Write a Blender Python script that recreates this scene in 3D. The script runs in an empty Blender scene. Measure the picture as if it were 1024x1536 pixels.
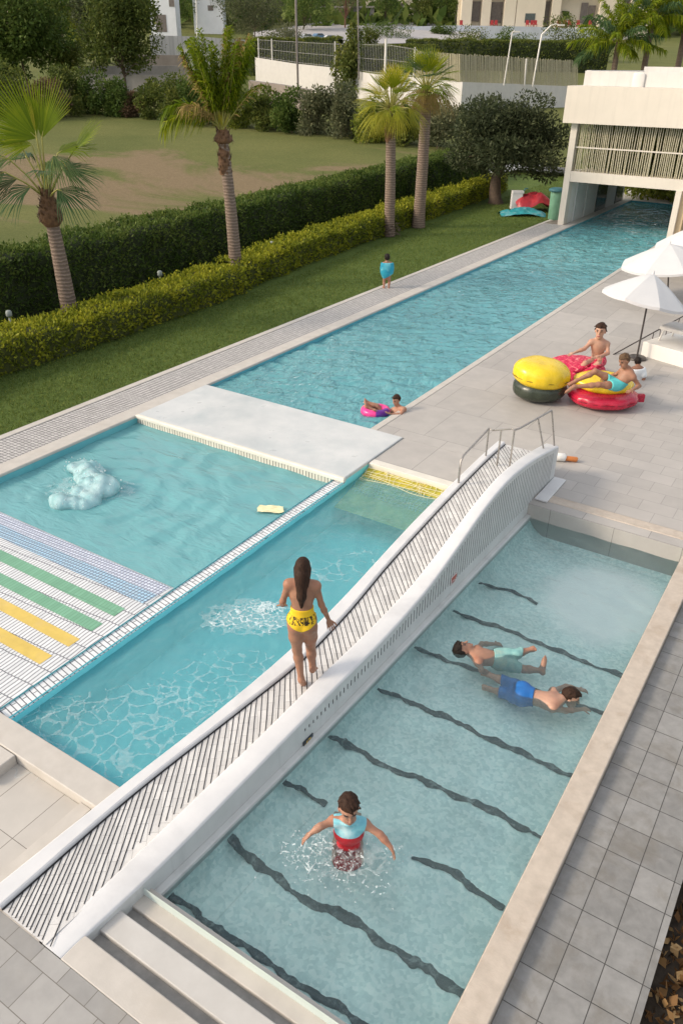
import bpy, math, random
import numpy as np
from mathutils import Vector, Matrix

SC = bpy.context.scene
COL = SC.collection
PI = math.pi
rng = np.random.default_rng(7)
random.seed(7)

# ------------------------------------------------------------------ camera
F_PX, YAW, PITCH, ROLL, CAM_H = 1175.467, -0.567780158, 0.520166007, -0.0149262617, 7.0

def cam_axes():
    f = np.array([math.sin(YAW) * math.cos(PITCH), math.cos(YAW) * math.cos(PITCH), -math.sin(PITCH)])
    r = np.array([math.cos(YAW), -math.sin(YAW), 0.0])
    d = np.cross(f, r)
    c, s = math.cos(ROLL), math.sin(ROLL)
    return c * r + s * d, -s * r + c * d, f

CR, CD, CF = cam_axes()
cam_data = bpy.data.cameras.new('camera')
cam = bpy.data.objects.new('camera', cam_data)
COL.objects.link(cam)
cam.matrix_world = Matrix(((CR[0], -CD[0], -CF[0], 0), (CR[1], -CD[1], -CF[1], 0), (CR[2], -CD[2], -CF[2], CAM_H), (0, 0, 0, 1)))
cam_data.sensor_fit = 'VERTICAL'
cam_data.sensor_height = 36.0
cam_data.lens = F_PX / 1536 * 36.0
cam_data.clip_start = 0.1
cam_data.clip_end = 3000
SC.camera = cam

FH = np.array([math.sin(YAW), math.cos(YAW)])      # horizontal heading of the view
RH = np.array([math.cos(YAW), -math.sin(YAW)])

def terrain(x, y):
    """height of the hillside beyond the garden"""
    d = FH[0] * x + FH[1] * y
    z = 0.065 * np.maximum(0, d - 50) + 0.13 * np.maximum(0, d - 255)
    return z

def at(u, v, z=0.0):
    """photo pixel -> point on the horizontal plane z"""
    d = CR * (u - 512) + CD * (v - 768) + CF * F_PX
    t = (z - CAM_H) / d[2]
    return np.array([d[0] * t, d[1] * t, z])

def at_hill(u, v):
    """photo pixel -> point on the terrain"""
    d = CR * (u - 512) + CD * (v - 768) + CF * F_PX
    lo, hi = 5.0, 600.0
    dh = math.hypot(d[0], d[1])
    for _ in range(60):
        m = (lo + hi) / 2
        p = d / dh * m
        if CAM_H + p[2] > terrain(p[0], p[1]): lo = m
        else: hi = m
    p = d / dh * lo
    return np.array([p[0], p[1], CAM_H + p[2]])

def at_dist(u, v, dist):
    """photo pixel -> point at horizontal view depth dist"""
    d = CR * (u - 512) + CD * (v - 768) + CF * F_PX
    k = dist / (d[0] * FH[0] + d[1] * FH[1])
    p = d * k
    return np.array([p[0], p[1], CAM_H + p[2]])

# ------------------------------------------------------------------ helpers
def tag(o, label=None, cat=None, group=None, kind=None):
    if label: o['label'] = label
    if cat: o['category'] = cat
    if group: o['group'] = group
    if kind: o['kind'] = kind
    return o

def empty(name, loc, label=None, cat=None, group=None):
    o = bpy.data.objects.new(name, None)
    COL.objects.link(o)
    o.location = loc
    o.empty_display_size = 0.2
    return tag(o, label, cat, group)

def link_mesh(name, me, parent=None):
    o = bpy.data.objects.new(name, me)
    COL.objects.link(o)
    if parent is not None:
        o.parent = parent
        o.matrix_parent_inverse = world_of(parent).inverted()
    return o

def world_of(o):
    if o.parent is None:
        return Matrix.LocRotScale(o.location, o.rotation_euler, o.scale)
    return world_of(o.parent) @ o.matrix_parent_inverse @ Matrix.LocRotScale(o.location, o.rotation_euler, o.scale)

def mesh_np(name, V, Fq, mats, parent=None, smooth=False, mi=None, tint=None, tri=False):
    """fast mesh from numpy arrays (all quads or all tris); coordinates in world space"""
    V = np.ascontiguousarray(V, dtype=np.float32)
    Fq = np.ascontiguousarray(Fq, dtype=np.int32)
    n = Fq.shape[1]
    me = bpy.data.meshes.new(name)
    me.vertices.add(len(V)); me.vertices.foreach_set('co', V.ravel())
    me.loops.add(Fq.size); me.loops.foreach_set('vertex_index', Fq.ravel())
    me.polygons.add(len(Fq))
    me.polygons.foreach_set('loop_start', np.arange(0, Fq.size, n, dtype=np.int32))
    me.polygons.foreach_set('loop_total', np.full(len(Fq), n, dtype=np.int32))
    if smooth: me.polygons.foreach_set('use_smooth', np.ones(len(Fq), dtype=bool))
    for m in (mats if isinstance(mats, (list, tuple)) else [mats]): me.materials.append(m)
    if mi is not None: me.polygons.foreach_set('material_index', np.asarray(mi, dtype=np.int32))
    me.update(calc_edges=True)
    if tint is not None:
        a = me.attributes.new('tint', 'FLOAT', 'POINT')
        a.data.foreach_set('value', np.asarray(tint, dtype=np.float32))
    return link_mesh(name, me, parent)

class MB:
    """collects shapes into ONE mesh (world coordinates)"""
    def __init__(self): self.v = []; self.f = []; self.m = []; self.s = []
    def face(self, pts, m=0, s=False):
        b = len(self.v); self.v.extend([tuple(map(float, p)) for p in pts]); self.f.append(tuple(range(b, b + len(pts)))); self.m.append(m); self.s.append(s)
    def add(self, V, F, m=0, s=False):
        b = len(self.v); self.v.extend([tuple(map(float, p)) for p in V])
        for f in F: self.f.append(tuple(i + b for i in f)); self.m.append(m); self.s.append(s)
    def box(self, x0, x1, y0, y1, z0, z1, m=0, bev=0.0, skip=''):
        if bev <= 0:
            V = [(x, y, z) for x in (x0, x1) for y in (y0, y1) for z in (z0, z1)]
            F = [(0, 1, 3, 2), (4, 6, 7, 5), (0, 4, 5, 1), (2, 3, 7, 6), (0, 2, 6, 4), (1, 5, 7, 3)]
            self.add(V, F, m)
        else:
            self.prism([(x0, y0), (x1, y0), (x1, y1), (x0, y1)], z0, z1, m, bev)
    def obox(self, c, ax, ay, az, m=0):
        """oriented box: centre and three half-axis vectors"""
        c, ax, ay, az = map(np.asarray, (c, ax, ay, az))
        V = [c + i * ax + j * ay + k * az for i in (-1, 1) for j in (-1, 1) for k in (-1, 1)]
        F = [(0, 1, 3, 2), (4, 6, 7, 5), (0, 4, 5, 1), (2, 3, 7, 6), (0, 2, 6, 4), (1, 5, 7, 3)]
        self.add(V, F, m)
    def prism(self, poly, z0, z1, m=0, bev=0.0):
        """vertical prism of a ccw polygon with a small chamfer along the top edge"""
        n = len(poly); P = np.array(poly, float)
        def inset(d):
            out = []
            for i in range(n):
                a, b, c = P[i - 1], P[i], P[(i + 1) % n]
                e1 = (b - a) / np.linalg.norm(b - a); e2 = (c - b) / np.linalg.norm(c - b)
                n1 = np.array([-e1[1], e1[0]]); n2 = np.array([-e2[1], e2[0]])
                k = n1 + n2; k = k / max(1e-6, (1 + n1 @ n2))
                out.append(b + k * d)
            return np.array(out)
        rings = [(P, z0), (P, z1 - bev)] + ([(inset(bev * .35), z1 - bev * .3), (inset(bev), z1)] if bev > 0 else [])
        V = [(p[0], p[1], z) for R, z in rings for p in R]
        F = []
        for r in range(len(rings) - 1):
            for i in range(n):
                j = (i + 1) % n
                F.append((r * n + i, r * n + j, (r + 1) * n + j, (r + 1) * n + i))
        F.append(tuple((len(rings) - 1) * n + i for i in range(n)))
        F.append(tuple(reversed(range(n))))
        self.add(V, F, m)
    def tube(self, pts, r, seg=8, m=0, cap=True, s=True):
        pts = [np.asarray(p, float) for p in pts]; n = len(pts)
        rr = r if isinstance(r, (list, tuple, np.ndarray)) else [r] * n
        V = []; prev = None
        for i, p in enumerate(pts):
            t = pts[min(i + 1, n - 1)] - pts[max(i - 1, 0)]; t = t / (np.linalg.norm(t) + 1e-9)
            if prev is None:
                a = np.array([1, 0, 0]) if abs(t[0]) < .8 else np.array([0, 1, 0])
            else: a = prev
            u = a - t * (a @ t); u /= np.linalg.norm(u) + 1e-9; w = np.cross(t, u); prev = u
            for k in range(seg):
                q = 2 * PI * k / seg
                V.append(p + rr[i] * (math.cos(q) * u + math.sin(q) * w))
        F = [(i * seg + k, i * seg + (k + 1) % seg, (i + 1) * seg + (k + 1) % seg, (i + 1) * seg + k) for i in range(n - 1) for k in range(seg)]
        self.add(V, F, m, s)
        if cap:
            self.face([V[k] for k in range(seg)][::-1], m); self.face([V[(n - 1) * seg + k] for k in range(seg)], m)
    def lathe(self, prof, c, seg=32, m=0, s=True, sx=1.0, sy=1.0, ang=0.0, wob=None):
        """profile [(r,z)...] turned about a vertical axis at c"""
        V = []
        for j, (r, z) in enumerate(prof):
            for k in range(seg):
                q = 2 * PI * k / seg
                w = 1.0 if wob is None else wob(q, j)
                x, y = r * w * math.cos(q) * sx, r * w * math.sin(q) * sy
                V.append((c[0] + x * math.cos(ang) - y * math.sin(ang), c[1] + x * math.sin(ang) + y * math.cos(ang), c[2] + z))
        n = len(prof)
        F = [(j * seg + k, j * seg + (k + 1) % seg, (j + 1) * seg + (k + 1) % seg, (j + 1) * seg + k) for j in range(n - 1) for k in range(seg)]
        self.add(V, F, m, s)
    def build(self, name, mats, parent=None, kind=None):
        me = bpy.data.meshes.new(name)
        me.from_pydata(self.v, [], self.f)
        for m in (mats if isinstance(mats, (list, tuple)) else [mats]): me.materials.append(m)
        me.polygons.foreach_set('material_index', np.array(self.m, dtype=np.int32))
        me.polygons.foreach_set('use_smooth', np.array(self.s, dtype=bool))
        me.update()
        o = link_mesh(name, me, parent)
        if kind: o['kind'] = kind
        return o

def grid(name, x0, x1, y0, y1, step, zf, mat, parent=None, kind='structure', smooth=True):
    nx = max(2, int(round((x1 - x0) / step)) + 1); ny = max(2, int(round((y1 - y0) / step)) + 1)
    X, Y = np.meshgrid(np.linspace(x0, x1, nx), np.linspace(y0, y1, ny), indexing='ij')
    Z = zf(X, Y)
    V = np.stack([X, Y, Z], -1).reshape(-1, 3)
    i = np.arange(nx * ny).reshape(nx, ny)
    Fq = np.stack([i[:-1, :-1], i[1:, :-1], i[1:, 1:], i[:-1, 1:]], -1).reshape(-1, 4)
    o = mesh_np(name, V, Fq, mat, parent, smooth)
    if kind: o['kind'] = kind
    return o

# ------------------------------------------------------------------ value noise (for shapes)
_perm = np.random.default_rng(3).random(4096)
def vnoise2(x, y, seed=0):
    xi = np.floor(x).astype(int); yi = np.floor(y).astype(int); fx = x - xi; fy = y - yi
    fx = fx * fx * (3 - 2 * fx); fy = fy * fy * (3 - 2 * fy)
    h = lambda a, b: _perm[(a * 1619 + b * 31337 + seed * 6971) % 4096]
    return (h(xi, yi) * (1 - fx) + h(xi + 1, yi) * fx) * (1 - fy) + (h(xi, yi + 1) * (1 - fx) + h(xi + 1, yi + 1) * fx) * fy
def fbm2(x, y, o=4, seed=0):
    s = 0; a = .5
    for i in range(o): s = s + a * vnoise2(x * 2 ** i, y * 2 ** i, seed + i); a *= .5
    return s

# ------------------------------------------------------------------ materials
MATS = {}
class NT:
    def __init__(self, name):
        self.m = bpy.data.materials.new(name); self.m.use_nodes = True
        self.t = self.m.node_tree; self.t.nodes.clear()
        self.out = self.n('ShaderNodeOutputMaterial')
    def n(self, typ, **kw):
        nd = self.t.nodes.new(typ)
        for k, v in kw.items():
            if k in nd.inputs.keys(): nd.inputs[k].default_value = v
            else: setattr(nd, k, v)
        return nd
    def l(self, a, b): self.t.links.new(a, b)
    def coord(self, kind='Position', scale=(1, 1, 1), rot=(0, 0, 0), loc=(0, 0, 0)):
        if kind == 'Position': src = self.n('ShaderNodeNewGeometry').outputs['Position']
        else: src = self.n('ShaderNodeTexCoord').outputs[kind]
        mp = self.n('ShaderNodeMapping'); self.l(src, mp.inputs['Vector'])
        mp.inputs['Scale'].default_value = scale; mp.inputs['Rotation'].default_value = rot; mp.inputs['Location'].default_value = loc
        return mp.outputs[0]
    def noise(self, vec, scale, detail=4, rough=.55, dist=0.0):
        nd = self.n('ShaderNodeTexNoise'); nd.inputs['Scale'].default_value = scale; nd.inputs['Detail'].default_value = detail
        nd.inputs['Roughness'].default_value = rough; nd.inputs['Distortion'].default_value = dist
        self.l(vec, nd.inputs['Vector']); return nd.outputs['Fac']
    def ramp(self, fac, stops, interp='LINEAR'):
        nd = self.n('ShaderNodeValToRGB'); nd.color_ramp.interpolation = interp
        e = nd.color_ramp.elements
        while len(e) < len(stops): e.new(.5)
        for i, (p, c) in enumerate(stops):
            e[i].position = p; e[i].color = (c[0], c[1], c[2], 1) if not isinstance(c, (int, float)) else (c, c, c, 1)
        self.l(fac, nd.inputs['Fac']); return nd.outputs['Color']
    def mix(self, fac, a, b, blend='MIX'):
        nd = self.n('ShaderNodeMix'); nd.data_type = 'RGBA'; nd.blend_type = blend
        for val, idx in ((fac, 0), (a, 6), (b, 7)):
            if isinstance(val, bpy.types.NodeSocket): self.l(val, nd.inputs[idx])
            elif idx == 0: nd.inputs[0].default_value = val
            else: nd.inputs[idx].default_value = (*val[:3], 1)
        return nd.outputs[2]
    def math(self, op, a, b=None, c=None):
        nd = self.n('ShaderNodeMath'); nd.operation = op
        for i, val in enumerate((a, b, c)):
            if val is None: continue
            if isinstance(val, bpy.types.NodeSocket): self.l(val, nd.inputs[i])
            else: nd.inputs[i].default_value = val
        return nd.outputs[0]
    def bump(self, h, strength=.3, dist=.02, normal=None):
        nd = self.n('ShaderNodeBump'); nd.inputs['Strength'].default_value = strength; nd.inputs['Distance'].default_value = dist
        self.l(h, nd.inputs['Height'])
        if normal is not None: self.l(normal, nd.inputs['Normal'])
        return nd.outputs[0]
    def principled(self, col, rough=.6, metal=0.0, spec=.4, normal=None, **kw):
        nd = self.n('ShaderNodeBsdfPrincipled')
        for key, val in (('Base Color', col), ('Roughness', rough), ('Metallic', metal), ('Specular IOR Level', spec)):
            if isinstance(val, bpy.types.NodeSocket): self.l(val, nd.inputs[key])
            else: nd.inputs[key].default_value = (*val[:3], 1) if key == 'Base Color' else val
        if normal is not None: self.l(normal, nd.inputs['Normal'])
        for k, v in kw.items(): nd.inputs[k.replace('_', ' ')].default_value = v
        return nd.outputs[0]
    def done(self, shader):
        self.l(shader, self.out.inputs['Surface']); MATS[self.m.name] = self.m; return self.m

def simple(name, a, b=None, rough=.6, scale=6.0, bump=.0, bscale=60.0, metal=0.0, spec=.4, coord='Position', dist=.01, stain=None, streak=0, **kw):
    t = NT(name); c = t.coord(coord)
    b = b or tuple(x * .82 for x in a)
    n1 = t.noise(c, scale, 6, .6)
    col = t.ramp(n1, [(.3, b), (.7, a)])
    if stain:
        n2 = t.noise(c, scale * .35, 5, .65, .4)
        f = t.ramp(n2, [(.52, 0.0), (.72, 1.0)])
        col = t.mix(t.math('MULTIPLY', f, stain[1]), col, stain[0])
    if streak:     # rain marks running down the face
        f = t.ramp(t.noise(t.coord('Position', (5, 5, .35)), 1.0, 5, .65), [(.52, 0.0), (.75, 1.0)])
        col = t.mix(t.math('MULTIPLY', f, streak), col, tuple(x * .62 for x in b))
    nor = t.bump(t.noise(c, bscale, 4), bump, dist) if bump else None
    rv = t.ramp(t.noise(c, scale * 2.3, 3), [(.3, max(0, rough - .08)), (.7, min(1, rough + .08))])
    return t.done(t.principled(col, rv, metal, spec, nor, **kw))

def tiles(name, a, b, grout, w, h, mortar=.004, rough=.55, rot=0.0, loc=(0, 0, 0), offset=0.0, vary=.5, warp=0.0, bump=.25, stain=None, spec=.4, smooth=.1, freq=2, nscale=5.0):
    """rectangular tiles in the x-y plane (position space)"""
    t = NT(name); c = t.coord('Position', (1, 1, 1), (0, 0, rot), loc)
    cc = c
    if warp:
        nd = t.n('ShaderNodeTexNoise'); nd.inputs['Scale'].default_value = 3.0; t.l(c, nd.inputs['Vector'])
        vm = t.n('ShaderNodeVectorMath'); vm.operation = 'MULTIPLY_ADD'
        t.l(nd.outputs['Color'], vm.inputs[0]); vm.inputs[1].default_value = (warp, warp, 0); t.l(c, vm.inputs[2]); cc = vm.outputs[0]
    br = t.n('ShaderNodeTexBrick'); br.offset = offset; br.offset_frequency = freq; br.squash = 1.0
    t.l(cc, br.inputs['Vector'])
    br.inputs['Scale'].default_value = 1.0; br.inputs['Brick Width'].default_value = w; br.inputs['Row Height'].default_value = h
    br.inputs['Mortar Size'].default_value = mortar; br.inputs['Mortar Smooth'].default_value = smooth; br.inputs['Bias'].default_value = 0.0
    br.inputs['Color1'].default_value = (0, 0, 0, 1); br.inputs['Color2'].default_value = (1, 1, 1, 1); br.inputs['Mortar'].default_value = (.5, .5, .5, 1)
    n1 = t.noise(c, nscale, 7, .62, .3)
    base = t.ramp(n1, [(.32, b), (.68, a)])
    tone = t.mix(vary, base, t.mix(br.outputs['Color'], tuple(x * .86 for x in b), tuple(min(1, x * 1.1) for x in a)))
    if stain:
        f = t.ramp(t.noise(c, nscale * .28, 6, .68, .5), [(.5, 0.0), (.7, 1.0)])
        tone = t.mix(t.math('MULTIPLY', f, stain[1]), tone, stain[0])
    col = t.mix(br.outputs['Fac'], tone, grout)
    hgt = t.math('MULTIPLY_ADD', t.noise(c, 70, 4), .25, t.math('SUBTRACT', 1.0, br.outputs['Fac']))
    nor = t.bump(hgt, bump, .006)
    return t.done(t.principled(col, rough, 0, spec, nor))

def leafmat(name, stops, rough=.5, trans=.35):
    t = NT(name)
    a = t.n('ShaderNodeAttribute'); a.attribute_name = 'tint'
    col = t.ramp(a.outputs['Fac'], stops)
    pr = t.principled(col, rough, 0, .1)
    tr = t.n('ShaderNodeBsdfTranslucent'); t.l(col, tr.inputs['Color'])
    mx = t.n('ShaderNodeMixShader'); mx.inputs[0].default_value = trans
    t.l(pr, mx.inputs[1]); t.l(tr.outputs[0], mx.inputs[2])
    return t.done(mx.outputs[0])

def water(name, tint, body, turb, bscale=3.5, bstr=.25, stretch=(1, 1, 1), rot=0, rough=.03, fres=1.33, fine=.5):
    """clear tinted water: reflection by Fresnel, tinted see-through, a share of milky scattering"""
    t = NT(name); c = t.coord('Position', stretch, (0, 0, rot))
    n1 = t.noise(c, bscale, 3, .5, .6); n2 = t.noise(c, bscale * 3.7, 2, .5, .3)
    h = t.math('MULTIPLY_ADD', n2, fine * .35, n1)
    nor = t.bump(h, bstr, .12)
    fr = t.n('ShaderNodeFresnel'); fr.inputs['IOR'].default_value = fres; t.l(nor, fr.inputs['Normal'])
    gl = t.n('ShaderNodeBsdfGlossy'); gl.inputs['Roughness'].default_value = rough; t.l(nor, gl.inputs['Normal'])
    tp = t.n('ShaderNodeBsdfTransparent'); tp.inputs['Color'].default_value = (*tint, 1)
    df = t.n('ShaderNodeBsdfDiffuse'); df.inputs['Color'].default_value = (*body, 1); t.l(nor, df.inputs['Normal'])
    m1 = t.n('ShaderNodeMixShader'); m1.inputs[0].default_value = turb; t.l(tp.outputs[0], m1.inputs[1]); t.l(df.outputs[0], m1.inputs[2])
    m2 = t.n('ShaderNodeMixShader'); t.l(fr.outputs[0], m2.inputs[0]); t.l(m1.outputs[0], m2.inputs[1]); t.l(gl.outputs[0], m2.inputs[2])
    return t.done(m2.outputs[0])

SKY_STRENGTH, SUN_STRENGTH, SUN_ANGLE, EXPOSURE = .15, 2.0, 13, 0.5

ZF = -.64      # floor of the right pool
# ------------------------------------------------------------------ material set
M = {}
M['deck'] = tiles('deck_stone', (.44, .415, .385), (.35, .33, .31), (.19, .18, .17), 1.15, 1.62, .005, .55, loc=(.02, .45, 0), offset=.5, vary=.35, stain=((.33, .31, .29), .35), nscale=2.2)
M['deck_small'] = tiles('deck_small_slabs', (.43, .405, .38), (.36, .34, .32), (.26, .25, .235), .62, .42, .005, .6, offset=.5, vary=.4, stain=((.35, .33, .31), .35), nscale=2.2)
M['paver'] = tiles('pavement_tiles', (.285, .28, .27), (.18, .178, .172), (.055, .052, .048), .34, .405, .0045, .6, loc=(-.17, .005, 0), vary=.4, stain=((.14, .12, .09), .5), nscale=7.5, bump=.5)
M['near_paver'] = tiles('near_paving', (.36, .35, .335), (.26, .255, .245), (.16, .145, .13), .35, .36, .004, .6, loc=(.1, .2, 0), offset=.5, vary=.55, stain=((.27, .25, .22), .4), nscale=5)
M['sunk'] = tiles('sunken_tiles', (.50, .47, .43), (.44, .415, .38), (.16, .14, .12), .575, .69, .004, .5, loc=(.06, .01, 0), vary=.15, nscale=2.5)
M['coping'] = simple('pale_coping_stone', (.54, .505, .46), (.46, .43, .39), .55, 4, .12, 50, stain=((.40, .35, .29), .3))
M['travertine'] = simple('travertine_coping', (.53, .46, .385), (.42, .36, .30), .5, 7, .2, 50, stain=((.33, .25, .18), .55))
M['riser'] = simple('grey_step_stone', (.30, .29, .275), (.22, .215, .205), .7, 9, .3, 70)
M['tread_cool'] = simple('cool_white_stone', (.53, .515, .49), (.46, .445, .42), .5, 3, .1, 50, stain=((.42, .39, .35), .3))
M['white_plaster'] = simple('white_plaster', (.62, .60, .57), (.57, .555, .53), .55, 2.5, .06, 40, stain=((.47, .45, .42), .35), streak=.25)
M['bridge_white'] = simple('bridge_white_render', (.66, .66, .665), (.585, .59, .60), .42, 3.0, .08, 45, stain=((.47, .47, .475), .5))
M['bridge_side'] = simple('bridge_side_render', (.60, .61, .60), (.52, .535, .525), .55, 2.0, .06, 45, stain=((.44, .45, .44), .5), streak=.35)
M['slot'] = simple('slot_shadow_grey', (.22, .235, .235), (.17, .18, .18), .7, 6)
M['black_inlay_and_shade'] = simple('black_inlay_and_shade', (.022, .021, .024), (.014, .014, .015), .5, 12)
M['fine_joint'] = simple('grey_joint', (.34, .33, .33), (.28, .27, .27), .7, 12)
M['bridge_tile'] = tiles('bridge_tile', (.66, .65, .63), (.54, .53, .52), (.40, .39, .38), .21, .115, .003, .5, rot=.9, offset=.5, vary=.5, warp=.05, stain=((.45, .43, .42), .5), nscale=9)
M['mosaic'] = tiles('walkway_mosaic', (.52, .50, .485), (.42, .405, .39), (.07, .065, .065), .115, .085, .008, .55, warp=.03, vary=.5, offset=.0, nscale=5)
M['beach'] = tiles('beach_mosaic', (.72, .73, .74), (.62, .64, .66), (.075, .075, .095), .062, .30, .0062, .4, loc=(0, 0, 0), rot=-.06, offset=.5, warp=.035, vary=.4, nscale=5)
M['divider'] = tiles('divider_mosaic', (.74, .75, .76), (.64, .66, .68), (.075, .075, .09), .30, .072, .0065, .4, rot=.16, offset=.4, warp=.02, vary=.4, nscale=5)
M['stripe_green'] = tiles('green_mosaic', (.20, .42, .28), (.155, .35, .225), (.11, .26, .17), .062, .5, .005, .35, rot=-.06, vary=.4, warp=.02)
M['stripe_yellow'] = simple('yellow_inlay', (.68, .50, .12), (.58, .42, .10), .4, 6, .1, 40, stain=((.62, .46, .22), .5))
M['stripe_blue'] = tiles('blue_mosaic', (.36, .56, .70), (.48, .65, .76), (.12, .14, .22), .062, .07, .008, .35, rot=-.06, vary=.8, warp=.02)
M['stripe_lilac'] = tiles('lilac_mosaic', (.66, .70, .78), (.57, .63, .73), (.16, .17, .26), .062, .07, .008, .35, rot=-.06, vary=.6, warp=.02)
M['skirt'] = tiles('skirt_mosaic', (.66, .63, .55), (.55, .52, .45), (.06, .06, .06), .075, .5, .008, .5, vary=.4)
M['yellow_mesh'] = simple('yellow_slope_paint', (.62, .50, .055), (.34, .33, .045), .45, 3.5, .2, 30)
M['net'] = simple('net_white', (.72, .68, .45), (.62, .58, .38), .6, 8)
M['slab'] = simple('slab_stone', (.60, .61, .605), (.48, .505, .51), .35, 1.6, .06, 40, stain=((.38, .43, .445), .7))
M['slab_edge'] = simple('slab_edge_cream', (.70, .67, .60), (.62, .59, .52), .5, 4)
M['floor_main'] = simple('main_pool_floor', (.10, .42, .50), (.075, .34, .43), .5, 2)
M['floor_left'] = simple('left_pool_floor', (.15, .46, .50), (.11, .38, .43), .5, 2)
M['floor_lap'] = simple('channel_floor', (.24, .78, .83), (.18, .68, .76), .45, 3)
def dappled_floor(name, a, b, c_, scale, patch=None):
    t = NT(name); c = t.coord()
    nd = t.n('ShaderNodeTexNoise'); nd.inputs['Scale'].default_value = 9.0; t.l(c, nd.inputs['Vector'])
    vm = t.n('ShaderNodeVectorMath'); vm.operation = 'MULTIPLY_ADD'; t.l(nd.outputs['Color'], vm.inputs[0]); vm.inputs[1].default_value = (.07, .07, 0); t.l(c, vm.inputs[2])
    vo = t.n('ShaderNodeTexVoronoi'); vo.feature = 'SMOOTH_F1'; vo.inputs['Scale'].default_value = scale; vo.inputs['Smoothness'].default_value = .35; t.l(vm.outputs[0], vo.inputs['Vector'])
    sx = t.n('ShaderNodeSeparateColor'); t.l(vo.outputs['Color'], sx.inputs[0])
    col = t.ramp(sx.outputs[0], [(.15, b), (.5, a), (.85, c_)])  # cell tones imitate caustic light dappling the floor
    big = t.ramp(t.noise(c, 1.6, 5, .6), [(.3, .86), (.7, 1.08)])
    col = t.mix(1.0, col, big, 'MULTIPLY')
    if patch:      # bright reflection on the water, painted into the floor colour
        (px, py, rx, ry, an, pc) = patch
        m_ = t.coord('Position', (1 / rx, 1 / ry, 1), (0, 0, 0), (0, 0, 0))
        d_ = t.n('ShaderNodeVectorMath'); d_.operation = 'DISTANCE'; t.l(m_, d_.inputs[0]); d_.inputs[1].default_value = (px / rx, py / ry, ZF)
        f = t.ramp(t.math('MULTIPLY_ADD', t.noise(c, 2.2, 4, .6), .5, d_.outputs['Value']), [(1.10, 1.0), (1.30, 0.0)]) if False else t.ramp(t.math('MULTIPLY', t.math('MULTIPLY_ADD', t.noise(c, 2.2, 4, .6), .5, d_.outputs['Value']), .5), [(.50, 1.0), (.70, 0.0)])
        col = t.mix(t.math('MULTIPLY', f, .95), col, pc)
    return t.done(t.principled(col, .5, 0, .3))
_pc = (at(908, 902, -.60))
M['floor_right'] = dappled_floor('right_pool_dappled', (.66, .83, .815), (.555, .735, .73), (.77, .90, .88), 26, (_pc[0], _pc[1], 1.0, 1.15, 0, (.93, .96, .95)))
M['pool_wall_right'] = simple('right_pool_wall', (.56, .64, .61), (.50, .58, .56), .5, 4, stain=((.42, .50, .49), .5))
M['floor_patch'] = simple('pale_reflection', (.80, .84, .83), (.70, .76, .77), .5, 3)  # spare pale tone for the reflection painted on the floor
M['lane'] = simple('lane_dark', (.014, .022, .028), (.03, .05, .06), .35, 24, stain=((.30, .36, .36), .75))  # pale flecks stand in for reflections over the dark lines
M['steel'] = simple('brushed_steel', (.42, .39, .36), (.33, .31, .29), .32, 14, metal=.85)
M['soil'] = simple('dark_soil', (.06, .045, .03), (.03, .022, .016), .9, 8, .8, 30)
M['grass'] = None

def grassmat(name, a, b, c2=None, scale=.9):
    t = NT(name); c = t.coord()
    n1 = t.noise(c, scale, 6, .65, .3); n2 = t.noise(c, 28, 5, .7)
    col = t.ramp(n1, [(.3, b), (.7, a)])
    fine = t.mix(1.0, t.ramp(n2, [(.3, .55), (.7, 1.2)]), t.ramp(t.noise(c, 5.5, 6, .7), [(.3, .78), (.7, 1.15)]), 'MULTIPLY')
    col = t.mix(1.0, col, fine, 'MULTIPLY')
    if c2:
        n3 = t.noise(t.coord('Position', (.6, 1.0, 1), (0, 0, .5)), .085, 10, .68, 1.2)
        sp = t.n('ShaderNodeSeparateXYZ'); t.l(c, sp.inputs[0])
        dd = t.math('ADD', t.math('MULTIPLY', sp.outputs['X'], float(FH[0])), t.math('MULTIPLY', sp.outputs['Y'], float(FH[1])))
        strip_ = t.math('SUBTRACT', 1.0, t.math('MULTIPLY', t.math('ABSOLUTE', t.math('SUBTRACT', dd, 53.0)), .105))     # the worn track across the field
        f = t.ramp(t.math('MULTIPLY_ADD', strip_, .16, n3), [(.50, 0.0), (.60, 1.0)])
        col = t.mix(f, col, t.mix(1.0, c2, fine, 'MULTIPLY'))
    nor = t.bump(t.noise(c, 45, 5, .7), .9, .03)
    return t.done(t.principled(col, .9, 0, .1, nor))
M['lawn'] = grassmat('lawn_grass', (.125, .175, .045), (.085, .13, .032))
M['field'] = grassmat('field_grass', (.17, .175, .06), (.115, .135, .042), (.235, .178, .105), .12)

# ------------------------------------------------------------------ the ground, decks and basins
ZW_MAIN, ZW_LEFT, ZW_LAP, ZW_R = -.10, -.17, -.16, -.28

def struct(o): o['kind'] = 'structure'; return o

m = MB(); m.prism([(-7.88, 13.735), (30, 13.735), (30, 62), (-7.88, 62)], -2.0, 0)
m.prism([(-7.2, 12.5), (30, 12.5), (30, 13.73), (-7.2, 13.73)], -2.0, -.0002)
struct(m.build('pool_deck', M['deck']))
# the finer paving round the loungers and at the head of the swimming pool
m = MB(); m.face([(-3.9, 13.05, .004), (30, 13.05, .004), (30, 22, .004), (-3.9, 22, .004)]); struct(m.build('deck_paving', M['deck_small']))
m = MB(); m.prism([(-8.06, 13.74), (-7.885, 13.74), (-7.885, 41.0), (-8.06, 41.0)], -1.6, .012, 0, .015); struct(m.build('pool_edge_strip', M['coping']))
m = MB(); m.prism([(-3.9, 12.78), (-1.13, 12.78), (-1.13, 13.04), (-3.9, 13.04)], -1.6, .012, 0, .012); struct(m.build('pool_head_coping', M['travertine']))
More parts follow.
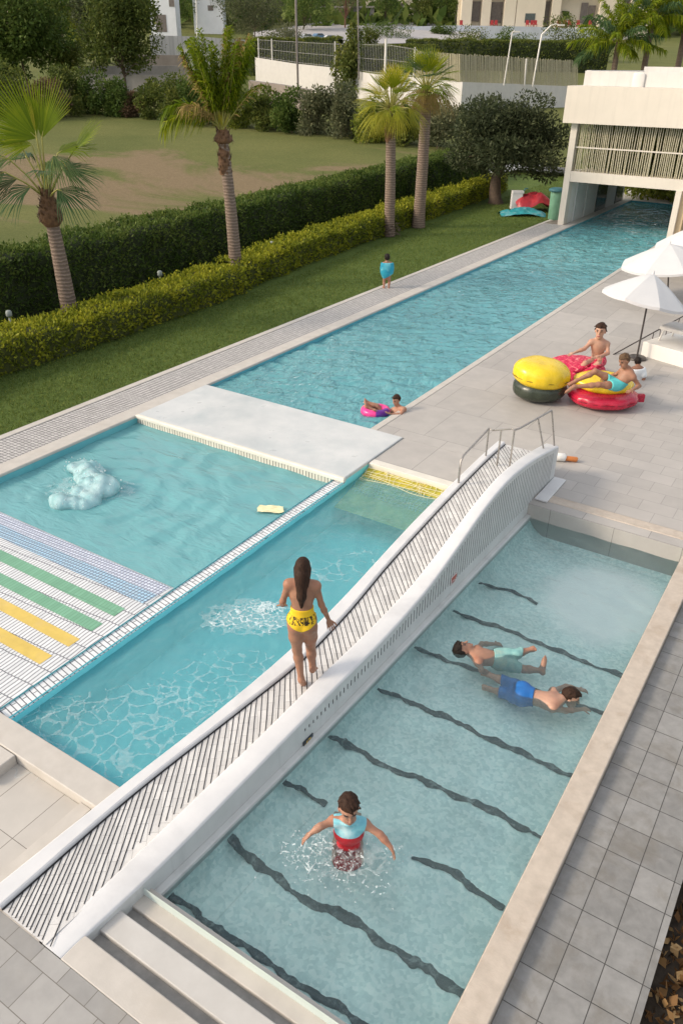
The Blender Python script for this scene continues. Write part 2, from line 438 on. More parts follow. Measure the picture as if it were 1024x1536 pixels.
# left walkway: lawn kerb, mosaic, pool coping
m = MB(); m.prism([(-14.36, -6), (-14.17, -6), (-14.17, 62), (-14.36, 62)], -1, .02, 0, .012); struct(m.build('lawn_kerb', M['coping']))
m = MB(); m.prism([(-14.17, -6), (-13.19, -6), (-13.19, 41.2), (-14.17, 41.2)], -1, .004); struct(m.build('mosaic_walkway', M['mosaic']))
m = MB(); m.prism([(-13.19, 3.78), (-12.78, 3.78), (-12.78, 52.3), (-13.19, 52.3)], -1.8, .022, 0, .02); struct(m.build('left_pool_coping', M['coping']))
m = MB(); m.prism([(-13.19, 3.44), (-5.2, 3.44), (-5.2, 3.775), (-13.19, 3.775)], -1.8, .0, 0, .012); struct(m.build('near_pool_coping', M['coping']))
# sunken tiled court lower left, near paving, right pavement
m = MB(); m.prism([(-13.2, -8), (-5.2, -8), (-5.2, 3.435), (-13.2, 3.435)], -1.5, -.15); struct(m.build('sunken_court', M['sunk']))
m = MB(); m.prism([(-5.13, -8), (8, -8), (8, 2.12), (-5.13, 2.12)], -1.5, -.001); struct(m.build('near_paving', M['near_paver']))
m = MB(); m.box(-5.09, -4.56, 2.121, 2.2, -1, -.0015); struct(m.build('threshold_strip', M['coping']))
m = MB(); m.prism([(-.83, 2.121), (.235, 2.121), (.235, 6.28), (-.83, 6.28)], -1.5, -.12)
m.prism([(-.83, 6.281), (12, 6.281), (12, 13.04), (-.83, 13.04)], -1.5, -.12); struct(m.build('pavement', M['paver']))
m = MB(); m.prism([(-1.125, 2.121), (-.836, 2.121), (-.836, 13.045), (-1.125, 13.045)], -1.6, 0, 0, .012); struct(m.build('pool_kerb', M['travertine']))
# basins
def basin(name, x0, x1, y0, y1, z, mat):
    m = MB(); V = [(x0, y0), (x1, y0), (x1, y1), (x0, y1)]
    m.face([(x, y, z) for x, y in V], 0)
    for i in range(4):
        a, b = V[i], V[(i + 1) % 4]
        m.face([(b[0], b[1], z), (a[0], a[1], z), (a[0], a[1], -.03), (b[0], b[1], -.03)], 1 if isinstance(mat, tuple) else 0)
    return struct(m.build(name, list(mat) if isinstance(mat, tuple) else mat))
basin('main_pool_floor', -12.775, -8.065, 11.9, 52.3, -1.4, M['floor_main'])
basin('left_pool_floor', -12.775, -7.44, 3.78, 11.88, -.95, M['floor_left'])
basin('channel_floor', -7.215, -4.6, 3.78, 12.4, -.8, M['floor_lap'])
def cove():  # sloped foot added to brighten the shaded band along the wall
    m = MB(); ys_ = np.linspace(3.15, 12.77, 40); r_ = []
    for y in ys_:
        x0 = float(np.interp(y, [2.2, 3.1, 4.5, 6.5, 8.5, 11, 13.9], [-4.26, -4.18, -4.1, -4.02, -3.98, -3.93, -3.86])) + .07
        r_.append([(x0, y, -.33), (x0 + .10, y, -.47), (x0 + .24, y, ZF + .07), (x0 + .44, y, ZF + .004)])
    for a, b in zip(r_[:-1], r_[1:]):
        for k in range(3): m.face([a[k], a[k + 1], b[k + 1], b[k]], 0, True)
    a = [(12.774, -.33), (12.70, -.47), (12.55, ZF + .07), (12.35, ZF + .005)]
    for (y0, z0), (y1, z1) in zip(a[:-1], a[1:]): m.face([(-4.2, y0, z0), (-4.2, y1, z1), (-1.13, y1, z1), (-1.13, y0, z0)], 0, True)
    struct(m.build('added_floor_cove', M['floor_right']))
cove()
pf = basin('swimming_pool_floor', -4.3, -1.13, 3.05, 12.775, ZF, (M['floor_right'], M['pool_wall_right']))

# lane lines inlaid in the floor of the right pool: waver of refraction built into their shape
def lane(pts, w, seed, name='lane_line'):
    P = [at(u, v, ZF + .01) for u, v in pts]
    n = 120; L = []
    rs = np.random.default_rng(seed)
    cum = np.concatenate([[0], np.cumsum([np.linalg.norm(P[i + 1] - P[i]) for i in range(len(P) - 1)])])
    ph = rs.random(4) * 6
    V = []
    for i in range(n):
        s = cum[-1] * i / (n - 1)
        x = np.interp(s, cum, [p[0] for p in P]); y = np.interp(s, cum, [p[1] for p in P])
        y += .014 * math.sin(s * 7 + ph[0]) + .012 * math.sin(s * 17 + ph[1]) + .030 * (float(fbm2(np.array(s * 9.), np.array(seed * 3.7), 4, seed)) - .47)
        ww = w * (.82 + .3 * math.sin(s * 5 + ph[2]) * math.sin(s * 11 + ph[3]) + 1.1 * (float(fbm2(np.array(s * 13.), np.array(seed * 1.9), 3, seed + 9)) - .44))
        ww *= .55 + .45 * min(1, i / 3) if i < 4 else 1
        cx_ = x - (float(np.interp(y, [2.2, 3.1, 4.5, 6.5, 8.5, 11, 13.9], [-4.26, -4.18, -4.1, -4.02, -3.98, -3.93, -3.86])) + .07)
        zb_ = max(ZF, float(np.interp(cx_, [0, .10, .24, .44], [-.33, -.47, ZF + .07, ZF + .004])))
        if cx_ < .06: zb_ = max(zb_, -.42)
        for q, z in ((-ww, zb_ - .004), (-ww * .8, zb_ + .012), (ww * .8, zb_ + .012), (ww, zb_ - .004)): k_ = (z - CAM_H) / (ZF + .01 - CAM_H); V.append((max(x * k_, x - cx_ + .03), (y + q) * k_, z))
    F = [(i * 4 + k, (i + 1) * 4 + k, (i + 1) * 4 + k + 1, i * 4 + k + 1) for i in range(n - 1) for k in range(3)]
    return mesh_np(name, np.array(V), np.array(F)[:, ::-1], M['lane'], pf)
lane([(718, 874), (770, 888), (806, 905)], .045, 1)
lane([(678, 917), (760, 945), (850, 982), (932, 1014)], .055, 2)
lane([(620, 972), (680, 993), (760, 1022), (830, 1045), (905, 1070)], .048, 3)
lane([(566, 1033), (660, 1072), (750, 1115), (860, 1165)], .058, 4)
lane([(493, 1102), (580, 1150), (660, 1182), (740, 1218), (812, 1256)], .055, 5)
lane([(417, 1166), (455, 1185), (487, 1210)], .045, 6)
lane([(618, 1284), (668, 1302), (715, 1338), (757, 1360)], .05, 7)
lane([(335, 1248), (380, 1290), (450, 1345), (530, 1382), (600, 1430), (650, 1462), (693, 1490)], .06, 8)
lane([(246, 1336), (330, 1396), (430, 1465), (545, 1537), (640, 1600)], .05, 9)
# steps down into the right pool (three treads, grey strips between)
m = MB()
m.prism([(-4.27, 2.122), (-1.13, 2.122), (-1.13, 2.40), (-4.27, 2.40)], -1.5, 0, 0, .012); struct(m.build('pool_step', M['coping']))
m = MB(); m.prism([(-4.25, 2.402), (-1.13, 2.402), (-1.13, 2.53), (-4.25, 2.53)], -1.5, -.13); m.prism([(-4.22, 2.78), (-1.13, 2.78), (-1.13, 2.90), (-4.22, 2.90)], -1.5, -.20); struct(m.build('step_riser', M['riser']))
m = MB(); m.prism([(-4.23, 2.532), (-1.13, 2.532), (-1.13, 2.778), (-4.23, 2.778)], -1.5, -.07, 0, .012); struct(m.build('pool_step', M['tread_cool']))
m = MB(); m.prism([(-4.2, 2.902), (-1.13, 2.902), (-1.13, 3.145), (-4.2, 3.145)], -1.5, -.15, 0, .012); struct(m.build('pool_step', M['coping']))

# lower-left: box at the court corner
m = MB(); m.prism([(-9.6, 3.02), (-6.62, 3.02), (-6.62, 3.43), (-9.6, 3.43)], -.149, -.005, 0, .008)
o = m.build('low_planter', M['coping']); tag(o, 'low pale stone ledge with black slatted top in the corner of the sunken court', 'ledge')
m = MB()
for k in range(5): m.box(-9.55, -6.66, 3.05 + k * .036, 3.066 + k * .036, -.004, .012)
m.build('slat_grille', M['black_inlay_and_shade'], o)

# ------------------------------------------------------------------ tiled beach, divider, stripes
def beach_z(x, y): return np.interp(y, [3.7, 6.3, 7.0, 7.12, 7.9], [-.064, -.068, -.13, -.20, -.55])
grid('tiled_beach', -12.77, -7.455, 3.78, 7.9, .1, lambda X, Y: beach_z(X, Y), M['beach'], smooth=False)
bo = bpy.data.objects['tiled_beach']
def stripe(name, y0, y1, x1, mat, x0=-12.75):
    ys = np.linspace(y0, y1, 5)
    m = MB()
    for a, b in zip(ys[:-1], ys[1:]):
        m.face([(x0, a, beach_z(0, a) + .005), (x1 - (a - y0) * .0, a, beach_z(0, a) + .005), (x1, b, beach_z(0, b) + .005), (x0, b, beach_z(0, b) + .005)])
    m.build(name, mat, bo)
stripe('yellow_stripe', 4.66, 4.87, -7.74, M['stripe_yellow'])
stripe('yellow_stripe', 5.12, 5.32, -7.71, M['stripe_yellow'])
stripe('green_stripe', 5.53, 5.74, -7.71, M['stripe_green'])
stripe('green_stripe', 5.95, 6.17, -7.71, M['stripe_green'])
stripe('blue_stripe', 6.42, 6.72, -7.60, M['stripe_blue'])
stripe('lilac_stripe', 6.724, 7.0, -7.60, M['stripe_lilac'])
m = MB(); m.prism([(-7.455, 3.78), (-7.2, 3.78), (-7.2, 11.415), (-7.455, 11.415)], -1.1, -.066); dv = struct(m.build('pool_divider', M['floor_lap']))
m = MB(); m.prism([(-7.457, 3.782), (-7.198, 3.782), (-7.198, 11.413), (-7.457, 11.413)], -.0659, -.058); m.build('mosaic_cap', M['divider'], dv)

# white slab lying across the pool, tiled skirt under its lip
m = MB()
m.prism([(-12.79, 11.42), (-7.215, 11.42), (-7.215, 13.72), (-12.79, 13.72)], -.03, .035, 0, .02)
slab = m.build('stone_slab', M['slab']); tag(slab, 'broad flat white stone slab bridging the pool between two basins', 'slab')
m = MB(); m.prism([(-12.785, 11.33), (-7.19, 11.33), (-7.19, 11.417), (-12.785, 11.417)], -.035, .05, 0, .025); m.build('lip', M['slab_edge'], slab)
m = MB(); m.box(-12.77, -7.226, 11.36, 11.6, -.95, -.037); m.build('tiled_skirt', M['skirt'], slab)

# yellow slope with net at the head of the channel
ysl = lambda y: np.interp(y, [11.3, 12.28], [-.34, -.10])
m = MB(); m.face([(-7.19, 11.0, -.42), (-4.7, 11.0, -.42), (-4.7, 12.28, -.10), (-7.19, 12.28, -.10)]); sl = struct(m.build('yellow_slope', M['yellow_mesh']))
m = MB(); m.prism([(-7.2, 12.285), (-4.9, 12.285), (-4.9, 12.498), (-7.2, 12.498)], -1, .006, 0, .01); struct(m.build('channel_head_coping', M['slab_edge']))
m = MB()
rs = np.random.default_rng(5)
zz = lambda y: -.42 + (y - 11.0) / 1.28 * .32 + .02
for k in range(26):
    x0 = -7.16 + k * .092
    pts = [(x0 + .03 * math.sin(j * 1.3 + k) + .10 * (j / 9.0) * math.sin(k * .7), 11.5 + .77 * j / 9, zz(11.5 + .77 * j / 9) + .012 * rs.random()) for j in range(10)]
    m.tube(pts, .0065, 4, 0, False)
for k in range(10):
    y0 = 11.52 + k * .078
    pts = [(-7.17 + 2.3 * j / 14, y0 + .035 * math.sin(j * .9 + k * 2.1) + rs.normal() * .008, zz(y0) + .014 + .012 * rs.random()) for j in range(15)]
    m.tube(pts, .0065, 4, 0, False)
o = m.build('pool_net', M['net']); tag(o, 'pale rope net spread over the yellow slope at the head of the channel', 'net')

# ------------------------------------------------------------------ footbridge
from bisect import bisect
def spline(xs, ys):
    """smooth monotone-ish interpolation"""
    xs = np.array(xs, float); ys = np.array(ys, float); d = np.gradient(ys, xs)
    def f(x):
        x = np.clip(x, xs[0], xs[-1]); i = np.clip(np.searchsorted(xs, x) - 1, 0, len(xs) - 2)
        h = xs[i + 1] - xs[i]; t = (x - xs[i]) / h
        return (2 * t ** 3 - 3 * t ** 2 + 1) * ys[i] + (t ** 3 - 2 * t ** 2 + t) * h * d[i] + (-2 * t ** 3 + 3 * t ** 2) * ys[i + 1] + (t ** 3 - t ** 2) * h * d[i + 1]
    return f
zpar = spline([2.2, 3.2, 4.5, 6.2, 7.6, 8.6, 9.6, 10.5, 11.3, 12.2, 13.2, 13.9], [.0, .035, .12, .21, .235, .34, .60, .86, .98, .95, .80, .66])
zdeck = spline([2.0, 5, 6.5, 7.6, 9, 10.9, 12, 13.0, 13.9], [.01, .02, .05, .09, .20, .33, .40, .45, .45])
xout = spline([2.2, 3.1, 4.5, 6.5, 8.5, 11, 13.9], [-4.26, -4.18, -4.1, -4.02, -3.98, -3.93, -3.86])
xcurb = spline([2.0, 3.75, 5.2, 6.4, 7.9, 10.6, 12.8, 13.9], [-5.36, -5.24, -5.11, -5.04, -5.04, -5.11, -5.10, -5.10])
def edge_from(pix, zf):
    out = []
    for u, v in pix:
        y = 6.0
        for _ in range(60):
            p = at(u, v, float(zf(y))); y = .5 * y + .5 * p[1]
        out.append((p[1], p[0]))
    out.sort()
    return out
eL = edge_from([(5, 1362), (190, 1200), (380, 1050), (440, 1002), (512, 930), (580, 850), (660, 762), (700, 720)], zdeck)
xdl_ = spline([a for a, b in eL], [b for a, b in eL]); xpi_ = spline([2.2, 3.2, 4.2, 5.2, 6.4, 8, 9.5, 10.5, 12, 13.9], [-4.53, -4.475, -4.41, -4.35, -4.31, -4.26, -4.19, -4.15, -4.13, -4.13])
xdl = lambda y: np.minimum(-4.78, xdl_(y))
xpi = lambda y: np.clip(xpi_(y), -4.6, -4.12)
Y0, Y1 = 2.13, 13.75
ys = np.linspace(Y0, Y1, 90)
bridge = empty('footbridge', (-4.6, 8, 0), 'curved white footbridge with black striped deck running between the two pools', 'bridge')
def strip(m, rows, mi=0, s=True):
    n = len(rows[0]); V = [p for r in rows for p in r]
    F = [(i * n + k, i * n + k + 1, (i + 1) * n + k + 1, (i + 1) * n + k) for i in range(len(rows) - 1) for k in range(n - 1)]
    m.add(V, F, mi, s)
# deck slab
m = MB(); strip(m, [[(xdl(y) - .06, y, zdeck(y)), (xpi(y) + .05, y, zdeck(y))] for y in ys]); m.build('deck', M['bridge_tile'], bridge)
# left curb: rounded section
m = MB()
rows = []
for y in ys:
    a, b, z = xcurb(y), xdl(y), zdeck(y)
    rows.append([(a - .004, y, -1.0), (a, y, z + .0), (a + .012, y, z + .032), (a + .03, y, z + .045), (b - .025, y, z + .05), (b - .008, y, z + .04), (b, y, z + .02), (b, y, z - .2)])
strip(m, [r[::-1] for r in rows], 0, False); m.build('curb', M['bridge_white'], bridge)
m = MB(); strip(m, [[(xdl(y) + .002, y, zdeck(y) + .005), (xdl(y) + .024, y, zdeck(y) + .005)] for y in ys]); m.build('curb_shade_line', M['black_inlay_and_shade'], bridge)  # black strip drawn for the shadow between curb and deck
m = MB(); m.box(-5.53, -5.37, 2.12, 3.434, -.148, -.09); struct(m.build('court_kerb', M['coping']))
# black oblique inlay lines across the deck
ang_y = [2.2, 3.0, 6.0, 7.5, 9.0, 11.0, 13.5]; ang_s = [2.0, 1.85, 1.45, 1.05, 1.08, 1.2, 1.25]      # dy/dx of the lines
m = MB(); j = MB()
y = 2.3; i = 0
rs = np.random.default_rng(11)
while y < 14.6:
    sl_ = np.interp(y, ang_y, ang_s)
    pts = []
    for k in range(9):
        xx = xdl(y) + .01 + (.75) * k / 8
        yy = y - sl_ * (xx - xdl(y)) + .008 * math.sin(k * .8 + i)
        if yy > Y1: continue
        if pts and yy < Y0 + .015:
            a_ = pts[-1]; q_ = (a_[1] - Y0 - .015) / max(1e-6, a_[1] - yy); pts.append((a_[0] + (xx - a_[0]) * q_, Y0 + .015)); break
        if yy < Y0: break
        if xx > xpi(yy) + .02: break
        pts.append((xx, yy))
    if len(pts) >= 2:
        w = .0042 + .0012 * rs.random()
        for a, b in zip(pts[:-1], pts[1:]):
            m.face([(a[0] - w, a[1] - w * .4, zdeck(a[1]) + .004), (b[0] - w, b[1] - w * .4, zdeck(b[1]) + .004), (b[0] + w, b[1] + w * .4, zdeck(b[1]) + .004), (a[0] + w, a[1] + w * .4, zdeck(a[1]) + .004)])
        for _ in range(rs.integers(1, 4)):
            k = rs.integers(0, len(pts) - 1); a = pts[k]
            L = .06 + .05 * rs.random()
            b = (a[0] + L * .9, a[1] + L * .35)
            if b[0] < xpi(b[1]): j.face([(a[0], a[1] - .003, zdeck(a[1]) + .0035), (b[0], b[1] - .003, zdeck(b[1]) + .0035), (b[0], b[1] + .003, zdeck(b[1]) + .0035), (a[0], a[1] + .003, zdeck(a[1]) + .0035)])
    y += np.interp(y, [2, 6, 8, 14], [.092, .102, .112, .105]) * (1 + rs.normal() * .05); i += 1
m.build('deck_line', M['black_inlay_and_shade'], bridge)
# parapet: inner face, broad rounded top, outer face carved with upright slots
m = MB(); rows = []
for y in ys:
    a, b, z = xpi(y), xout(y), zpar(y)
    rows.append([(a, y, zdeck(y) - .3), (a, y, z - .02), (a + .012, y, z - .004), (a + .03, y, z), (b - .03, y, z), (b - .01, y, z - .006), (b, y, z - .025)])
strip(m, [r[::-1] for r in rows], 0, True)
e0, e1 = rows[0], rows[-1]
m.face(e0, 0); m.face(e1[::-1] + [], 0)
m.build('parapet', M['bridge_white'], bridge)
m = MB()
YS = [Y0]; y = Y0
slots = []
y = 5.6
while y < 13.55:
    slots.append((y, y + .020)); y += .082
edges = sorted(set([Y0] + list(np.linspace(Y0 + .2, 5.5, 20)) + [e for s_ in slots for e in s_] + [Y1]))
for a, b in zip(edges[:-1], edges[1:]):
    sl_on = any(abs(a - s_[0]) < 1e-6 and abs(b - s_[1]) < 1e-6 for s_ in slots)
    za, zb = zpar(a) - .025, zpar(b) - .025
    P = lambda y, z, d=0: (xout(y) - d, y, z)
    if not sl_on:
        m.face([P(a, -1), P(b, -1), P(b, zb), P(a, za)])
    else:
        gr = np.clip((a - 5.6) / 2.2, 0, 1)
        lo = -.02 + .0 * gr - (.05 if a > 12.9 else 0)
        hi = lo + (zpar(a) - .10 - lo) * (.42 + .58 * gr)
        d = .03
        m.face([P(a, -1), P(b, -1), P(b, lo), P(a, lo)]); m.face([P(a, hi), P(b, hi), P(b, zb), P(a, za)])
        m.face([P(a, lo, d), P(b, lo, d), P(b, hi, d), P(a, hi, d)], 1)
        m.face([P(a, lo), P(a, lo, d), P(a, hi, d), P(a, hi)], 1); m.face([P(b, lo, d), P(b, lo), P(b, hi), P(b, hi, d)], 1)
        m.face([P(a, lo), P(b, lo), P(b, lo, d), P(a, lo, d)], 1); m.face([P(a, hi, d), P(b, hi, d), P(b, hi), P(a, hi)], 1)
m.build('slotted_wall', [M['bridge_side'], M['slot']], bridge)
m = MB(); rows = [[(xout(y) + .002, y, -1.0), (xout(y) + .075, y, -1.0), (xout(y) + .075, y, -.235), (xout(y) + .06, y, -.222), (xout(y) + .002, y, -.215)] for y in np.linspace(3.15, 12.77, 40)]
strip(m, rows, 0, False); m.build('base_ledge', M['bridge_side'], bridge)
m = MB(); m.prism([(-3.86, 12.70), (-3.62, 12.70), (-3.62, 13.75), (-3.86, 13.75)], .013, .045, 0, .01); m.build('foot_plinth', M['bridge_white'], bridge)
# steel handrail round the head of the deck
hr = []
def pz(u, v, x=None, y=None):
    """pixel -> point with known y"""
    d = CR * (u - 512) + CD * (v - 768) + CF * F_PX
    t = y / d[1]; return np.array([d[0] * t, y, CAM_H + d[2] * t])
base_a = np.array([xdl(11.75) - .06, 11.75, zdeck(11.75) + .04])
r1 = base_a + (0, 0, .42)
b1 = np.array([-5.0, 12.95, zdeck(12.9)]); r2 = b1 + (0, 0, .62)
b3 = np.array([-4.30, 12.62, zdeck(12.6)]); r3 = pz(771, 645, y=12.62)
b5 = np.array([-3.93, 13.70, .66]); r5 = pz(827, 616, y=13.70)
hrail = MB()
hrail.tube([base_a, base_a + (0, 0, .30), r1 + (0, .02, .02), r1 + (0, .12, .09), r2 + (0, -.1, -.015), r2, r2 + (.1, -.04, .002), r3 + (-.06, .03, 0), r3, r3 + (.05, .12, .0), r5 + (-.02, -.06, 0), r5], .019, 8)
hro = hrail.build('handrail', M['steel'], bridge)
def post(a, b):
    q = MB(); q.tube([a, b], .017, 8); q.build('post', M['steel'], hro)
post(b1, r2); mid = (r2 + r3) / 2; post(np.array([mid[0], mid[1], zdeck(12.7)]), mid); post(np.array([r3[0], r3[1], zdeck(12.6)]), r3)
q4 = r3 + (r5 - r3) * .62; post(np.array([xpi(q4[1]) + .12, q4[1], zpar(q4[1]) - .02]), q4); post(b5, r5)

# plaques on the slotted wall
def plaque(u, v, name, label, w, h, cols, seed):
    y = 8.0
    for _ in range(50):
        d = CR * (u - 512) + CD * (v - 768) + CF * F_PX
        t = (xout(y)) / d[0]; y = .5 * y + .5 * d[1] * t
    z = CAM_H + d[2] * t
    X = float(xout(y)) + .004
    m = MB(); m.box(X, X + .012, y - w / 2, y + w / 2, z - h / 2, z + h / 2)
    o = m.build(name, cols[0]); tag(o, label, 'sign')
    return o, X + .0125, y, z
M['plaque_dark'] = simple('plaque_dark', (.03, .045, .06), (.02, .03, .04), .4)
M['plaque_yellow'] = simple('plaque_yellow', (.75, .50, .05), (.6, .38, .04), .4)
M['plaque_red'] = simple('plaque_red', (.42, .10, .07), (.30, .06, .05), .5)
M['plaque_pale'] = simple('plaque_pale', (.65, .60, .58), (.5, .46, .45), .5)
o, X, y, z = plaque(461, 1112, 'plaque', 'dark plaque with yellow strokes on the low white bridge wall above the swimming pool', .20, .13, [M['plaque_dark']], 1)
m = MB()
def stroke(pts, w=.011, X=X, y=y, z=z):
    for a, b in zip(pts[:-1], pts[1:]):
        a = np.array(a); b = np.array(b); t = (b - a) / np.linalg.norm(b - a); n = np.array([-t[1], t[0]]) * w / 2
        m.face([(X, y + p[0], z + p[1]) for p in (a - n, b - n, b + n, a + n)])
stroke([(-.07, .02), (-.055, -.04), (-.03, .045)]); stroke([(-.035, -.045), (-.02, .045)]); stroke([(-.005, .045), (.03, .04), (.012, .0), (.035, -.02), (.0, -.045)]); stroke([(.04, .045), (.055, -.04)])
m.build('lettering', M['plaque_yellow'], o)
o, X, y, z = plaque(679, 868, 'plaque', 'small worn red plaque high on the slotted bridge wall', .20, .15, [M['plaque_pale']], 2)
m = MB(); m.box(X - .001, X + .003, y - .085, y + .085, z - .0, z + .06)
stroke([(-.085, -.02), (-.02, -.035), (.05, -.015), (.085, -.03)], .02, X, y, z); stroke([(-.06, -.06), (.06, -.05)], .014, X, y, z)
m.build('lettering', M['plaque_red'], o)

# ------------------------------------------------------------------ water surfaces
def waves(amp, k, dirs, seed):
    rs = np.random.default_rng(seed); W = []
    for d in dirs:
        for q in range(3):
            kk = k * (.7 + .9 * rs.random()); a = d + rs.normal() * .35
            W.append((kk * math.cos(a), kk * math.sin(a), rs.random() * 6.28, amp * (.5 + rs.random()) / len(dirs)))
    def f(X, Y):
        wx = X + .35 * (fbm2(X * .9, Y * .9, 3, seed) - .5) * 2; wy = Y + .35 * (fbm2(X * .9 + 7, Y * .9, 3, seed + 5) - .5) * 2
        return sum(a * np.sin(kx * wx + ky * wy + p) for kx, ky, p, a in W) * (.45 + 1.1 * fbm2(X * .35, Y * .35, 2, seed + 9))
    return f
M['w_main'] = water('pool_water_main', (.55, .90, .93), (.22, .60, .65), .50, 3.4, .8, (1.1, .6, 1), .3, .03, 1.42, .8)
M['w_left'] = water('pool_water_left', (.6, .92, .92), (.25, .59, .63), .58, 2.0, .45, (.8, 1.8, 1), .5)
M['w_lap'] = water('pool_water_channel', (.80, .98, 1.0), (.26, .66, .70), .30, 3.4, .32)
M['w_right'] = water('pool_water_swimming', (.89, .965, .965), (.46, .66, .68), .08, 3.2, .42, (1, 1.6, 1), .6)
def wm(X, Y):
    a = X * RH[0] + Y * RH[1]; b = X * FH[0] + Y * FH[1]
    wa = a + .5 * (fbm2(a * .8, b * .8, 3, 71) - .5); wb = b + .6 * (fbm2(a * .7 + 5, b * .9, 3, 72) - .5)
    r1 = 1 - np.abs(2 * fbm2(wa * 1.1, wb * 2.6, 3, 73) / .875 - 1); r2 = fbm2(wa * 3.2, wb * 6.5, 3, 74)
    return .115 * (r1 - .7) * (.35 + 1.1 * fbm2(X * .25, Y * .25, 2, 75)) + .020 * (r2 - .44)
grid('water_main', -12.77, -8.062, 13.0, 52.2, .06, lambda X, Y: ZW_MAIN + wm(X, Y), M['w_main'])
wl = waves(.013, 6.5, [2.0, 2.9, .9], 22)
bub = at(150, 742, ZW_LEFT)
def left_z(X, Y):
    r = np.hypot(X - bub[0], Y - bub[1])
    r = r + .30 * (fbm2(X * 1.1, Y * 1.1, 3, 51) - .5) * 2
    ring = .011 * np.sin(r * 13 + 3.0 * fbm2(X * .8 + 4, Y * .8, 3, 52)) * np.exp(-((r - 1.5) / 1.3) ** 2) * (.2 + 1.5 * fbm2(X * .9, Y * .9, 2, 55))
    calm = np.clip((Y - 7.0) / 1.0, .15, 1)
    return ZW_LEFT + (wl(X, Y) + ring) * calm
grid('water_left', -12.77, -7.457, 6.95, 11.9, .05, left_z, M['w_left'])
wc = waves(.006, 9, [1.2, 2.4], 23)
grid('water_channel', -7.197, -4.9, 3.785, 12.0, .05, lambda X, Y: ZW_LAP + wc(X, Y), M['w_lap'])
wr0 = waves(.003, 9, [.6, 1.9], 24)
_rip = [(at(522, 1268, ZW_R), .012, .5), (at(720, 990, ZW_R), .006, .5), (at(820, 1052, ZW_R), .007, .5)]
def wr(X, Y):
    z = wr0(X, Y)
    for c_, a_, w_ in _rip:
        r = np.hypot(X - c_[0], Y - c_[1]) + .12 * (fbm2(X * 3, Y * 3, 3, 61) - .5); z = z + a_ * np.sin(r * 26) * np.exp(-((r - .45) / w_) ** 2) * (.3 + 1.3 * fbm2(X * 2, Y * 2, 2, 63))
    return z
grid('water_swimming', -4.29, -1.13, 3.15, 12.772, .05, lambda X, Y: ZW_R + wr(X, Y) * (1 + 1.2 * np.clip((Y - 10.5) / 1.5, 0, 1)), M['w_right'])

# ------------------------------------------------------------------ lawn, field and hillside
grid('lawn', -24.5, -14.36, -8, 63, .5, lambda X, Y: X * 0 - .012, M['lawn'])
def field_sheet():
    xs_ = np.concatenate([np.linspace(-420, -120, 26), np.linspace(-112, 60, 87), np.linspace(70, 300, 18)])
    ys_ = np.concatenate([np.linspace(-60, 140, 101), np.linspace(150, 560, 36)])
    X, Y = np.meshgrid(xs_, ys_, indexing='ij'); Z = terrain(X, Y) - .03
    Z = Z + .25 * (fbm2(X * .08, Y * .08, 3, 4) - .5) * np.clip((FH[0] * X + FH[1] * Y - 40) / 30, 0, 1)
    nx, ny = X.shape; i = np.arange(nx * ny).reshape(nx, ny)
    keep = ~((X[:-1, :-1] > -24.6) & (Y[:-1, :-1] < 60))
    keep &= ~((X[1:, :-1] > -24.4) & (Y[:-1, :-1] < 60) & (X[:-1, :-1] > -26.3))
    Q = np.stack([i[:-1, :-1], i[1:, :-1], i[1:, 1:], i[:-1, 1:]], -1)[keep]
    struct(mesh_np('field', np.stack([X, Y, Z], -1).reshape(-1, 3), Q, M['field'], None, True))
field_sheet()
m = MB(); m.face([(-26.6, -60, -.034), (-24.3, -60, -.034), (-24.3, 60, -.034), (-26.6, 60, -.034)]); struct(m.build('field_verge', M['field']))
# mulch bed lower right
m = MB(); m.box(.24, 8, 2.12, 6.28, -1.2, -.32); struct(m.build('mulch_bed', M['soil']))

# ------------------------------------------------------------------ vegetation
M['leaf_yellow'] = leafmat('golden_privet_leaf', [(0, (.06, .09, .012)), (.45, (.19, .22, .022)), (.8, (.36, .36, .03)), (1, (.50, .45, .05))])
M['leaf_dark'] = leafmat('dark_hedge_leaf', [(0, (.032, .058, .012)), (.5, (.075, .122, .026)), (1, (.17, .21, .05))])
M['leaf_olive'] = leafmat('olive_leaf', [(0, (.028, .04, .018)), (.5, (.065, .08, .038)), (1, (.13, .14, .07))])
M['leaf_mid'] = leafmat('mid_green_leaf', [(0, (.035, .058, .014)), (.5, (.095, .125, .028)), (1, (.22, .225, .05))])
M['leaf_lime'] = leafmat('lime_leaf', [(0, (.08, .11, .02)), (.5, (.16, .20, .03)), (1, (.30, .31, .05))])
M['leaf_grey'] = leafmat('grey_green_leaf', [(0, (.07, .085, .045)), (.5, (.13, .145, .075)), (1, (.21, .20, .11))])
M['leaf_dry'] = leafmat('dry_brush', [(0, (.08, .05, .028)), (.5, (.15, .10, .06)), (1, (.24, .18, .10))])
M['palm_green'] = leafmat('palm_green', [(0, (.045, .09, .008)), (.5, (.15, .21, .010)), (1, (.36, .37, .022))], .38, .4)
M['palm_deep'] = leafmat('palm_deep', [(0, (.03, .07, .025)), (.5, (.06, .115, .045)), (1, (.14, .19, .06))], .4, .3)
M['palm_yellow'] = leafmat('palm_yellow', [(0, (.14, .17, .02)), (.5, (.34, .33, .035)), (1, (.55, .45, .06))], .42, .4)
M['palm_straw'] = leafmat('palm_straw', [(0, (.16, .11, .04)), (.5, (.30, .22, .075)), (1, (.45, .34, .12))], .6, .3)
M['petiole'] = simple('petiole', (.38, .36, .09), (.26, .24, .06), .5, 6)
M['bark'] = simple('tree_bark', (.12, .085, .06), (.06, .042, .03), .85, 8, .8, 22)
M['bark_red'] = simple('red_bark', (.22, .11, .07), (.13, .065, .045), .85, 8, .6, 22)
